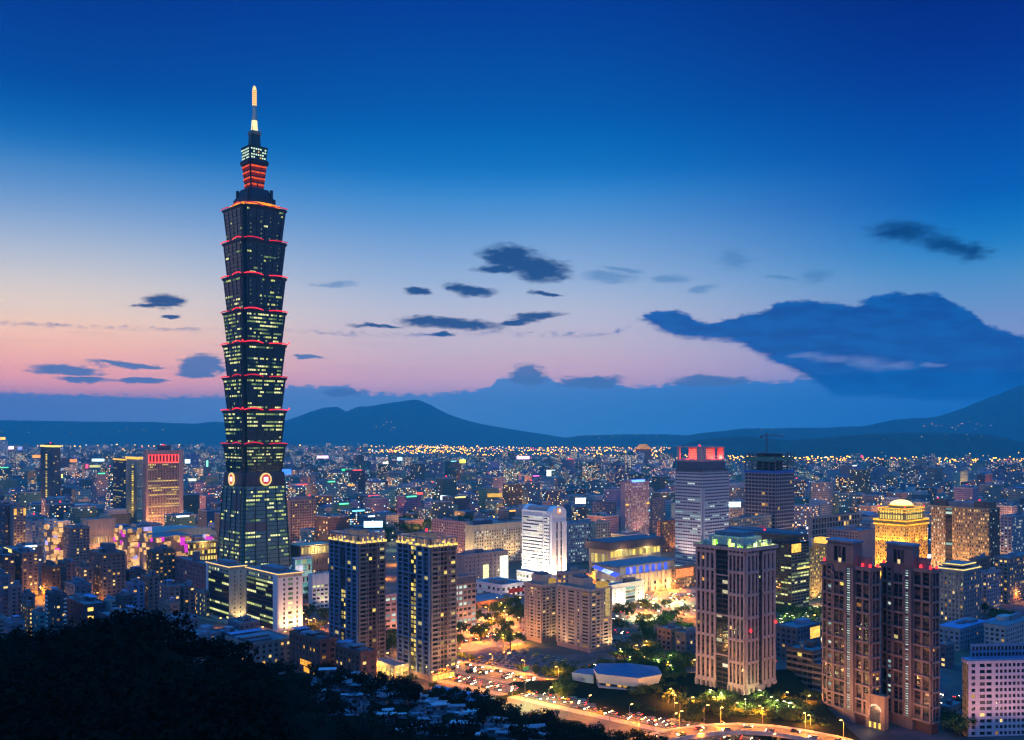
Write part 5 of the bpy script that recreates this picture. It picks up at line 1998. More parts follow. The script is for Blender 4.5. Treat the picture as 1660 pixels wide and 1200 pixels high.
# lower right houses
for (pl, ps, pr, pt, Y, w, lb) in (
        (1522, 1556, 1600, 1022, 690, BLUEG, 'long low school-like block with a blue roof behind the pink office block'),
        (1596, 1630, 1672, 1018, 670, GREYC, 'low grey house row with pitched roofs above the pink office block'),
        (1600, 1612, 1634, 1010, 720, BLUEG, 'small blue-grey house behind the low house row'),
        (1526, 1534, 1546, 1048, 640, DARKC, 'narrow dark apartment slab beside the tall mauve tower'),
        (1528, 1538, 1556, 1150, 520, TAUPE, 'low stone lodge at the foot of the tall mauve tower')):
    b = simple('apartment_block', lb, 'low block', pl, ps, pr, pt, Y, w, .05, 'warm', roof=2)
    b.roof.box(-b.hx - .6, b.hx + .6, -b.hy - .6, b.hy + .6, b.H + 1.0, b.H + 1.4, ROOF_B if 'blue' in lb else ROOF_G)
    b.done(24)
# dark blocks either side of the green-crowned tower
b = simple('apartment_block', 'dark brown apartment block left of the green-crowned tower', 'apartment block', 1066, 1088, 1110, 1022, 690, BROWN, .04, 'warm', roof=2)
b.done(30)
simple('apartment_block', 'dark apartment block tucked against the green-crowned tower', 'apartment block', 1096, 1112, 1140, 1028, 670, DARKC, .06, 'warm').done(30)
b = simple('apartment_block', 'dark terraced apartment block with lit balcony edges right of the green-crowned tower', 'apartment block', 1276, 1318, 1342, 1058, 585, surf('dark_brown_tile', (.09, .07, .07)), .05, 'yellow', fl=3.3, hf=.62, wf=.85, sp=.9, sm=TAUPE, roof=2)
b.done(40)
b = simple('apartment_block', 'lower terraced block with pale balconies in front of the tall mauve towers', 'apartment block', 1318, 1332, 1352, 1080, 570, surf('dark_brown_tile', (.09, .07, .07)), .1, 'yellow', fl=3.3, hf=.62, wf=.85, sp=.9, sm=TAUPE)
b.done(30)
b = simple('apartment_block', 'shaded block with a lit amber loggia beside the tall mauve towers', 'apartment block', 1258, 1292, 1330, 1020, 660, DARKC, .03, 'warm')
b.sign('R', .55, .95, b.H * .6, b.H * .95, AMBER, 'loggia_light', .5)
b.done(30)

# --- brick houses by the wooded hill
for (pl, ps, pr, pt, Y, w, lb, lit, sl) in (
        (366, 402, 472, 1046, 640, TAUPE, 'long taupe apartment house with lit kitchens at the hill foot', .22, 30),
        (470, 518, 545, 1040, 610, REDBR, 'dark red brick house with penthouse roof and one glowing floor at the hill foot', .10, 30),
        (544, 584, 610, 1060, 585, REDBR, 'small dark brick house with two amber windows in front of the pergola tower', .14, 20)):
    b = simple('apartment_house', lb, 'apartment house', pl, ps, pr, pt, Y, w, lit, 'warm', fl=3.6, bw=4.2, wf=.45, hf=.5, roof=1, group='brick houses at the hill foot')
    for q in range(4):
        y0 = -b.hy + 1 + q * (b.LL - 2) / 4
        b.roof.box(-b.hx + 1 + (q % 2) * 3, b.hx * (.1 + .15 * (q % 3)), y0, y0 + (b.LL - 2) / 5, b.H + .13, b.H + 2.2 + .8 * (q % 2), (DARKC, w, BLUEG)[q % 3])
        if q % 2:
            b.roof.box(-b.hx - .4, b.hx * .5, y0 - .8, y0 + (b.LL - 2) / 5 + .8, b.H + 3.1, b.H + 3.3, ROOF_G if q == 1 else ROOF_B)
    if 'glowing' in lb:
        b.sign('L', .38, .75, 6, 9.4, glow('amber_room_light', (1, .42, .05), 1.1, .5, .5), 'lit_gallery', .5)
        b.sign('L', .5, .68, 2, 5.4, glow('amber_room_light', (1, .42, .05), 1.1, .5, .5), 'lit_gallery', .5)
    b.done(sl)
# arcade glowing between the pergola towers
b = simple('lobby_pavilion', 'glowing yellow glass lobby between the two pergola towers', 'lobby', 606, 640, 662, 1082, 615, CREAM, 1.0, 'yellow', fl=7, bw=4.2, wf=.78, hf=.8, roof=0, pier=.5)
point(b.wpt('R', .4, 5, 6), 4000, (1, .65, .2), .6, b.root)
point(b.wpt('L', .5, 5, 6), 4000, (1, .65, .2), .6, b.root)
b.done(30)

# --- the western neighbourhood below the hill
WEST = [
    (-30, 6, 24, 902, 900, DARKC, .22, 'dark apartment block with orange windows at the western edge'),
    (20, 36, 62, 898, 915, MAUVE, .10, 'mauve apartment block with a lit stair column, second from the western edge'),
    (68, 84, 98, 920, 900, BROWN, .05, 'brown apartment block with a flat penthouse'),
    (94, 108, 124, 914, 935, MAUVE, .05, 'slim mauve apartment block behind the white balcony slab'),
    (122, 134, 150, 922, 880, TAUPE, .10, 'taupe stepped apartment block with rooftop sheds'),
    (145, 166, 203, 899, 890, TAUPE, .09, 'big dark apartment tower with a tall rooftop box'),
    (200, 212, 236, 928, 905, DARKC, .06, 'dark block with small red signs beside the dark apartment tower'),
    (238, 252, 284, 896, 950, surf('olive_tile', (.18, .17, .13)), .22, 'olive apartment block with round dark roof caps'),
    (14, 18, 36, 952, 800, PINKT, .06, 'pink slab apartment block at the western edge'),
    (34, 42, 56, 966, 790, MAUVE, .06, 'low mauve block next to the pink slab'),
    (-30, 2, 16, 935, 810, BLUEG, .05, 'blue-grey block cut by the western edge'),
    (38, 46, 56, 984, 735, surf('orange_tile', (.36, .2, .12)), .35, 'small orange-lit block next to the teal house'),
    (52, 62, 74, 996, 715, surf('teal_wall', (.08, .30, .32)), .03, 'teal-walled house among dark blocks'),
    (74, 90, 108, 966, 760, DARKC, .04, 'dark apartment block edged with white balconies'),
    (6, 16, 40, 1012, 690, BLUEG, .02, 'low grey-blue house by the black wooded hill'),
    (-30, -4, 10, 1004, 720, GREYC, .02, 'low grey house with roof tanks at the western edge by the hill'),
    (104, 138, 172, 982, 770, surf('navy_wall', (.05, .06, .12)), .0, 'wide navy-dark block with two glowing windows'),
    (106, 122, 148, 950, 830, BLUEG, .03, 'blue-grey stepped block behind the navy block'),
    (170, 178, 192, 974, 800, WHITE, .03, 'small white block with grey bands'),
    (188, 200, 216, 968, 780, DARKC, .05, 'dark low block with cluttered roof'),
    (204, 214, 234, 948, 835, surf('bright_blue_tile', (.16, .26, .45)), .04, 'blue-tiled block lit by the sky'),
    (230, 240, 258, 936, 850, TAUPE, .04, 'taupe ribbed apartment block beside the blue-tiled one'),
    (256, 274, 292, 952, 815, PINKT, .05, 'pink ribbed apartment block with twin shafts'),
    (286, 298, 316, 952, 825, MAUVE, .05, 'mauve ribbed apartment block near the dark low offices'),
    (266, 276, 290, 980, 760, surf('peach_wall', (.5, .3, .24)), .03, 'peach blank-walled block under the ribbed pink one'),
    (192, 208, 238, 996, 735, BLUEG, .03, 'blue-roofed cluttered house row below the taupe blocks'),
    (238, 256, 272, 1004, 720, GREYC, .03, 'grey house row with a sheet roof'),
    (268, 290, 322, 1006, 700, BLUEG, .06, 'house with a round blue roof hut by the hill foot'),
    (296, 318, 358, 1032, 660, surf('grey_blue_tile', (.24, .26, .33)), .05, 'grey-blue five-storey house at the hill foot'),
    (322, 342, 366, 1048, 640, MAUVE, .08, 'small mauve house at the hill foot'),
    (370, 388, 420, 1012, 690, BLUEG, .08, 'cluttered blue-roofed house in front of the white slab offices'),
    (350, 372, 400, 1030, 670, DARKC, .06, 'dark house row in front of the white slab offices'),
    (160, 176, 204, 1000, 720, DARKC, .03, 'dark flat house behind the crest of the wooded hill'),
]
for (pl, ps, pr, pt, Y, w, lit, lb) in WEST:
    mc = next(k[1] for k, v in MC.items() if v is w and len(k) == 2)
    w = surf(w.name.split('.')[0] + '_shaded', tuple(c * .62 for c in mc))  # wall colour darkened to stand in for shade over these blocks
    lit = lit * 1.7
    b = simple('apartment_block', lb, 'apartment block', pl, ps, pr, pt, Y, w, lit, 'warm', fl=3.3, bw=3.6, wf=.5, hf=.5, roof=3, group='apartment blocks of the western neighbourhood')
    r = b.rng
    if r.random() < .6:
        x0, y0 = r.uniform(-.8, .0) * b.hx, r.uniform(-.8, .0) * b.hy
        b.roof.box(x0, x0 + b.hx * .8, y0, y0 + b.hy * .8, b.H + 3.6, b.H + 3.9, r.choice([ROOF_B, ROOF_G]))
        b.roof.box(x0 + .3, x0 + .6, y0 + .3, y0 + .6, b.H, b.H + 3.6, METAL)
        b.roof.box(x0 + b.hx * .7, x0 + b.hx * .75, y0 + b.hy * .7, y0 + b.hy * .75, b.H, b.H + 3.6, METAL)
    if 'glowing' in lb:
        for z in (.50, .86):
            b.sign('R', .12, .38, b.H * z - 2.2, b.H * z + .6, glow('amber_window_glow', (1, .62, .12), 1.6, .3), 'lit_window', .5)
    if 'round dark' in lb:
        for q in (-.5, .5):
            b.roof.cyl(b.hx * q, b.hy * q, b.H, b.H + 5, b.hx * .5, b.hx * .35, DARKC, 12)
    if 'tall rooftop' in lb:
        b.roofbox(.3, .7, .2, .7, 8, DARKC)
    if 'white balconies' in lb:
        for j in range(int(b.H / 3.3)):
            b.fbox('R', .72, .98, j * 3.3 + .8, j * 3.3 + 2.0, 1.0, WHITE)
            b.fbox('L', .05, .3, j * 3.3 + .8, j * 3.3 + 2.0, 1.0, WHITE)
    b.done(24)

# --- the white pavilion with the folded blue roof
b = empty('pavilion', (WX(1000, 590), 590, 0), R(-12), 'white angular two-storey pavilion with a folded blue roof among trees', 'pavilion')
pw = M()
PW = surf('pavilion_white', (.62, .55, .54), var=.08)
outl = [(-15, 2), (-11, -12), (15, -18), (28, -5), (24, 14), (4, 18), (-13, 15)]
def ring_(s, z, tilt=0):
    return [(x * s, y * s, z + tilt * x * .05) for x, y in outl]
pw.loft([ring_(.93, 0), ring_(1.0, 4.4)], PW)
pw.loft([ring_(.88, 4.4), ring_(.88, 6.4)], DARKWIN[1])
pw.loft([ring_(1.0, 6.4), ring_(1.08, 12.5)], PW)
pw.build('wall', b)
pr_ = M()
top = [(x * 1.09, y * 1.09, 12.56) for x, y in outl]
ridge = [(-8, 4, 14.2), (6, 4, 16.6), (17, 3, 14.6)]
nr_ = [0, 0, 1, 2, 2, 1, 0]
BR = surf('pavilion_blue_roof', (.035, .10, .20), .6)
for i in range(7):
    j = (i + 1) % 7
    a, c = ridge[nr_[i]], ridge[nr_[j]]
    pr_.quad([top[i], top[j], c] if a == c else [top[i], top[j], c, a], BR)
pr_.build('roof', b)
wg = M()
wg.loft([[(-30, 4, 0), (-15.2, -4, 0), (-15.2, 14, 0), (-26, 15, 0)], [(-31, 3, 8.2), (-15.2, -5.5, 9.6), (-15.2, 14, 9.4), (-27, 15.5, 8.4)]], PW)
wg.quad([(-30.4, 3.3, 8.35), (-15.4, -4.9, 9.75), (-15.4, 13.6, 9.6), (-26.6, 15, 8.55)], BR)
wg.build('side_wing', b)
wl = M()
for i in range(7):
    p, q = Vector((*outl[i], 0)) * .885, Vector((*outl[(i + 1) % 7], 0)) * .885
    for k in (1, 3, 4):
        if random.random() < .7:
            s0, s1 = p.lerp(q, k / 6), p.lerp(q, (k + .7) / 6)
            wl.quad([(s0.x * 1.004, s0.y * 1.004, 4.7), (s1.x * 1.004, s1.y * 1.004, 4.7), (s1.x * 1.004, s1.y * 1.004, 6.2), (s0.x * 1.004, s0.y * 1.004, 6.2)], PAL_M['warm'][0])
wl.build('windows', b, kind='stuff')
b.scale = (.9, .9, .9)


# ------------------------------------------------------------------ the city beyond: facades share one procedural material
def city_mat():
    m, N, L = newmat('city_facade')
    uv = N.new('ShaderNodeUVMap')
    uv.uv_map = 'metres'
    ti = N.new('ShaderNodeAttribute')
    ti.attribute_name = 'tint'
    li = N.new('ShaderNodeAttribute')
    li.attribute_name = 'lit'
    sc = N.new('ShaderNodeVectorMath')
    sc.operation = 'MULTIPLY'
    L.new(uv.outputs[0], sc.inputs[0])
    sc.inputs[1].default_value = (1 / 3.4, 1 / 3.4, 1)
    fl = N.new('ShaderNodeVectorMath')
    fl.operation = 'FLOOR'
    L.new(sc.outputs[0], fl.inputs[0])
    fr = N.new('ShaderNodeVectorMath')
    fr.operation = 'FRACTION'
    L.new(sc.outputs[0], fr.inputs[0])
    sp = N.new('ShaderNodeSeparateXYZ')
    L.new(fr.outputs[0], sp.inputs[0])

    def math_(op, a, b):
        n = N.new('ShaderNodeMath')
        n.operation = op
        for i, v in enumerate((a, b)):
            if isinstance(v, (int, float)):
                n.inputs[i].default_value = v
            else:
                L.new(v, n.inputs[i])
        return n.outputs[0]
    win = math_('MULTIPLY', math_('MULTIPLY', math_('GREATER_THAN', sp.outputs[0], .2), math_('LESS_THAN', sp.outputs[0], .82)),
                math_('MULTIPLY', math_('GREATER_THAN', sp.outputs[1], .3), math_('LESS_THAN', sp.outputs[1], .78)))
    wn = N.new('ShaderNodeTexWhiteNoise')
    wn.noise_dimensions = '2D'
    L.new(fl.outputs[0], wn.inputs['Vector'])
    lit = math_('LESS_THAN', wn.outputs['Value'], li.outputs['Fac'])
    cs = N.new('ShaderNodeSeparateColor')
    L.new(wn.outputs['Color'], cs.inputs[0])
    ramp = N.new('ShaderNodeValToRGB')
    ramp.color_ramp.interpolation = 'CONSTANT'
    els = ramp.color_ramp.elements
    stops = [(0, (1, .5, .12)), (.32, (1, .72, .3)), (.5, (.95, .9, .6)), (.66, (.5, .85, .8)), (.78, (.7, .82, 1.0)), (.88, (1, .38, .06))]
    while len(els) < len(stops):
        els.new(.5)
    for e, (p, c) in zip(els, stops):
        e.position = p
        e.color = (*c, 1)
    L.new(cs.outputs[1], ramp.inputs[0])
    st = math_('MULTIPLY', math_('MULTIPLY', win, lit), math_('ADD', math_('MULTIPLY', cs.outputs[2], 2.6), .5))
    nz = N.new('ShaderNodeTexNoise')
    nz.inputs['Scale'].default_value = .12
    nz.inputs['Detail'].default_value = 4
    L.new(uv.outputs[0], nz.inputs['Vector'])
    vm = N.new('ShaderNodeVectorMath')
    vm.operation = 'SCALE'
    L.new(ti.outputs['Color'], vm.inputs[0])
    L.new(math_('ADD', math_('MULTIPLY', nz.outputs['Fac'], .8), .6), vm.inputs['Scale'])
    mx = N.new('ShaderNodeMix')
    mx.data_type = 'RGBA'
    L.new(math_('MULTIPLY', win, .85), mx.inputs[0])
    L.new(vm.outputs[0], mx.inputs[6])
    mx.inputs[7].default_value = (.02, .024, .035, 1)
    b = N.new('ShaderNodeBsdfPrincipled')
    b.inputs['Roughness'].default_value = .7
    L.new(mx.outputs[2], b.inputs['Base Color'])
    L.new(ramp.outputs[0], b.inputs['Emission Color'])
    L.new(st, b.inputs['Emission Strength'])
    o = N.new('ShaderNodeOutputMaterial')
    L.new(b.outputs[0], o.inputs['Surface'])
    m.cycles.emission_sampling = 'NONE'
    return m


CITY = city_mat()


class CM:
    """boxes with metre UVs, tint and lit attributes"""

    def __init__(s):
        s.v, s.f, s.mi, s.uv, s.tint, s.lit = [], [], [], [], [], []

    def box(s, cx, cyy, hx, hy, z0, z1, th, tint, lit, rng):
        c, sn = math.cos(th), math.sin(th)
        b = len(s.v)
        for z in (z0, z1):
            for (x, y) in ((-hx, -hy), (hx, -hy), (hx, hy), (-hx, hy)):
                s.v.append((cx + c * x - sn * y, cyy + sn * x + c * y, z))
        o = rng.randint(0, 4000) * 3.4
        for k, (i, j) in enumerate(((0, 1), (1, 2), (2, 3), (3, 0))):
            w = 2 * (hx if k % 2 == 0 else hy)
            h = z1 - z0
            s.f.append((b + i, b + j, b + j + 4, b + i + 4))
            u0 = o + k * 340
            s.uv += [(u0, o), (u0 + w, o), (u0 + w, o + h), (u0, o + h)]
            s.mi.append(0)
            s.tint.append(tint)
            s.lit.append(lit)
        s.f.append((b + 4, b + 5, b + 6, b + 7))
        s.uv += [(0, 0)] * 4
        s.mi.append(1)
        s.tint.append(tint)
        s.lit.append(0)

    def build(s, name, loc=None, rot=0):
        me = bpy.data.meshes.new(name)
        me.from_pydata(s.v, [], s.f)
        me.materials.append(CITY)
        me.materials.append(ROOF_G)
        me.polygons.foreach_set('material_index', s.mi)
        uv = me.uv_layers.new(name='metres')
        uv.data.foreach_set('uv', [c for p in s.uv for c in p])
        a = me.attributes.new('tint', 'FLOAT_COLOR', 'FACE')
        a.data.foreach_set('color', [c for t in s.tint for c in (*t, 1)])
        a = me.attributes.new('lit', 'FLOAT', 'FACE')
        a.data.foreach_set('value', s.lit)
        me.update()
        o = bpy.data.objects.new(name, me)
        COL.objects.link(o)
        if loc is not None:
            o.location = loc
            o.rotation_euler = (0, 0, rot)
        return o


TINTS = [('pale grey', (.34, .34, .37)), ('beige', (.40, .33, .27)), ('brown', (.20, .13, .11)), ('pinkish', (.38, .26, .27)), ('bluish grey', (.22, .26, .33)),
         ('dark grey', (.12, .12, .15)), ('white tiled', (.52, .50, .50)), ('brick red', (.24, .11, .09)), ('teal glazed', (.08, .20, .22)), ('mauve', (.28, .21, .25))]
LANDMARKS = [(82, 'the slim dark tower with a yellow rim'), (210, 'the cream tower with a lit stair strip'), (265, 'the red-topped tower'), (330, 'the domed exhibition hall'), (412, 'the great dark skyscraper'),
             (490, 'the reddish grid-fronted block'), (580, 'the first pergola tower'), (692, 'the taller pergola tower'), (800, 'the cream government block'), (882, 'the white arched tower'),
             (945, 'the grey concrete block'), (1030, 'the slim pink tower'), (1138, 'the red-crowned tower'), (1247, 'the unfinished tower'), (1325, 'the yellow-lit offices'), (1400, 'the mauve slab'),
             (1460, 'the golden domed tower'), (1560, 'the beige grid slab'), (1640, 'the eastern edge')]
MAINS = [(o.location.x, o.location.y) for o in bpy.data.objects if o.parent is None and o.type == 'EMPTY']
NUMW = ['', 'one', 'two', 'three', 'four', 'five', 'six', 'seven', 'eight', 'nine', 'ten', 'eleven', 'twelve', 'thirteen', 'fourteen', 'fifteen', 'sixteen', 'seventeen', 'eighteen', 'nineteen', 'twenty']


def storeys(h):
    n = max(int(h / 3.4), 1)
    return (NUMW[n] + '-storey') if n <= 20 else 'high-rise'


def gen_city():
    rng = random.Random(23)
    c, sn = math.cos(TH), math.sin(TH)
    rec = []
    step_u, step_v = 47.0, 41.0
    for iu in range(-90, 260):
        for iv in range(-130, 240):
            if iu % 4 == 0 or iv % 5 == 0:
                continue
            u = iu * step_u + rng.uniform(-5, 5)
            v = iv * step_v + rng.uniform(-5, 5)
            x, y = u * c - v * sn, u * sn + v * c
            if y < 1120 or y > 8600:
                continue
            if abs(x / y) > .56:
                continue
            px = 830 + x / y * F
            if y < 1500 and any((x - a) ** 2 + (y - b_) ** 2 < 62 ** 2 for a, b_ in MAINS):
                continue
            if y < 2100 and any((x - a) ** 2 + (y - b_) ** 2 < 48 ** 2 for a, b_ in MAINS):
                continue
            if rng.random() < .12 or (590 < px < 760 and 1150 < y < 1500):   # park north of the pergola towers
                continue
            if (px > 600 and y > 5300) or (px > 1150 and y > 4250):
                continue
            if y > 4200 and rng.random() < .35:
                continue
            q = rng.random()
            if q < .62:
                h = rng.uniform(11, 26)
            elif q < .93:
                h = rng.uniform(24, 45)
            else:
                h = rng.uniform(42, 74)
            if y < 1700:
                h = min(h, 46 - (px > 600) * 8)
            elif y > 4200:
                h *= .75
            hx, hy = rng.uniform(10, 20), rng.uniform(9, 17)
            lit = rng.choice([.015, .03, .05, .09, .14, .22, .4]) * (1.0 if y < 3000 else 1.3)
            ti = rng.randrange(len(TINTS))
            vis = (h * (hx + hy)) / (y * y)
            rec.append((vis, x, y, hx, hy, h, lit, ti, px))
    rec.sort(key=lambda r: -r[0])
    return rec


CITYREC = gen_city()
seen_lab = {}
far = CM()
rngc = random.Random(77)
for i, (vis, x, y, hx, hy, h, lit, ti, px) in enumerate(CITYREC):
    name, tint = TINTS[ti]
    tint = tuple(t * rngc.uniform(.6, 1.15) for t in tint)
    if i >= 290:
        far.box(x, y, hx, hy, 0, h, TH, tint, lit, rngc)
        if rngc.random() < .5:
            far.box(x + rngc.uniform(-4, 4), y + rngc.uniform(-4, 4), hx * .35, hy * .4, h, h + 4, TH, tint, 0, rngc)
        continue
    root = empty('city_block', (x, y, 0), TH)
    w = CM()
    w.box(0, 0, hx, hy, 0, h, 0, tint, lit, rngc)
    q = rngc.random()
    feat = 'a flat roof'
    ob = w.build('wall')
    ob.parent = root
    r = M()
    X, Y_ = hx + .2, hy + .2
    for a in ((-X, X, -Y_, -Y_ + .5), (-X, X, Y_ - .5, Y_), (-X, -X + .5, -Y_ + .5, Y_ - .5), (X - .5, X, -Y_ + .5, Y_ - .5)):
        r.box(*a, h - .3, h + 1.1, GREYC)
    for _ in range(5):
        x0, y0 = rngc.uniform(-.85, .5) * hx, rngc.uniform(-.85, .5) * hy
        r.box(x0, x0 + rngc.uniform(1.5, 4.5), y0, y0 + rngc.uniform(1.5, 4), h + .06, h + rngc.uniform(1.2, 3.4), rngc.choice([GREYC, DARKC, BLUEG, METAL]))
    if q < .24:
        feat = 'a rooftop stair hut'
        r.box(-hx * .5, hx * .1, -hy * .4, hy * .3, h + .05, h + 4.5, GREYC)
    elif q < .40:
        feat = 'rooftop water tanks'
        for k in (-.4, .1, .5):
            r.cyl(hx * k, hy * rngc.uniform(-.4, .4), h + .05, h + 3.4, 1.6, 1.6, METAL, 10)
    elif q < .53:
        feat = 'a blue sheet-metal roof hut'
        r.box(-hx * .7, hx * .5, -hy * .6, hy * .4, h + .05, h + 3.6, BLUEG)
        r.box(-hx * .75, hx * .55, -hy * .65, hy * .45, h + 3.6, h + 4.0, ROOF_B)
    elif q < .64:
        feat = 'a set-back top storey'
        r.box(-hx * .75, hx * .75, -hy * .75, hy * .75, h + .05, h + 6.5, GREYC)
    elif q < .73:
        feat = 'a red roof beacon'
        r.box(-hx * .3, hx * .3, -hy * .3, hy * .3, h + .05, h + 3, GREYC)
        bm = M()
        bm.cyl(0, 0, h + 3, h + 5.2, 1.3, .8, RED_L, 8)
        bm.build('beacon', root)
    elif q < .93:
        cname, cc = rngc.choice([('orange', (1, .4, .06)), ('white', (.95, 1, 1)), ('cyan', (.2, .8, 1)), ('red', (1, .06, .08)), ('green', (.1, 1, .35)), ('yellow', (1, .85, .2)), ('magenta', (1, .15, .7))])
        feat = cname + ' rooftop lights'
        bm = M()
        zz = h + rngc.uniform(.6, 1.6)
        bm.box(-hx * .8, hx * .4, -hy - .6, -hy - .3, zz - 2.4, zz - .4, glow('roof_sign_%s_light' % cname, cc, 2.4, .4, .3))
        bm.build('roof_sign', root)
    r.build('roof', root)
    lw = 'dark' if lit < .04 else ('sparsely lit' if lit < .1 else ('partly lit' if lit < .25 else 'brightly lit'))
    lm = min(LANDMARKS, key=lambda l: abs(l[0] - px))
    dist = 'just beyond' if y < 1500 else ('behind' if y < 1900 else 'well behind')
    if abs(lm[0] - px) > 25:
        dist = ('left of and beyond' if px < lm[0] else 'right of and beyond') if y < 1500 else ('behind, left of' if px < lm[0] else 'behind, right of')
    lab = '%s %s %s block, %s, %s' % (lw, name, storeys(h), feat.replace('a ', '', 1) if feat.startswith('a ') else feat, dist + ' ' + lm[1])
    wds = lab.split()
    if len(wds) > 15:
        lab = '%s %s block, %s, %s' % (name, storeys(h), feat.replace('a ', '', 1) if feat.startswith('a ') else feat, dist + ' ' + lm[1])
    if len(lab.split()) > 15:
        lab = '%s %s block, %s' % (name, storeys(h), dist + ' ' + lm[1])
    tag(root, lab, 'city block', 'city blocks beyond the tall towers')
cityo = far.build('distant_city')
tag(cityo, kind='stuff')


# --- lit rooftop signs and landmarks one can pick out
def rooftop_sign(px, py, wpx, hpx, Y, col, k, label):
    s = WX(px, Y), WZ(py, Y)
    wm, hm = wpx / F * Y, hpx / F * Y
    r = empty('rooftop_sign', (s[0], Y, 0), R(8), label, 'sign', 'lit rooftop signs over the city')
    p = M()
    p.box(-wm / 2, wm / 2, -.6, 0, s[1] - hm / 2, s[1] + hm / 2, glow('sign_%d_light' % (abs(hash(col)) % 997), col, k, .25, 2.0 / wm))
    p.build('sign_panel', r)
    f = M()
    f.box(-wm / 2 - .4, wm / 2 + .4, .05, .8, s[1] - hm / 2 - .4, s[1] + hm / 2 + .4, METAL)
    for t in (-.4, 0, .4):
        f.box(wm * t - .3, wm * t + .3, .2, 1.0, s[1] - hm / 2 - 6, s[1] - hm / 2 - .4, METAL)
    f.build('sign_frame', r)
    hb = s[1] - hm / 2 - 5
    if hb > 4:
        b = CM()
        b.box(0, 12, max(wm * .62, 9), 11.5, 0, hb, 0, random.choice(TINTS)[1], random.uniform(.08, .4), rngc)
        ob = b.build('sign_building')
        ob.parent = r
    return r


SIGNS = [(605, 850, 30, 10, 1300, (.45, .75, 1.0), 3.0, 'large blue and white illuminated sign on a roof behind the first pergola tower'),
         (720, 807, 11, 7, 1900, (.75, .95, 1.0), 4.5, 'dazzling pale cyan sign above white flats near the park'),
         (848, 742, 21, 5, 3800, (1.0, .55, .95), 2.2, 'long pink rooftop sign far behind the white arched tower'),
         (893, 767, 14, 10, 2900, (.95, 1.0, .8), 2.0, 'square white lit screen above the round-roofed arena'),
         (941, 812, 17, 9, 1600, (.85, 1.0, 1.0), 3.2, 'bright white screen on the roof right of the arched tower'),
         (1190, 818, 22, 8, 1360, (.65, .95, 1.0), 4.0, 'dazzling white and cyan sign between the two tallest grey towers'),
         (523, 741, 18, 4, 3800, (1.0, .6, .9), 2.6, 'pink sign low behind the great skyscraper'),
         (570, 762, 32, 3.5, 2900, (.05, .9, .35), 1.2, 'long green strip sign in the dim middle city'),
         (463, 765, 18, 9, 2700, (.06, .25, 1.0), 1.6, 'blue screen just right of the great skyscraper'),
         (625, 752, 8, 6, 3300, (1.0, 1.0, .6), 3.2, 'small yellow-white floodlight sign in the middle city'),
         (648, 744, 8, 5, 3600, (.4, .75, 1.0), 3.0, 'small sky-blue sign in the middle city'),
         (750, 748, 10, 6, 3500, (1.0, .95, .1), 1.8, 'yellow oval sign far behind the cream government block'),
         (98, 772, 7, 6, 2500, (1.0, .95, .2), 2.2, 'yellow square sign right of the slim dark western tower'),
         (159, 746, 19, 4, 3000, (.7, 1.0, .95), 2.4, 'pale teal strip sign over the western city'),
         (154, 756, 17, 4, 2900, (.95, .9, .4), .9, 'dim yellow strip sign over the western city'),
         (304, 748, 8, 6, 3000, (.7, .9, 1.0), 3.6, 'bluish white lamp sign right of the red-topped tower'),
         (336, 754, 3, 15, 2900, (.3, 1.0, .6), 1.6, 'thin upright green and white sign left of the great skyscraper'),
         (141, 756, 4, 7, 2800, (1.0, .08, .2), 2.0, 'small upright red sign in the western city'),
         (119, 747, 11, 5, 3100, (1.0, .3, .08), 1.4, 'orange-red rooftop glow in the western city'),
         (60, 740, 14, 5, 3300, (1.0, .4, .1), 1.4, 'orange rooftop glow by the slim dark western tower'),
         (4, 711, 9, 4, 5000, (1.0, .5, .1), 2.0, 'orange tower-top sign at the western horizon'),
         (18, 726, 8, 5, 4200, (1.0, .6, .8), 2.6, 'pink-white sign at the western edge'),
         (32, 727, 6, 4, 4200, (.15, .25, 1.0), 2.4, 'blue spot sign at the western edge'),
         (312, 778, 12, 4, 2400, (.95, 1.0, .7), 1.6, 'long pale sign low between the red-topped tower and skyscraper'),
         (680, 800, 11, 3.5, 2000, (1.0, .12, .08), 1.8, 'red strip sign above the middle city flats'),
         (798, 788, 18, 3, 2200, (1.0, .35, .08), 1.3, 'orange crown strip on a dark roof left of the arched tower'),
         (802, 803, 24, 6, 1900, (1.0, .55, .1), .9, 'amber-lit terrace left of the arched tower'),
         (1396, 740, 6, 4, 4300, (1.0, .05, .1), 2.4, 'red lamp sign on a distant mast'),
         (1338, 792, 17, 4, 2300, (1.0, .6, .15), 1.5, 'amber lintel light on a brown block in the eastern city'),
         (1571, 781, 16, 4, 2500, (1.0, .6, .2), 1.3, 'amber strip light on a far eastern roof'),
         (1563, 806, 10, 4, 1900, (.8, .95, 1.0), 2.6, 'white lamp sign in the eastern city'),
         (1314, 856, 15, 3.5, 1250, (.9, .75, 1.0), 2.4, 'white strip sign left of the yellow-lit offices'),
         (1505, 902, 9, 6, 1040, (.7, .85, 1.0), 2.0, 'pale lit sign right of the golden domed tower')]
for a in SIGNS:
    rooftop_sign(*a)

# round arena
ar_ = empty('arena', (WX(895, 2700), 2700, 0), 0, 'round arena with a shallow teal roof under the square white screen', 'arena')
am = M()
rr_ = lambda r, z, n=28: [(r * math.cos(2 * math.pi * k / n), r * math.sin(2 * math.pi * k / n), z) for k in range(n)]
am.loft([rr_(48, 0), rr_(50, 14)], MAUVE)
am.build('wall', ar_)
am = M()
TEAL = surf('teal_roof', (.05, .26, .36), .5)
am.loft([rr_(54, 14), rr_(50, 19), rr_(36, 25), rr_(16, 28.5), rr_(3, 29.5)], TEAL)
am.build('roof', ar_)
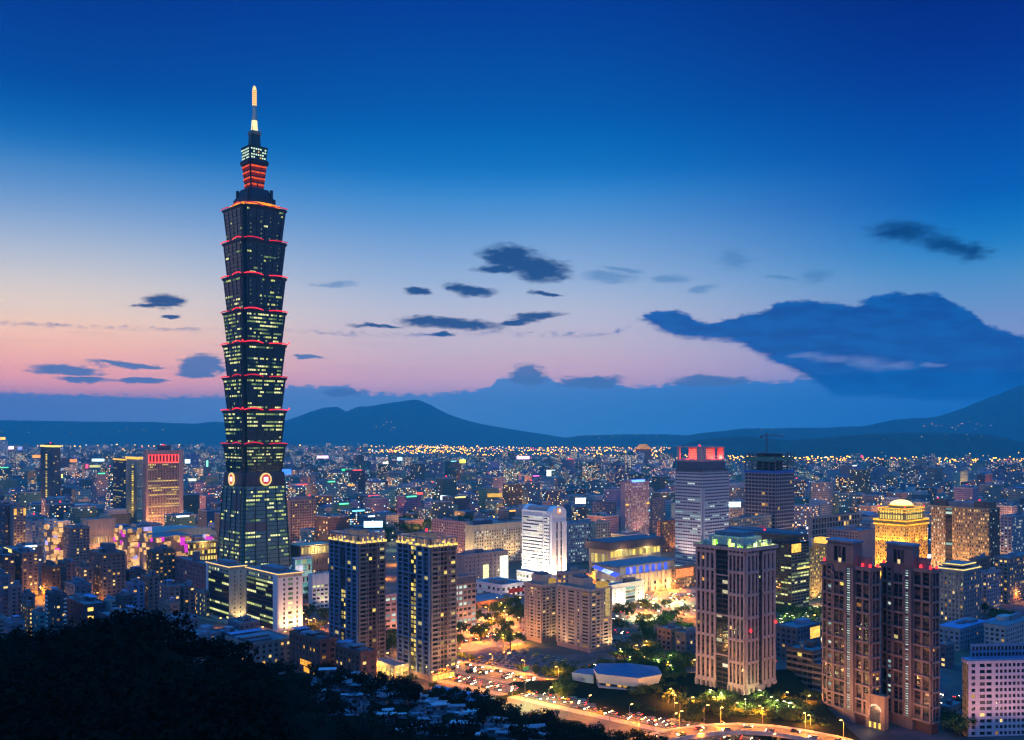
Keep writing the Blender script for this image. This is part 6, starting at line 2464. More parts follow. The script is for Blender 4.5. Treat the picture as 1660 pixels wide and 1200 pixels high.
# palace-roofed hotel on the ridge's end
ph = empty('palace_hotel', (WX(1043, 4600), 4600, 0), R(12), 'distant palace-like hotel with a tiled roof glowing orange', 'hotel')
pm = M()
pm.box(-32, 32, -22, 22, 0, WZ(728, 4600), surf('red_columns', (.4, .15, .1)))
pm.build('wall', ph)
pm = M()
zt_ = WZ(728, 4600)
pm.loft([[(-38, -28, zt_), (38, -28, zt_), (38, 28, zt_), (-38, 28, zt_)], [(-24, -12, zt_ + 12), (24, -12, zt_ + 12), (24, 12, zt_ + 12), (-24, 12, zt_ + 12)], [(-18, -2, zt_ + 22), (18, -2, zt_ + 22), (18, 2, zt_ + 22), (-18, 2, zt_ + 22)]], glow('palace_roof_glow', (1, .42, .12), .6, .4, .05))  # orange light is put into the roof material as glow, no lamp
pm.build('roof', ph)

# --- countless far lamps: streets, bridges and the riverside expressways
fl = M()
rngf = random.Random(3)
LAMPC = [glow('far_sodium_lamp', (1.0, .36, .0), 11.0, 0), glow('far_amber_lamp', (1.0, .52, .06), 8.0, 0), glow('far_white_lamp', (1.0, .95, .85), 4.4, 0),
         glow('far_red_lamp', (1.0, .05, .06), 4.8, 0), glow('far_cyan_lamp', (.4, .85, 1.0), 4.0, 0), glow('far_green_lamp', (.1, 1, .4), 3.5, 0), glow('far_magenta_lamp', (1, .2, .7), 4.0, 0)]


def dot(x, y, z, s, m):
    fl.loft([[(x - s, y - s, z), (x + s, y - s, z), (x + s, y + s, z), (x - s, y + s, z)], [(x - s * .5, y - s * .5, z + s * 1.6), (x + s * .5, y - s * .5, z + s * 1.6), (x + s * .5, y + s * .5, z + s * 1.6), (x - s * .5, y + s * .5, z + s * 1.6)]], m)


def lampcol(w):
    return rngf.choices(LAMPC, w)[0]


# expressways and far streets: rows of sodium lamps
for (p0, p1, n, y0, y1, z) in ((560, 1120, 150, 7200, 7000, 9), (600, 760, 60, 6600, 6500, 9), (760, 1130, 90, 6000, 5600, 8), (900, 1120, 80, 5200, 5000, 8), (1000, 1120, 40, 4700, 4600, 8),
                               (1180, 1660, 150, 5200, 4700, 9), (1180, 1660, 120, 4600, 4300, 9), (1480, 1660, 60, 4200, 4000, 9), (640, 1100, 120, 8400, 8200, 9), (60, 350, 26, 9500, 9800, 9),
                               (480, 700, 30, 9200, 8800, 9), (1180, 1420, 40, 5000, 5000, 14)):
    n = int(n * 1.15)
    for k in range(n):
        t = k / n + rngf.uniform(-.004, .004)
        y = y0 + (y1 - y0) * t + rngf.uniform(-160, 160)
        px = p0 + (p1 - p0) * t
        if rngf.random() < .82:
            dot(WX(px, y), y, z + rngf.uniform(0, 16), rngf.uniform(1.5, 3.6) * y / 6000, lampcol([6, 3, .7, .5, .1, .1, .1]))
# clusters
for (px, py, sx, n) in ((700, 727, 60, 60), (770, 729, 40, 24), (900, 735, 30, 20), (980, 741, 50, 40), (1045, 736, 30, 26), (1240, 751, 40, 16), (1330, 755, 90, 40), (1420, 757, 70, 30), (1530, 759, 60, 30), (1620, 770, 40, 24), (660, 733, 20, 14)):
    for k in range(n):
        x = px + rngf.gauss(0, sx * .5)
        yy = py + rngf.gauss(0, 2.2)
        Y = min(YG(max(yy, 715), 10), 9500)
        dot(WX(x, Y), Y, rngf.uniform(6, 26), rngf.uniform(1.1, 3.2) * Y / 6000, lampcol([7, 3, .6, .4, 0, 0, 0]))
# everywhere in the middle city
for k in range(900):
    Y = 1250 * (7.2 ** rngf.random())
    px = rngf.uniform(-20, 1680)
    if 590 < px < 760 and Y < 1500:
        continue
    dot(WX(px, Y), Y, rngf.uniform(8, 42) if rngf.random() < .6 else 7, rngf.choice([.35, .5, .8, 1.2]) * (Y / 2600) ** .8, lampcol([3.4, 3, 2.4, .6, .8, .15, .2]))
# lamps on the far slopes
for (px, py, sx, sy, n, Y) in ((180, 700, 180, 5, 13, 12500), (640, 690, 60, 8, 8, 14000), (1000, 708, 80, 3, 12, 12500), (1560, 690, 110, 8, 18, 10600), (1300, 700, 90, 5, 6, 11500), (1500, 706, 130, 6, 7, 6300)):
    for k in range(n):
        x, yy = px + rngf.gauss(0, sx * .55), py + rngf.gauss(0, sy * .6)
        dot(WX(x, Y - 2400 if Y > 8000 else Y - 620), Y - 2400 if Y > 8000 else Y - 620, WZ(yy, Y - 2400 if Y > 8000 else Y - 620), rngf.uniform(.5, 1.2) * Y / 7000, lampcol([2, 3, 3, .4, 0, 0, 0]))
flo = fl.build('distant_lamps', kind='stuff')

# street glow of the middle city: bare point lights added to tint facades orange
rngl = random.Random(8)
for k in range(75):
    Y = 1180 * (2.6 ** rngl.random())
    px = rngl.uniform(0, 1660)
    point((WX(px, Y), Y, 9), 95000 * (Y / 1300) ** 1.2, (1, .46, .12), 2.0)
for (px, Y, p) in ((640, 2000, 70000), (690, 1990, 60000), (705, 2000, 60000), (720, 1880, 40000), (1085, 1150, 24000), (1435, 1050, 30000), (940, 1500, 20000), (300, 1250, 26000), (250, 1150, 30000), (130, 1150, 16000)):
    point((WX(px, Y), Y - 14, 10), p, (1, .5, .16), 2.0)


# ------------------------------------------------------------------ streets, lamps, cars, trees
ASPH = surf('asphalt', (.055, .053, .052), .75, var=.3, scale=.08, streak=False)
PAVE = surf('pavement_tiles', (.20, .18, .16), .85, var=.3, scale=.15, streak=False)
LINE = surf('road_paint_white', (.62, .60, .55), .7, var=.25, scale=.5, streak=False)
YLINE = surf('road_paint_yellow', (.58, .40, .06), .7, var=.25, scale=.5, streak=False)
GREEN_L = surf('planted_verge', (.045, .06, .03), .95, var=.4, scale=.3, streak=False)


def strip(m, p, q, w, z, mat, off=0.0):
    p, q = Vector((p[0], p[1], 0)), Vector((q[0], q[1], 0))
    d = (q - p).normalized()
    n = Vector((-d.y, d.x, 0))
    a, b = p + n * off, q + n * off
    h = n * w / 2
    m.quad([(a - h).to_tuple()[:2] + (z,), (b - h).to_tuple()[:2] + (z,), (b + h).to_tuple()[:2] + (z,), (a + h).to_tuple()[:2] + (z,)], mat)


def kerb(m, p, q, w, off, z=.14):
    p, q = Vector((p[0], p[1], 0)), Vector((q[0], q[1], 0))
    d = (q - p).normalized()
    n = Vector((-d.y, d.x, 0))
    a, b = p + n * off, q + n * off
    h = n * w / 2
    r0 = [a - h, b - h, b + h, a + h]
    m.loft([[(v.x, v.y, 0) for v in r0], [(v.x, v.y, z) for v in r0]], PAVE)


# the avenue runs from beyond the pergola towers down to the lower right
A0, A1 = Vector((-330, 874, 0)), Vector((150, 477, 0))
AD = (A1 - A0).normalized()
AN = Vector((-AD.y, AD.x, 0))         # towards the far (north-east) side
AL = (A1 - A0).length
rd = M()
strip(rd, A0, A1, 42, .03, ASPH)
rd.build('avenue', kind='structure')
sv = M()
strip(sv, A0 + AD * 330, A1, 13, .026, ASPH, -33)
sv.build('service_road', kind='structure')
mk = M()
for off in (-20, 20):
    strip(mk, A0, A1, .55, .036, YLINE, off)  # edge lines, widened and bright to stand in for streaks of traffic light
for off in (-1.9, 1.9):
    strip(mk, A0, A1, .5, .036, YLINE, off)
k = 0.0
while k < AL - 6:
    for off in (-16, -12.5, -9, -5.5, 5.5, 9, 12.5, 16):
        strip(mk, A0 + AD * k, A0 + AD * (k + 4), .22, .036, LINE, off)
    k += 9
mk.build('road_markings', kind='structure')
pv_ = M()
kerb(pv_, A0, A1, 6, 24)
kerb(pv_, A0, A1, 5, -23.5)
kerb(pv_, A0 + AD * 20, A1, 3.2, 0)
pv_.build('pavement', kind='structure')

CROSS = [((4, 606), (330, 900), 16), ((-70, 690), (230, 985), 14), ((60, 552), (300, 760), 12), ((150, 477), (420, 720), 18), ((40, 800), (190, 640), 12), ((-420, 1010), (-180, 1230), 18), ((120, 905), (250, 770), 14), ((230, 700), (330, 610), 12)]
cr_ = M()
for i, (p, q, w) in enumerate(CROSS):
    strip(cr_, p, q, w, .034 + .004 * (i + 1), ASPH)
cr_.build('side_streets', kind='structure')
# plots between them
pl_ = M()
def plot(pts, z, mat):
    pl_.quad([(GP(px, py).x, GP(px, py).y, z) for px, py in pts], mat)
plot([(742, 1062), (800, 1048), (905, 1075), (935, 1095), (880, 1105)], .02, surf('car_park_asphalt', (.075, .065, .075), .8))
plot([(992, 1040), (1060, 1030), (1085, 1052), (1000, 1064)], .022, surf('car_park_asphalt', (.075, .065, .075), .8))
plot([(740, 1002), (850, 975), (850, 1045), (745, 1058)], .016, PAVE)
plot([(990, 960), (1130, 930), (1130, 1000), (1000, 1015)], .016, PAVE)
pl_.build('car_park_ground', kind='structure')

# curved ramp at the lower edge
rp = M()
rpts_ = []
for (px, py) in ((1010, 1212), (1050, 1202), (1100, 1190), (1150, 1183), (1200, 1181), (1250, 1184), (1300, 1191), (1345, 1200), (1390, 1212)):
    rpts_.append(GP(px, py, 7.0))
dens = []
for i in range(len(rpts_) - 1):
    for s in range(4):
        dens.append(rpts_[i].lerp(rpts_[i + 1], s / 4))
dens.append(rpts_[-1])
nrm = []
for i in range(len(dens)):
    d = (dens[min(i + 1, len(dens) - 1)] - dens[max(i - 1, 0)]).normalized()
    nrm.append(Vector((-d.y, d.x, 0)))
for i in range(len(dens) - 1):
    def pt(j, o, z):
        v = dens[j] + nrm[j] * o
        return (v.x, v.y, z)
    for (o0, o1, z0, z1, mt) in ((-6, 6, 6.0, 7.0, ASPH), (6.0, 6.4, 6.0, 8.0, GREYC), (-6.4, -6.0, 6.0, 8.0, GREYC)):
        rp.loft([[pt(i, o0, z0), pt(i + 1, o0, z0), pt(i + 1, o1, z0), pt(i, o1, z0)], [pt(i, o0, z1), pt(i + 1, o0, z1), pt(i + 1, o1, z1), pt(i, o1, z1)]], mt, True, True)
ramp = empty('overpass', (0, 0, 0), 0, 'curved concrete overpass ramp lit orange along the lower edge', 'overpass')
rp.build('deck', ramp)
for i in range(3, len(dens), 6):
    q = M()
    q.cyl(dens[i].x, dens[i].y, 0, 6.0, .9, .9, GREYC, 10)
    q.build('pillar', ramp)

# --- street lamps
POLE = surf('lamp_pole_metal', (.25, .25, .24), .5, metal=.5)
SOD = glow('sodium_lamp_head', (1.0, .52, .12), 9.0, 0)
WHT = glow('white_lamp_head', (.95, .95, .5), 4.0, 0)


def lamp_proto(head):
    r = empty('street_lamp')
    m = M()
    m.cyl(0, 0, 0, 9, .14, .09, POLE, 8)
    m.bar((0, 0, 8.9), (2.2, 0, 9.6), .07, POLE)
    m.build('pole', r)
    m = M()
    m.loft([[(1.5, -.35, 9.45), (3.0, -.35, 9.6), (3.0, .35, 9.6), (1.5, .35, 9.45)], [(1.7, -.25, 9.75), (2.8, -.25, 9.85), (2.8, .25, 9.85), (1.7, .25, 9.75)]], head)
    m.build('lamp_head', r)
    return r


LP = {'s': lamp_proto(SOD), 'w': lamp_proto(WHT)}
used_l = {'s': False, 'w': False}


def lamp(x, y, face, label, group, power=22000, kind='s', z=0.0, sc=1.0):
    if (x - WX(1000, 590)) ** 2 + (y - 590) ** 2 < 32 ** 2:
        return None
    if not used_l[kind]:
        o = LP[kind]
        used_l[kind] = True
    else:
        o = copy_tree(LP[kind])
        for ch in list(o.children):
            if ch.type == 'LIGHT':
                bpy.data.objects.remove(ch)
    o.location = (x, y, z)
    o.rotation_euler = (0, 0, face)
    o.scale = (sc, sc, sc)
    o['label'], o['category'], o['group'] = label, 'street lamp', group
    if power:
        d = o.matrix_basis @ Vector((2.2, 0, 8.7))
        spot(d, d - Vector((0, 0, 5)), power * 1.5, (1, .27, .012) if kind == 's' else (.85, 1, .35), 158, .4, name='lamp_light')
        if LIGHTS['n'] % 3 == 0:
            point(d + Vector((0, 0, .8)), power * .8, (1, .42, .10) if kind == 's' else (.85, 1, .35), .5)  # extra point light above some lamps, added for upward spill on facades
    return o


rl_ = random.Random(4)
aang = math.atan2(AN.y, AN.x)
k = 150
i = 0
while k < AL:
    for side in (22.5, -22.5):
        p = A0 + AD * k + AN * side
        wd = 'far' if side > 0 else 'near'
        lamp(p.x, p.y, aang + (math.pi if side > 0 else 0), 'orange sodium lamp on the %s kerb of the avenue' % wd, 'street lamps along the avenue, %s side' % wd, 27000)
    k += 27
    i += 1
for kk in range(345, int(AL), 26):
    p = A0 + AD * kk - AN * 40
    lamp(p.x, p.y, aang, 'orange lamp along the service road below the avenue', 'lamps along the service road', 11000)
# tall bright lamps
for (px, py, zz) in ((936, 1092, 0), (820, 1069, 0), (851, 1118, 0), (1012, 1108, 0)):
    g_ = GP(px, py + 28)
    lamp(g_.x, g_.y, aang, 'tall bright lamp with a starry glare beside the avenue', 'tall lamps by the avenue', 30000, 's' if px != 851 else 'w', 0, 1.5)


def scatter_lamps(poly, n, group, label, power, kinds='s', seed=0):
    r = random.Random(seed)
    (x0, y0, x1, y1) = poly
    for k in range(n):
        px, py = r.uniform(x0, x1), r.uniform(y0, y1)
        g_ = GP(px, py)
        lamp(g_.x, g_.y, r.uniform(0, 6.28), label, group, power * r.uniform(.6, 1.3), r.choice(kinds))


scatter_lamps((742, 985, 850, 1052), 20, 'lamps in the square beside the pergola tower', 'orange lamp among trees in the square beside the pergola tower', 30000, 's', 1)
scatter_lamps((995, 950, 1128, 1012), 20, 'lamps in front of the blue-lit store', 'lamp in the busy street in front of the blue-lit store', 30000, 'sssw', 2)
scatter_lamps((1262, 985, 1336, 1040), 12, 'lamps behind the green-crowned tower', 'orange lamp between trees right of the green-crowned tower', 36000, 'ssw', 3)
scatter_lamps((1000, 1058, 1128, 1110), 13, 'park lamps by the pavilion', 'greenish park lamp behind the white pavilion', 11000, 'wss', 5)
scatter_lamps((1080, 1140, 1330, 1172), 18, 'garden lamps round the green-crowned tower', 'garden lamp at the foot of the green-crowned tower', 10000, 'ws', 6)
scatter_lamps((1540, 935, 1660, 1000), 9, 'lamps in the eastern streets', 'orange lamp in the dim eastern streets', 14000, 's', 7)
scatter_lamps((490, 940, 534, 1030), 5, 'lamps behind the white slab offices', 'orange lamp behind the white slab offices', 14000, 's', 8)
scatter_lamps((626, 1000, 650, 1060), 3, 'lamps between the pergola towers', 'amber lamp between the two pergola towers', 9000, 's', 9)
scatter_lamps((20, 930, 330, 1000), 16, 'lamps in the western lanes', 'orange lamp deep in the western lanes', 26000, 's', 10)
scatter_lamps((560, 905, 760, 975), 12, 'lamps in the streets behind the pergola towers', 'orange lamp added in the streets behind the pergola towers', 42000, 's', 21)  # from here, street lamps added to brighten dark streets between the blocks
scatter_lamps((860, 890, 1000, 960), 10, 'lamps round the foot of the arched tower', 'orange lamp added near the foot of the white arched tower', 42000, 's', 22)
scatter_lamps((1258, 905, 1345, 985), 10, 'lamps by the dark glass tower', 'orange lamp added at the foot of the dark glass tower', 36000, 's', 23)
scatter_lamps((1490, 885, 1660, 935), 10, 'lamps beyond the ring-lit block', 'orange lamp added in the streets beyond the ring-lit block', 36000, 's', 24)
scatter_lamps((0, 880, 320, 930), 12, 'lamps before the lantern shops', 'orange lamp in the lanes before the lantern-box shops', 36000, 's', 25)
for i in range(4, len(dens), 5):
    v = dens[i] + nrm[i] * 6.2
    lamp(v.x, v.y, math.atan2(-nrm[i].y, -nrm[i].x), 'orange lamp on the parapet of the curved overpass', 'lamps on the overpass', 40000, 's', 7.0)
lamp(GP(1110, 1030).x, GP(1110, 1030).y, 0, 'dazzling white floodlight mast beside the dark brown block', 'floodlight masts', 30000, 'w', 18, 1.4)

# --- cars
PAINT = [surf('car_paint_%s' % n, c, .35, var=.05, spec=.6) for n, c in (('white', (.2, .2, .2)), ('silver', (.11, .11, .12)), ('black', (.02, .02, .025)), ('red', (.3, .03, .03)), ('blue', (.04, .07, .2)), ('yellow', (.6, .38, .03)))]
PNAME = ['white', 'silver', 'black', 'dark red', 'dark blue', 'yellow']
TYRE = surf('tyre_rubber', (.02, .02, .02), .9)
HEADL = glow('headlight', (1.0, .85, .5), 22.0, 0)
TAILL = glow('tail_light', (1.0, .03, .02), 9.0, 0)


def car_proto(paint, lights):
    r = empty('car' if lights else 'parked_car')
    m = M()
    m.loft([[(-2.2, -.86, .3), (2.2, -.86, .3), (2.2, .86, .3), (-2.2, .86, .3)], [(-2.25, -.9, .7), (2.25, -.88, .62), (2.25, .88, .62), (-2.25, .9, .7)],
            [(-2.15, -.84, .98), (2.0, -.8, .84), (2.0, .8, .84), (-2.15, .84, .98)]], paint)
    m.loft([[(-1.5, -.7, 1.42), (.35, -.7, 1.42), (.35, .7, 1.42), (-1.5, .7, 1.42)], [(-1.4, -.62, 1.48), (.25, -.62, 1.48), (.25, .62, 1.48), (-1.4, .62, 1.48)]], paint)
    m.build('body', r)
    m = M()
    m.loft([[(-1.95, -.78, .97), (1.1, -.76, .93), (1.1, .76, .93), (-1.95, .78, .97)], [(-1.5, -.68, 1.42), (.35, -.68, 1.42), (.35, .68, 1.42), (-1.5, .68, 1.42)]], DARKWIN[0])
    m.build('window', r)
    for x in (-1.35, 1.4):
        for y in (-.82, .82):
            m = M()
            n = 10
            rg = lambda yy: [(x + .32 * math.cos(2 * math.pi * k / n), yy, .32 + .32 * math.sin(2 * math.pi * k / n)) for k in range(n)]
            m.loft([rg(y - .1), rg(y + .1)], TYRE)
            m.build('wheel', r)
    if lights:
        for y in (-.62, .62):
            m = M()
            m.box(2.2, 2.36, y - .27, y + .27, .5, .84, HEADL)
            m.build('headlight', r)
            m = M()
            m.box(-2.34, -2.22, y - .24, y + .24, .62, .88, TAILL)
            m.build('tail_light', r)
    return r


CARP = {}


def car(x, y, ang, label, group, lights=True, z=.03, rng=random):
    c = rng.choices(range(6), [4, 4, 3, 1, 1, 2])[0]
    key = (c, lights)
    if key not in CARP:
        CARP[key] = o = car_proto(PAINT[c], lights)
    else:
        o = copy_tree(CARP[key])
    o.location = (x, y, z)
    o.rotation_euler = (0, 0, ang)
    o['label'], o['category'], o['group'] = PNAME[c] + ' ' + label, 'car', group
    return o


rc = random.Random(9)
a_fwd = math.atan2(AD.y, AD.x)
for off, ang in ((7.3, a_fwd), (10.7, a_fwd), (14.2, a_fwd), (18.0, a_fwd), (-7.3, a_fwd + math.pi), (-10.7, a_fwd + math.pi), (-14.2, a_fwd + math.pi), (-17.8, a_fwd)):
    k = 330.0 + rc.uniform(0, 8)
    while k < AL - 4:
        p = A0 + AD * k + AN * off
        side = 'far carriageway, headlights on' if off > 0 else 'near carriageway, tail lights glowing'
        car(p.x, p.y, ang, 'car on the avenue\'s ' + side, 'cars on the avenue', rng=rc)
        k += rc.uniform(9, 21)
for i in range(2, len(dens) - 1, 3):
    d = (dens[i + 1] - dens[i]).normalized()
    v = dens[i] + nrm[i] * (2.5 if i % 2 else -2.5)
    car(v.x, v.y, math.atan2(d.y, d.x) + (0 if i % 2 else math.pi), 'car on the curved overpass', 'cars on the overpass', z=7.03, rng=rc)
for (p, q, w) in CROSS[:5]:
    p, q = Vector((*p, 0)), Vector((*q, 0))
    d = (q - p).normalized()
    n = Vector((-d.y, d.x, 0))
    k = 10.0
    while k < (q - p).length:
        for s in (-1, 1):
            if rc.random() < .3:
                v = p + d * (k + rc.uniform(-3, 3)) + n * s * w * .2
                if any((v.x - a) ** 2 + (v.y - b_) ** 2 < 26 ** 2 for a, b_ in MAINS):
                    continue
                car(v.x, v.y, math.atan2(d.y, d.x) + (math.pi if s > 0 else 0), 'car in a side street between the towers', 'cars in the side streets', z=.07, rng=rc)
        k += 11
for k in range(46):
    g_ = GP(rc.uniform(996, 1126), rc.uniform(962, 1012))
    if all((g_.x - a) ** 2 + (g_.y - b_) ** 2 > 24 ** 2 for a, b_ in MAINS):
        car(g_.x, g_.y, TH + rc.choice([0, math.pi]) + rc.uniform(-.1, .1), 'car in the bright street before the blue-lit store', 'cars before the blue-lit store', z=.07, rng=rc)
# parked cars
for row in range(5):
    for k in range(15):
        base = GP(775, 1068) + AD * (k * 3.1 * 1.6) + AN * (row * 9.5 - 6)
        if rc.random() < .8 and base.y < 700:
            car(base.x, base.y, aang + (0 if row % 2 else math.pi), 'car parked in the dark lot beside the avenue', 'cars parked by the avenue', False, .03, rc)
for row in range(3):
    for k in range(9):
        base = GP(1003, 1052) + DR * (k * 4.2) + DL * (row * 10)
        if rc.random() < .8:
            car(base.x, base.y, TH + math.pi / 2, 'car parked in the lot behind the beige apartment pair', 'cars parked behind the beige pair', False, .03, rc)

# --- trees: trunk with limbs, crown of many small leaf faces
BARK = surf('bark', (.07, .05, .04), .9)
LEAF = [surf('leaves_dark', (.028, .05, .018), .85, var=.5, scale=.5, streak=False), surf('leaves_mid', (.05, .085, .025), .85, var=.5, scale=.5, streak=False), surf('leaves_olive', (.075, .08, .025), .85, var=.5, scale=.5, streak=False)]


def crown_mesh(seed, h, w, n, leaf, mats):
    r = random.Random(seed)
    m = M()
    blobs = [(Vector((r.gauss(0, w * .42), r.gauss(0, w * .42), h * r.uniform(.45, .88))), r.uniform(.5, .85) * w * .5) for _ in range(9)]
    for k in range(n):
        c, rad = r.choice(blobs)
        d = Vector((r.gauss(0, 1), r.gauss(0, 1), r.gauss(0, .8))).normalized()
        p = c + d * rad * r.uniform(.55, 1.05)
        a = Vector((r.gauss(0, 1), r.gauss(0, 1), r.gauss(0, .6))).normalized()
        b = a.cross(d if abs(a.dot(d)) < .95 else Vector((0, 0, 1))).normalized()
        s = leaf * r.uniform(.5, 1.25)
        m.quad([p - a * s - b * s * .6, p + a * s * .9 - b * s * .5, p + a * s + b * s * .6, p - a * s * .7 + b * s * .7], r.choice(mats))
    return m


def tree_proto(name, seed, h, w, n, leaf, mats):
    r = empty(name)
    rr = random.Random(seed)
    m = M()
    m.cyl(0, 0, 0, h * .45, h * .03, h * .02, BARK, 7)
    for k in range(5):
        a = rr.uniform(0, 6.28)
        m.bar((0, 0, h * rr.uniform(.28, .44)), (math.cos(a) * w * .35, math.sin(a) * w * .35, h * rr.uniform(.55, .75)), h * .011, BARK, 5)
    m.build('trunk', r)
    crown_mesh(seed, h, w, n, leaf, mats).build('crown', r)
    return r


TP = [tree_proto('street_tree', 1, 8, 6.5, 900, .38, LEAF[:2]), tree_proto('street_tree', 2, 10, 8, 1100, .42, LEAF[:2]), tree_proto('street_tree', 3, 7, 6, 800, .36, LEAF[1:])]
usedt = [0, 0, 0]
rt = random.Random(31)


def tree(x, y, label, group, z=0.0, s=1.0, which=None):
    k = rt.randrange(3) if which is None else which
    if not usedt[k]:
        o = TP[k]
        usedt[k] = 1
    else:
        o = copy_tree(TP[k])
    o.location = (x, y, z)
    o.rotation_euler = (0, 0, rt.uniform(0, 6.28))
    s *= rt.uniform(.8, 1.25)
    o.scale = (s * rt.uniform(.9, 1.1), s, s * rt.uniform(.9, 1.15))
    o['label'], o['category'], o['group'] = label, 'tree', group
    return o


def clear_of(x, y, d):
    return all((x - a) ** 2 + (y - b_) ** 2 > d * d for a, b_ in MAINS)


k = 200
while k < AL:
    p = A0 + AD * k + AN * 26.5
    if rt.random() < .55:
        tree(p.x, p.y, s=.7, label='leafy street tree lit orange on the far side of the avenue', group='trees along the avenue, far side')
    p = A0 + AD * (k + 4)
    if rt.random() < .3:
        tree(p.x, p.y, 'small tree on the planted median of the avenue', 'trees on the avenue median', s=.38)
    p = A0 + AD * (k + 2) - AN * 42
    if rt.random() < .3 and k > 330:
        tree(p.x, p.y, 'dark street tree on the near side of the avenue', 'trees along the avenue, near side', s=.5)
    k += 9


def scatter_trees(poly, n, label, group, s=1.0, d=20, which=None):
    x0, y0, x1, y1 = poly
    c = 0
    for _ in range(n * 4):
        g_ = GP(rt.uniform(x0, x1), rt.uniform(y0, y1))
        if clear_of(g_.x, g_.y, d):
            tree(g_.x, g_.y, label, group, s=s, which=which)
            c += 1
            if c >= n:
                break


scatter_trees((742, 985, 852, 1052), 34, 'round tree lit orange in the square beside the pergola tower', 'trees in the square by the pergola tower')
scatter_trees((995, 985, 1128, 1060), 34, 'green-lit tree between the apartment pair and the store', 'trees between the pair and the store')
scatter_trees((1000, 1062, 1128, 1125), 34, 'tree in the park round the white pavilion', 'trees round the pavilion', d=30)
scatter_trees((905, 1090, 1075, 1135), 26, 'shaded tree in front of the white pavilion', 'trees in front of the pavilion', d=27)
scatter_trees((1090, 1140, 1340, 1178), 46, 'yellow-green lit garden tree at the foot of the green-crowned tower', 'garden trees round the green-crowned tower', d=22, which=2)
scatter_trees((1260, 985, 1340, 1050), 20, 'lit tree right of the green-crowned tower', 'trees right of the green-crowned tower', d=22)
scatter_trees((1525, 930, 1660, 1010), 26, 'dark tree among the eastern apartment blocks', 'trees in the eastern streets', d=22)
scatter_trees((590, 840, 760, 885), 60, 'dark tree in the park beyond the pergola towers', 'trees in the park beyond the pergola towers', s=1.6, d=30)
scatter_trees((625, 1010, 652, 1075), 6, 'tree lit from below between the pergola towers', 'trees between the pergola towers', d=16)
scatter_trees((1525, 1150, 1570, 1196), 7, 'dark tree between tall mauve tower and pink block', 'trees by the pink block', d=12)
scatter_trees((492, 960, 532, 1035), 10, 'tree behind the white slab offices', 'trees behind the white slab offices', d=18)
# park floodlights
for (px, py) in ((633, 858), (655, 860), (680, 862), (697, 859), (632, 870)):
    g_ = GP(px, py + 22)
    lamp(g_.x, g_.y, 0, 'pale green floodlight in the dark park', 'floodlights in the dark park', 9000, 'w', 0, 1.4)

# gantry with the green sign over the avenue
gs = empty('road_sign', (GP(843, 1108).x, GP(843, 1108).y, 0), a_fwd + math.pi / 2, 'green direction sign on a gantry over the avenue', 'road sign')
m = M()
m.cyl(0, 0, 0, 8.6, .16, .12, POLE, 8)
m.bar((0, 0, 8.2), (9, 0, 8.2), .12, POLE)
m.build('post', gs)
m = M()
m.box(3, 8.6, -.15, -.05, 6.8, 9.4, surf('sign_green', (.02, .30, .12), .5))
m.build('sign_panel', gs)


# ------------------------------------------------------------------ the wooded hill in front, with its graves
HC = [(0, 260, 89), (40, 260, 87), (100, 260, 91), (150, 260, 97), (190, 260, 100), (235, 260, 100), (290, 270, 89), (330, 290, 76), (380, 330, 58), (420, 380, 44), (480, 450, 42), (560, 480, 33), (610, 500, 24), (650, 512, 15), (700, 525, 8), (740, 530, 4), (870, 490, 4),
      (1000, 450, 3), (1100, 440, 1), (480, 420, 41), (560, 400, 40), (640, 400, 33), (720, 400, 31), (800, 410, 27), (880, 420, 20), (560, 370, 46), (700, 360, 40), (850, 370, 28),
      (400, 250, 84), (520, 250, 66), (700, 250, 56), (900, 260, 45), (1000, 300, 30), (1200, 350, 4), (0, 150, 104), (300, 150, 104), (600, 150, 98), (900, 150, 88), (1300, 200, 50), (1500, 120, 90), (100, 90, 118), (800, 90, 116),
      (830, 22, 152), (830, 6, 153), (400, 30, 147), (1500, 30, 146), (0, 330, 68), (0, 420, 30), (0, 500, 0), (230, 340, 62), (230, 430, 28), (230, 520, 0), (380, 430, 38), (400, 490, 14), (420, 545, 0),
      (560, 560, 3), (640, 580, 0), (740, 585, 0), (870, 545, 0), (1000, 500, 0), (1100, 485, 0), (1200, 440, 0), (1300, 360, 0), (1500, 300, 0), (-200, 260, 86), (-200, 400, 34), (-200, 520, 0), (-200, 150, 104)]
HCX = np.array([WX(a, b) for a, b, c in HC])
HCY = np.array([b for a, b, c in HC], float)
HCZ = np.array([c for a, b, c in HC], float)


def hill_z(x, y):
    d2 = (HCX - x) ** 2 + (HCY - y) ** 2 + 9.0
    w = d2 ** -2.0
    z = float((w * HCZ).sum() / w.sum())
    if y < 460:          # the spur drops away steeply below the look-out
        px = 830 + x / max(y, 1) * F
        k = min(max((px - 380) / 90.0, 0), 1)
        cap = (1 - k) * (CAMZ - .235 * y - 9) + k * (CAMZ - .345 * y - 9) + max(0, y - 345) * (1.1 * k) + (1 - k) * max(0, y - 225) * .5
        z = min(z, max(cap, 0))
    return z


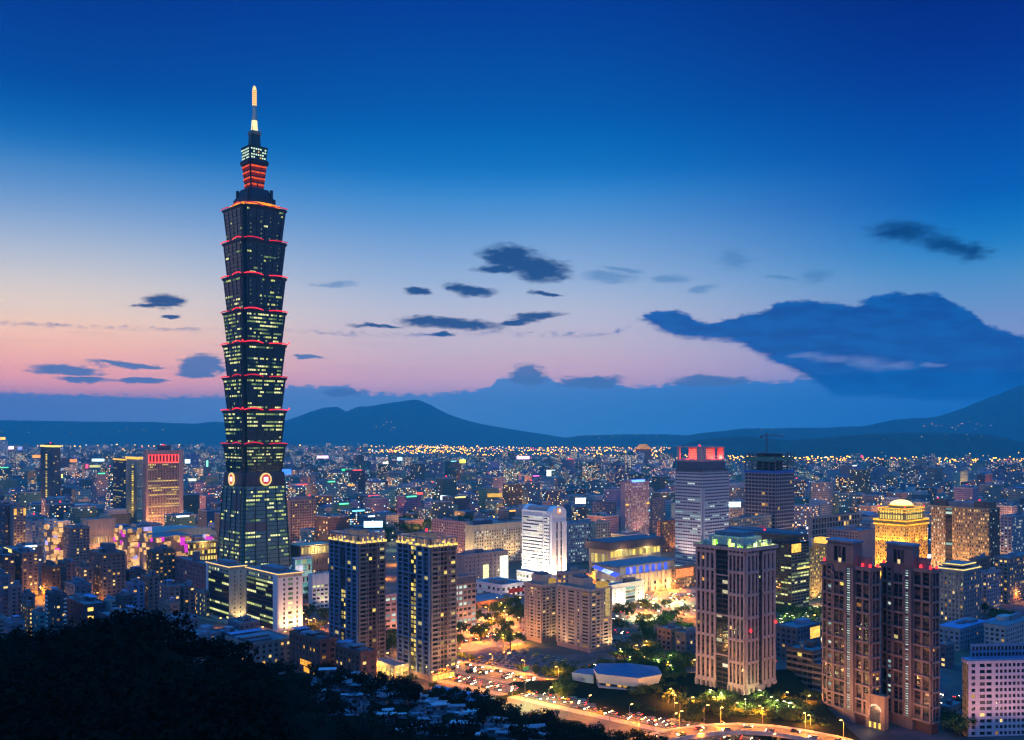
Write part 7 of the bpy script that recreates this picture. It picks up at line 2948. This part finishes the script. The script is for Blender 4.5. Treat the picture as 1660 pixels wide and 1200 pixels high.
gx = np.linspace(-330, 170, 101)
gy = np.linspace(2, 600, 121)
V, Fc = [], []
for j, y in enumerate(gy):
    for i, x in enumerate(gx):
        z = hill_z(x, y)
        z += 1.2 * mnoise.noise(Vector((x / 14, y / 14, 0))) if z > 3 else 0
        V.append((x, y, z if z > 1.2 else -1.5))
for j in range(120):
    for i in range(100):
        a = j * 101 + i
        Fc.append((a, a + 1, a + 102, a + 101))
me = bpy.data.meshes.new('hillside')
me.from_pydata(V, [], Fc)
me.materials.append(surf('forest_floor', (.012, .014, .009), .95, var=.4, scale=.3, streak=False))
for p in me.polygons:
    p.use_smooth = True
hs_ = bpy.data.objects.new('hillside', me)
COL.objects.link(hs_)
hs_['kind'] = 'structure'


def in_graves(x, y):
    px = 830 + x / y * F
    return 372 < y < 486 and 468 < px < 890 and y > 500 - (px - 440) * 1.1


# the wood: one mass of leaves
fw = random.Random(12)
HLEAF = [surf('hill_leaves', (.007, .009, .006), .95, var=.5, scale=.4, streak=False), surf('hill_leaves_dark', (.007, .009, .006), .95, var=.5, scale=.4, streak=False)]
fm = M()
cnt = 0
for _ in range(9000):
    y = fw.uniform(120, 560)
    px = fw.uniform(-60, 1120)
    x = WX(px, y)
    z = hill_z(x, y)
    if z < 3.0 or (in_graves(x, y) and fw.random() < .975):
        continue
    pyy = HZ + (CAMZ - z - 8) / y * F
    if pyy > 1240:
        continue
    if y < 230 and fw.random() < .3:
        continue
    if cnt > 2300:
        break
    cnt += 1
    h = fw.uniform(5, 10.5) if y < 420 or px < 440 else fw.uniform(4, 7.5)
    w = h * fw.uniform(.55, .8)
    n = 95 if y < 330 else 70
    for b in range(4):
        c = Vector((x + fw.gauss(0, w * .3), y + fw.gauss(0, w * .3), z + h * fw.uniform(.4, .85)))
        rad = w * fw.uniform(.28, .48)
        for k in range(n // 4):
            d = Vector((fw.gauss(0, 1), fw.gauss(0, 1), fw.gauss(.2, .8))).normalized()
            p = c + d * rad * fw.uniform(.6, 1.1)
            a = Vector((fw.gauss(0, 1), fw.gauss(0, 1), fw.gauss(0, .6))).normalized()
            bb = a.cross(d if abs(a.dot(d)) < .95 else Vector((0, 0, 1))).normalized()
            s = fw.uniform(.3, .75)
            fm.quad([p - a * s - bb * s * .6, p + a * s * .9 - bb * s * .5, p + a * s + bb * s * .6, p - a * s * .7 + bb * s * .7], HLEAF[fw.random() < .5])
fo = fm.build('hillside_forest', kind='stuff')

# trees that stand apart along the avenue and between the graves
HT = [tree_proto('hillside_tree', 41, 9, 7.5, 700, .5, HLEAF), tree_proto('hillside_tree', 42, 11, 9, 850, .55, HLEAF)]
uh = [0, 0]


def htree(x, y, label, group):
    k = fw.randrange(2)
    if uh[k]:
        o = copy_tree(HT[k])
    else:
        o, uh[k] = HT[k], 1
    o.location = (x, y, max(hill_z(x, y) - .3, 0))
    o.rotation_euler = (0, 0, fw.uniform(0, 6.28))
    s = fw.uniform(.55, .95)
    o.scale = (s, s, s * fw.uniform(.85, 1.2))
    o['label'], o['category'], o['group'] = label, 'tree', group


for k in range(34):
    px = 640 + 330 * k / 33 + fw.uniform(-6, 6)
    Y = 530 - max(px - 740, 0) * .26 + fw.uniform(-16, 4)
    htree(WX(px, Y), Y, 'dark tree at the wood edge beside the avenue', 'trees at the wood edge by the avenue')
for k in range(22):
    px, Y = fw.uniform(905, 1075), fw.uniform(455, 482)
    htree(WX(px, Y), Y, 'dark tree before the orange glow at the lower end of the avenue', 'dark trees at the lower end of the avenue')
for k in range(16):
    px, Y = fw.uniform(500, 880), fw.uniform(400, 480)
    htree(WX(px, Y), Y, 'small dark tree among the hillside graves', 'trees among the graves')

# graves
GR = surf('grave_stone', (.085, .10, .14), .55, var=.3, scale=.4, streak=False)
GR2 = surf('grave_slab', (.15, .17, .22), .5, var=.25, scale=.4, streak=False)


def grave_proto(var):
    r = empty('hillside_grave')
    m = M()
    m.box(-2.4, 2.4, -1.6, 2.2, -.8, .35, GR)
    m.box(-2.4, -2.1, -1.6, 2.2, .35, 1.0, GR)
    m.box(2.1, 2.4, -1.6, 2.2, .35, 1.0, GR)
    m.box(-2.1, 2.1, 1.9, 2.2, .35, 1.3, GR)
    m.build('terrace', r)
    m = M()
    if var:
        for sx in (-2.0, 2.0):
            m.box(sx - .12, sx + .12, -.6, -.4, .35, 2.5, GR)
            m.box(sx - .12, sx + .12, 1.4, 1.6, .35, 2.5, GR)
        m.loft([[(-2.7, -1.2, 2.5), (2.7, -1.2, 2.5), (2.7, 2.0, 2.7), (-2.7, 2.0, 2.7)], [(-2.6, -1.1, 2.7), (2.6, -1.1, 2.7), (2.6, 1.9, 2.9), (-2.6, 1.9, 2.9)]], GR2)
        m.build('canopy', r)
    else:
        m.loft([[(-1.9, -1.4, .4), (1.9, -1.4, .4), (1.9, .6, .4), (-1.9, .6, .4)], [(-1.7, -1.2, .75), (1.7, -1.2, .75), (1.7, .4, .75), (-1.7, .4, .75)]], GR2)
        m.build('slab', r)
    m = M()
    m.box(-.7, .7, 1.2, 1.5, .35, 2.0, GR2)
    m.build('headstone', r)
    return r


GPR = [grave_proto(0), grave_proto(1)]
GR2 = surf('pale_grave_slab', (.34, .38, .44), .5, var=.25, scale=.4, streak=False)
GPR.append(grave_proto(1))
ug = [0, 0, 0]
ng = 0
for row in range(11):
    Y0 = 394 + row * 9.5
    for col in range(26):
        px = 470 + col * 17 + row * 5 + fw.uniform(-5, 5)
        Y = Y0 + fw.uniform(-3, 3) + math.sin(col * .7 + row) * 3
        x = WX(px, Y)
        if not in_graves(x, Y) or fw.random() < .26:
            continue
        v = fw.choices((0, 1, 2), (6, 3, 1.3))[0]
        if ug[v]:
            o = copy_tree(GPR[v])
        else:
            o, ug[v] = GPR[v], 1
        o.location = (x, Y, hill_z(x, Y) + .6)
        o.rotation_euler = (R(-3), 0, R(fw.choice([-14, -8, 0, 10])) + fw.uniform(-.15, .15))
        s = fw.choice([.6, .8, 1.0, 1.0, 1.3])
        o.scale = (s * fw.uniform(.9, 1.4), s, s)
        o['label'] = ('low stone slab grave on the hillside', 'dim grey canopied family grave on the hillside', 'pale canopied grave on the hillside')[v]
        o['category'], o['group'] = 'grave', ('slab graves on the hillside', 'dim canopied graves on the hillside', 'pale canopied graves on the hillside')[v]
        ng += 1

# long shed with the blue sheet roof at the wood's edge
sh = empty('long_shed', (WX(748, 556), 556, 0), R(-36), 'long low shed with a dark blue sheet roof between wood and avenue', 'shed')
m = M()
m.box(-18, 18, -6, 6, 0, 5, BLUEG)
m.build('wall', sh)
m = M()
m.loft([[(-19, -7, 5), (19, -7, 5), (19, 7, 5), (-19, 7, 5)], [(-19, -.3, 8), (19, -.3, 8), (19, .3, 8), (-19, .3, 8)]], ROOF_B)
m.build('roof', sh)
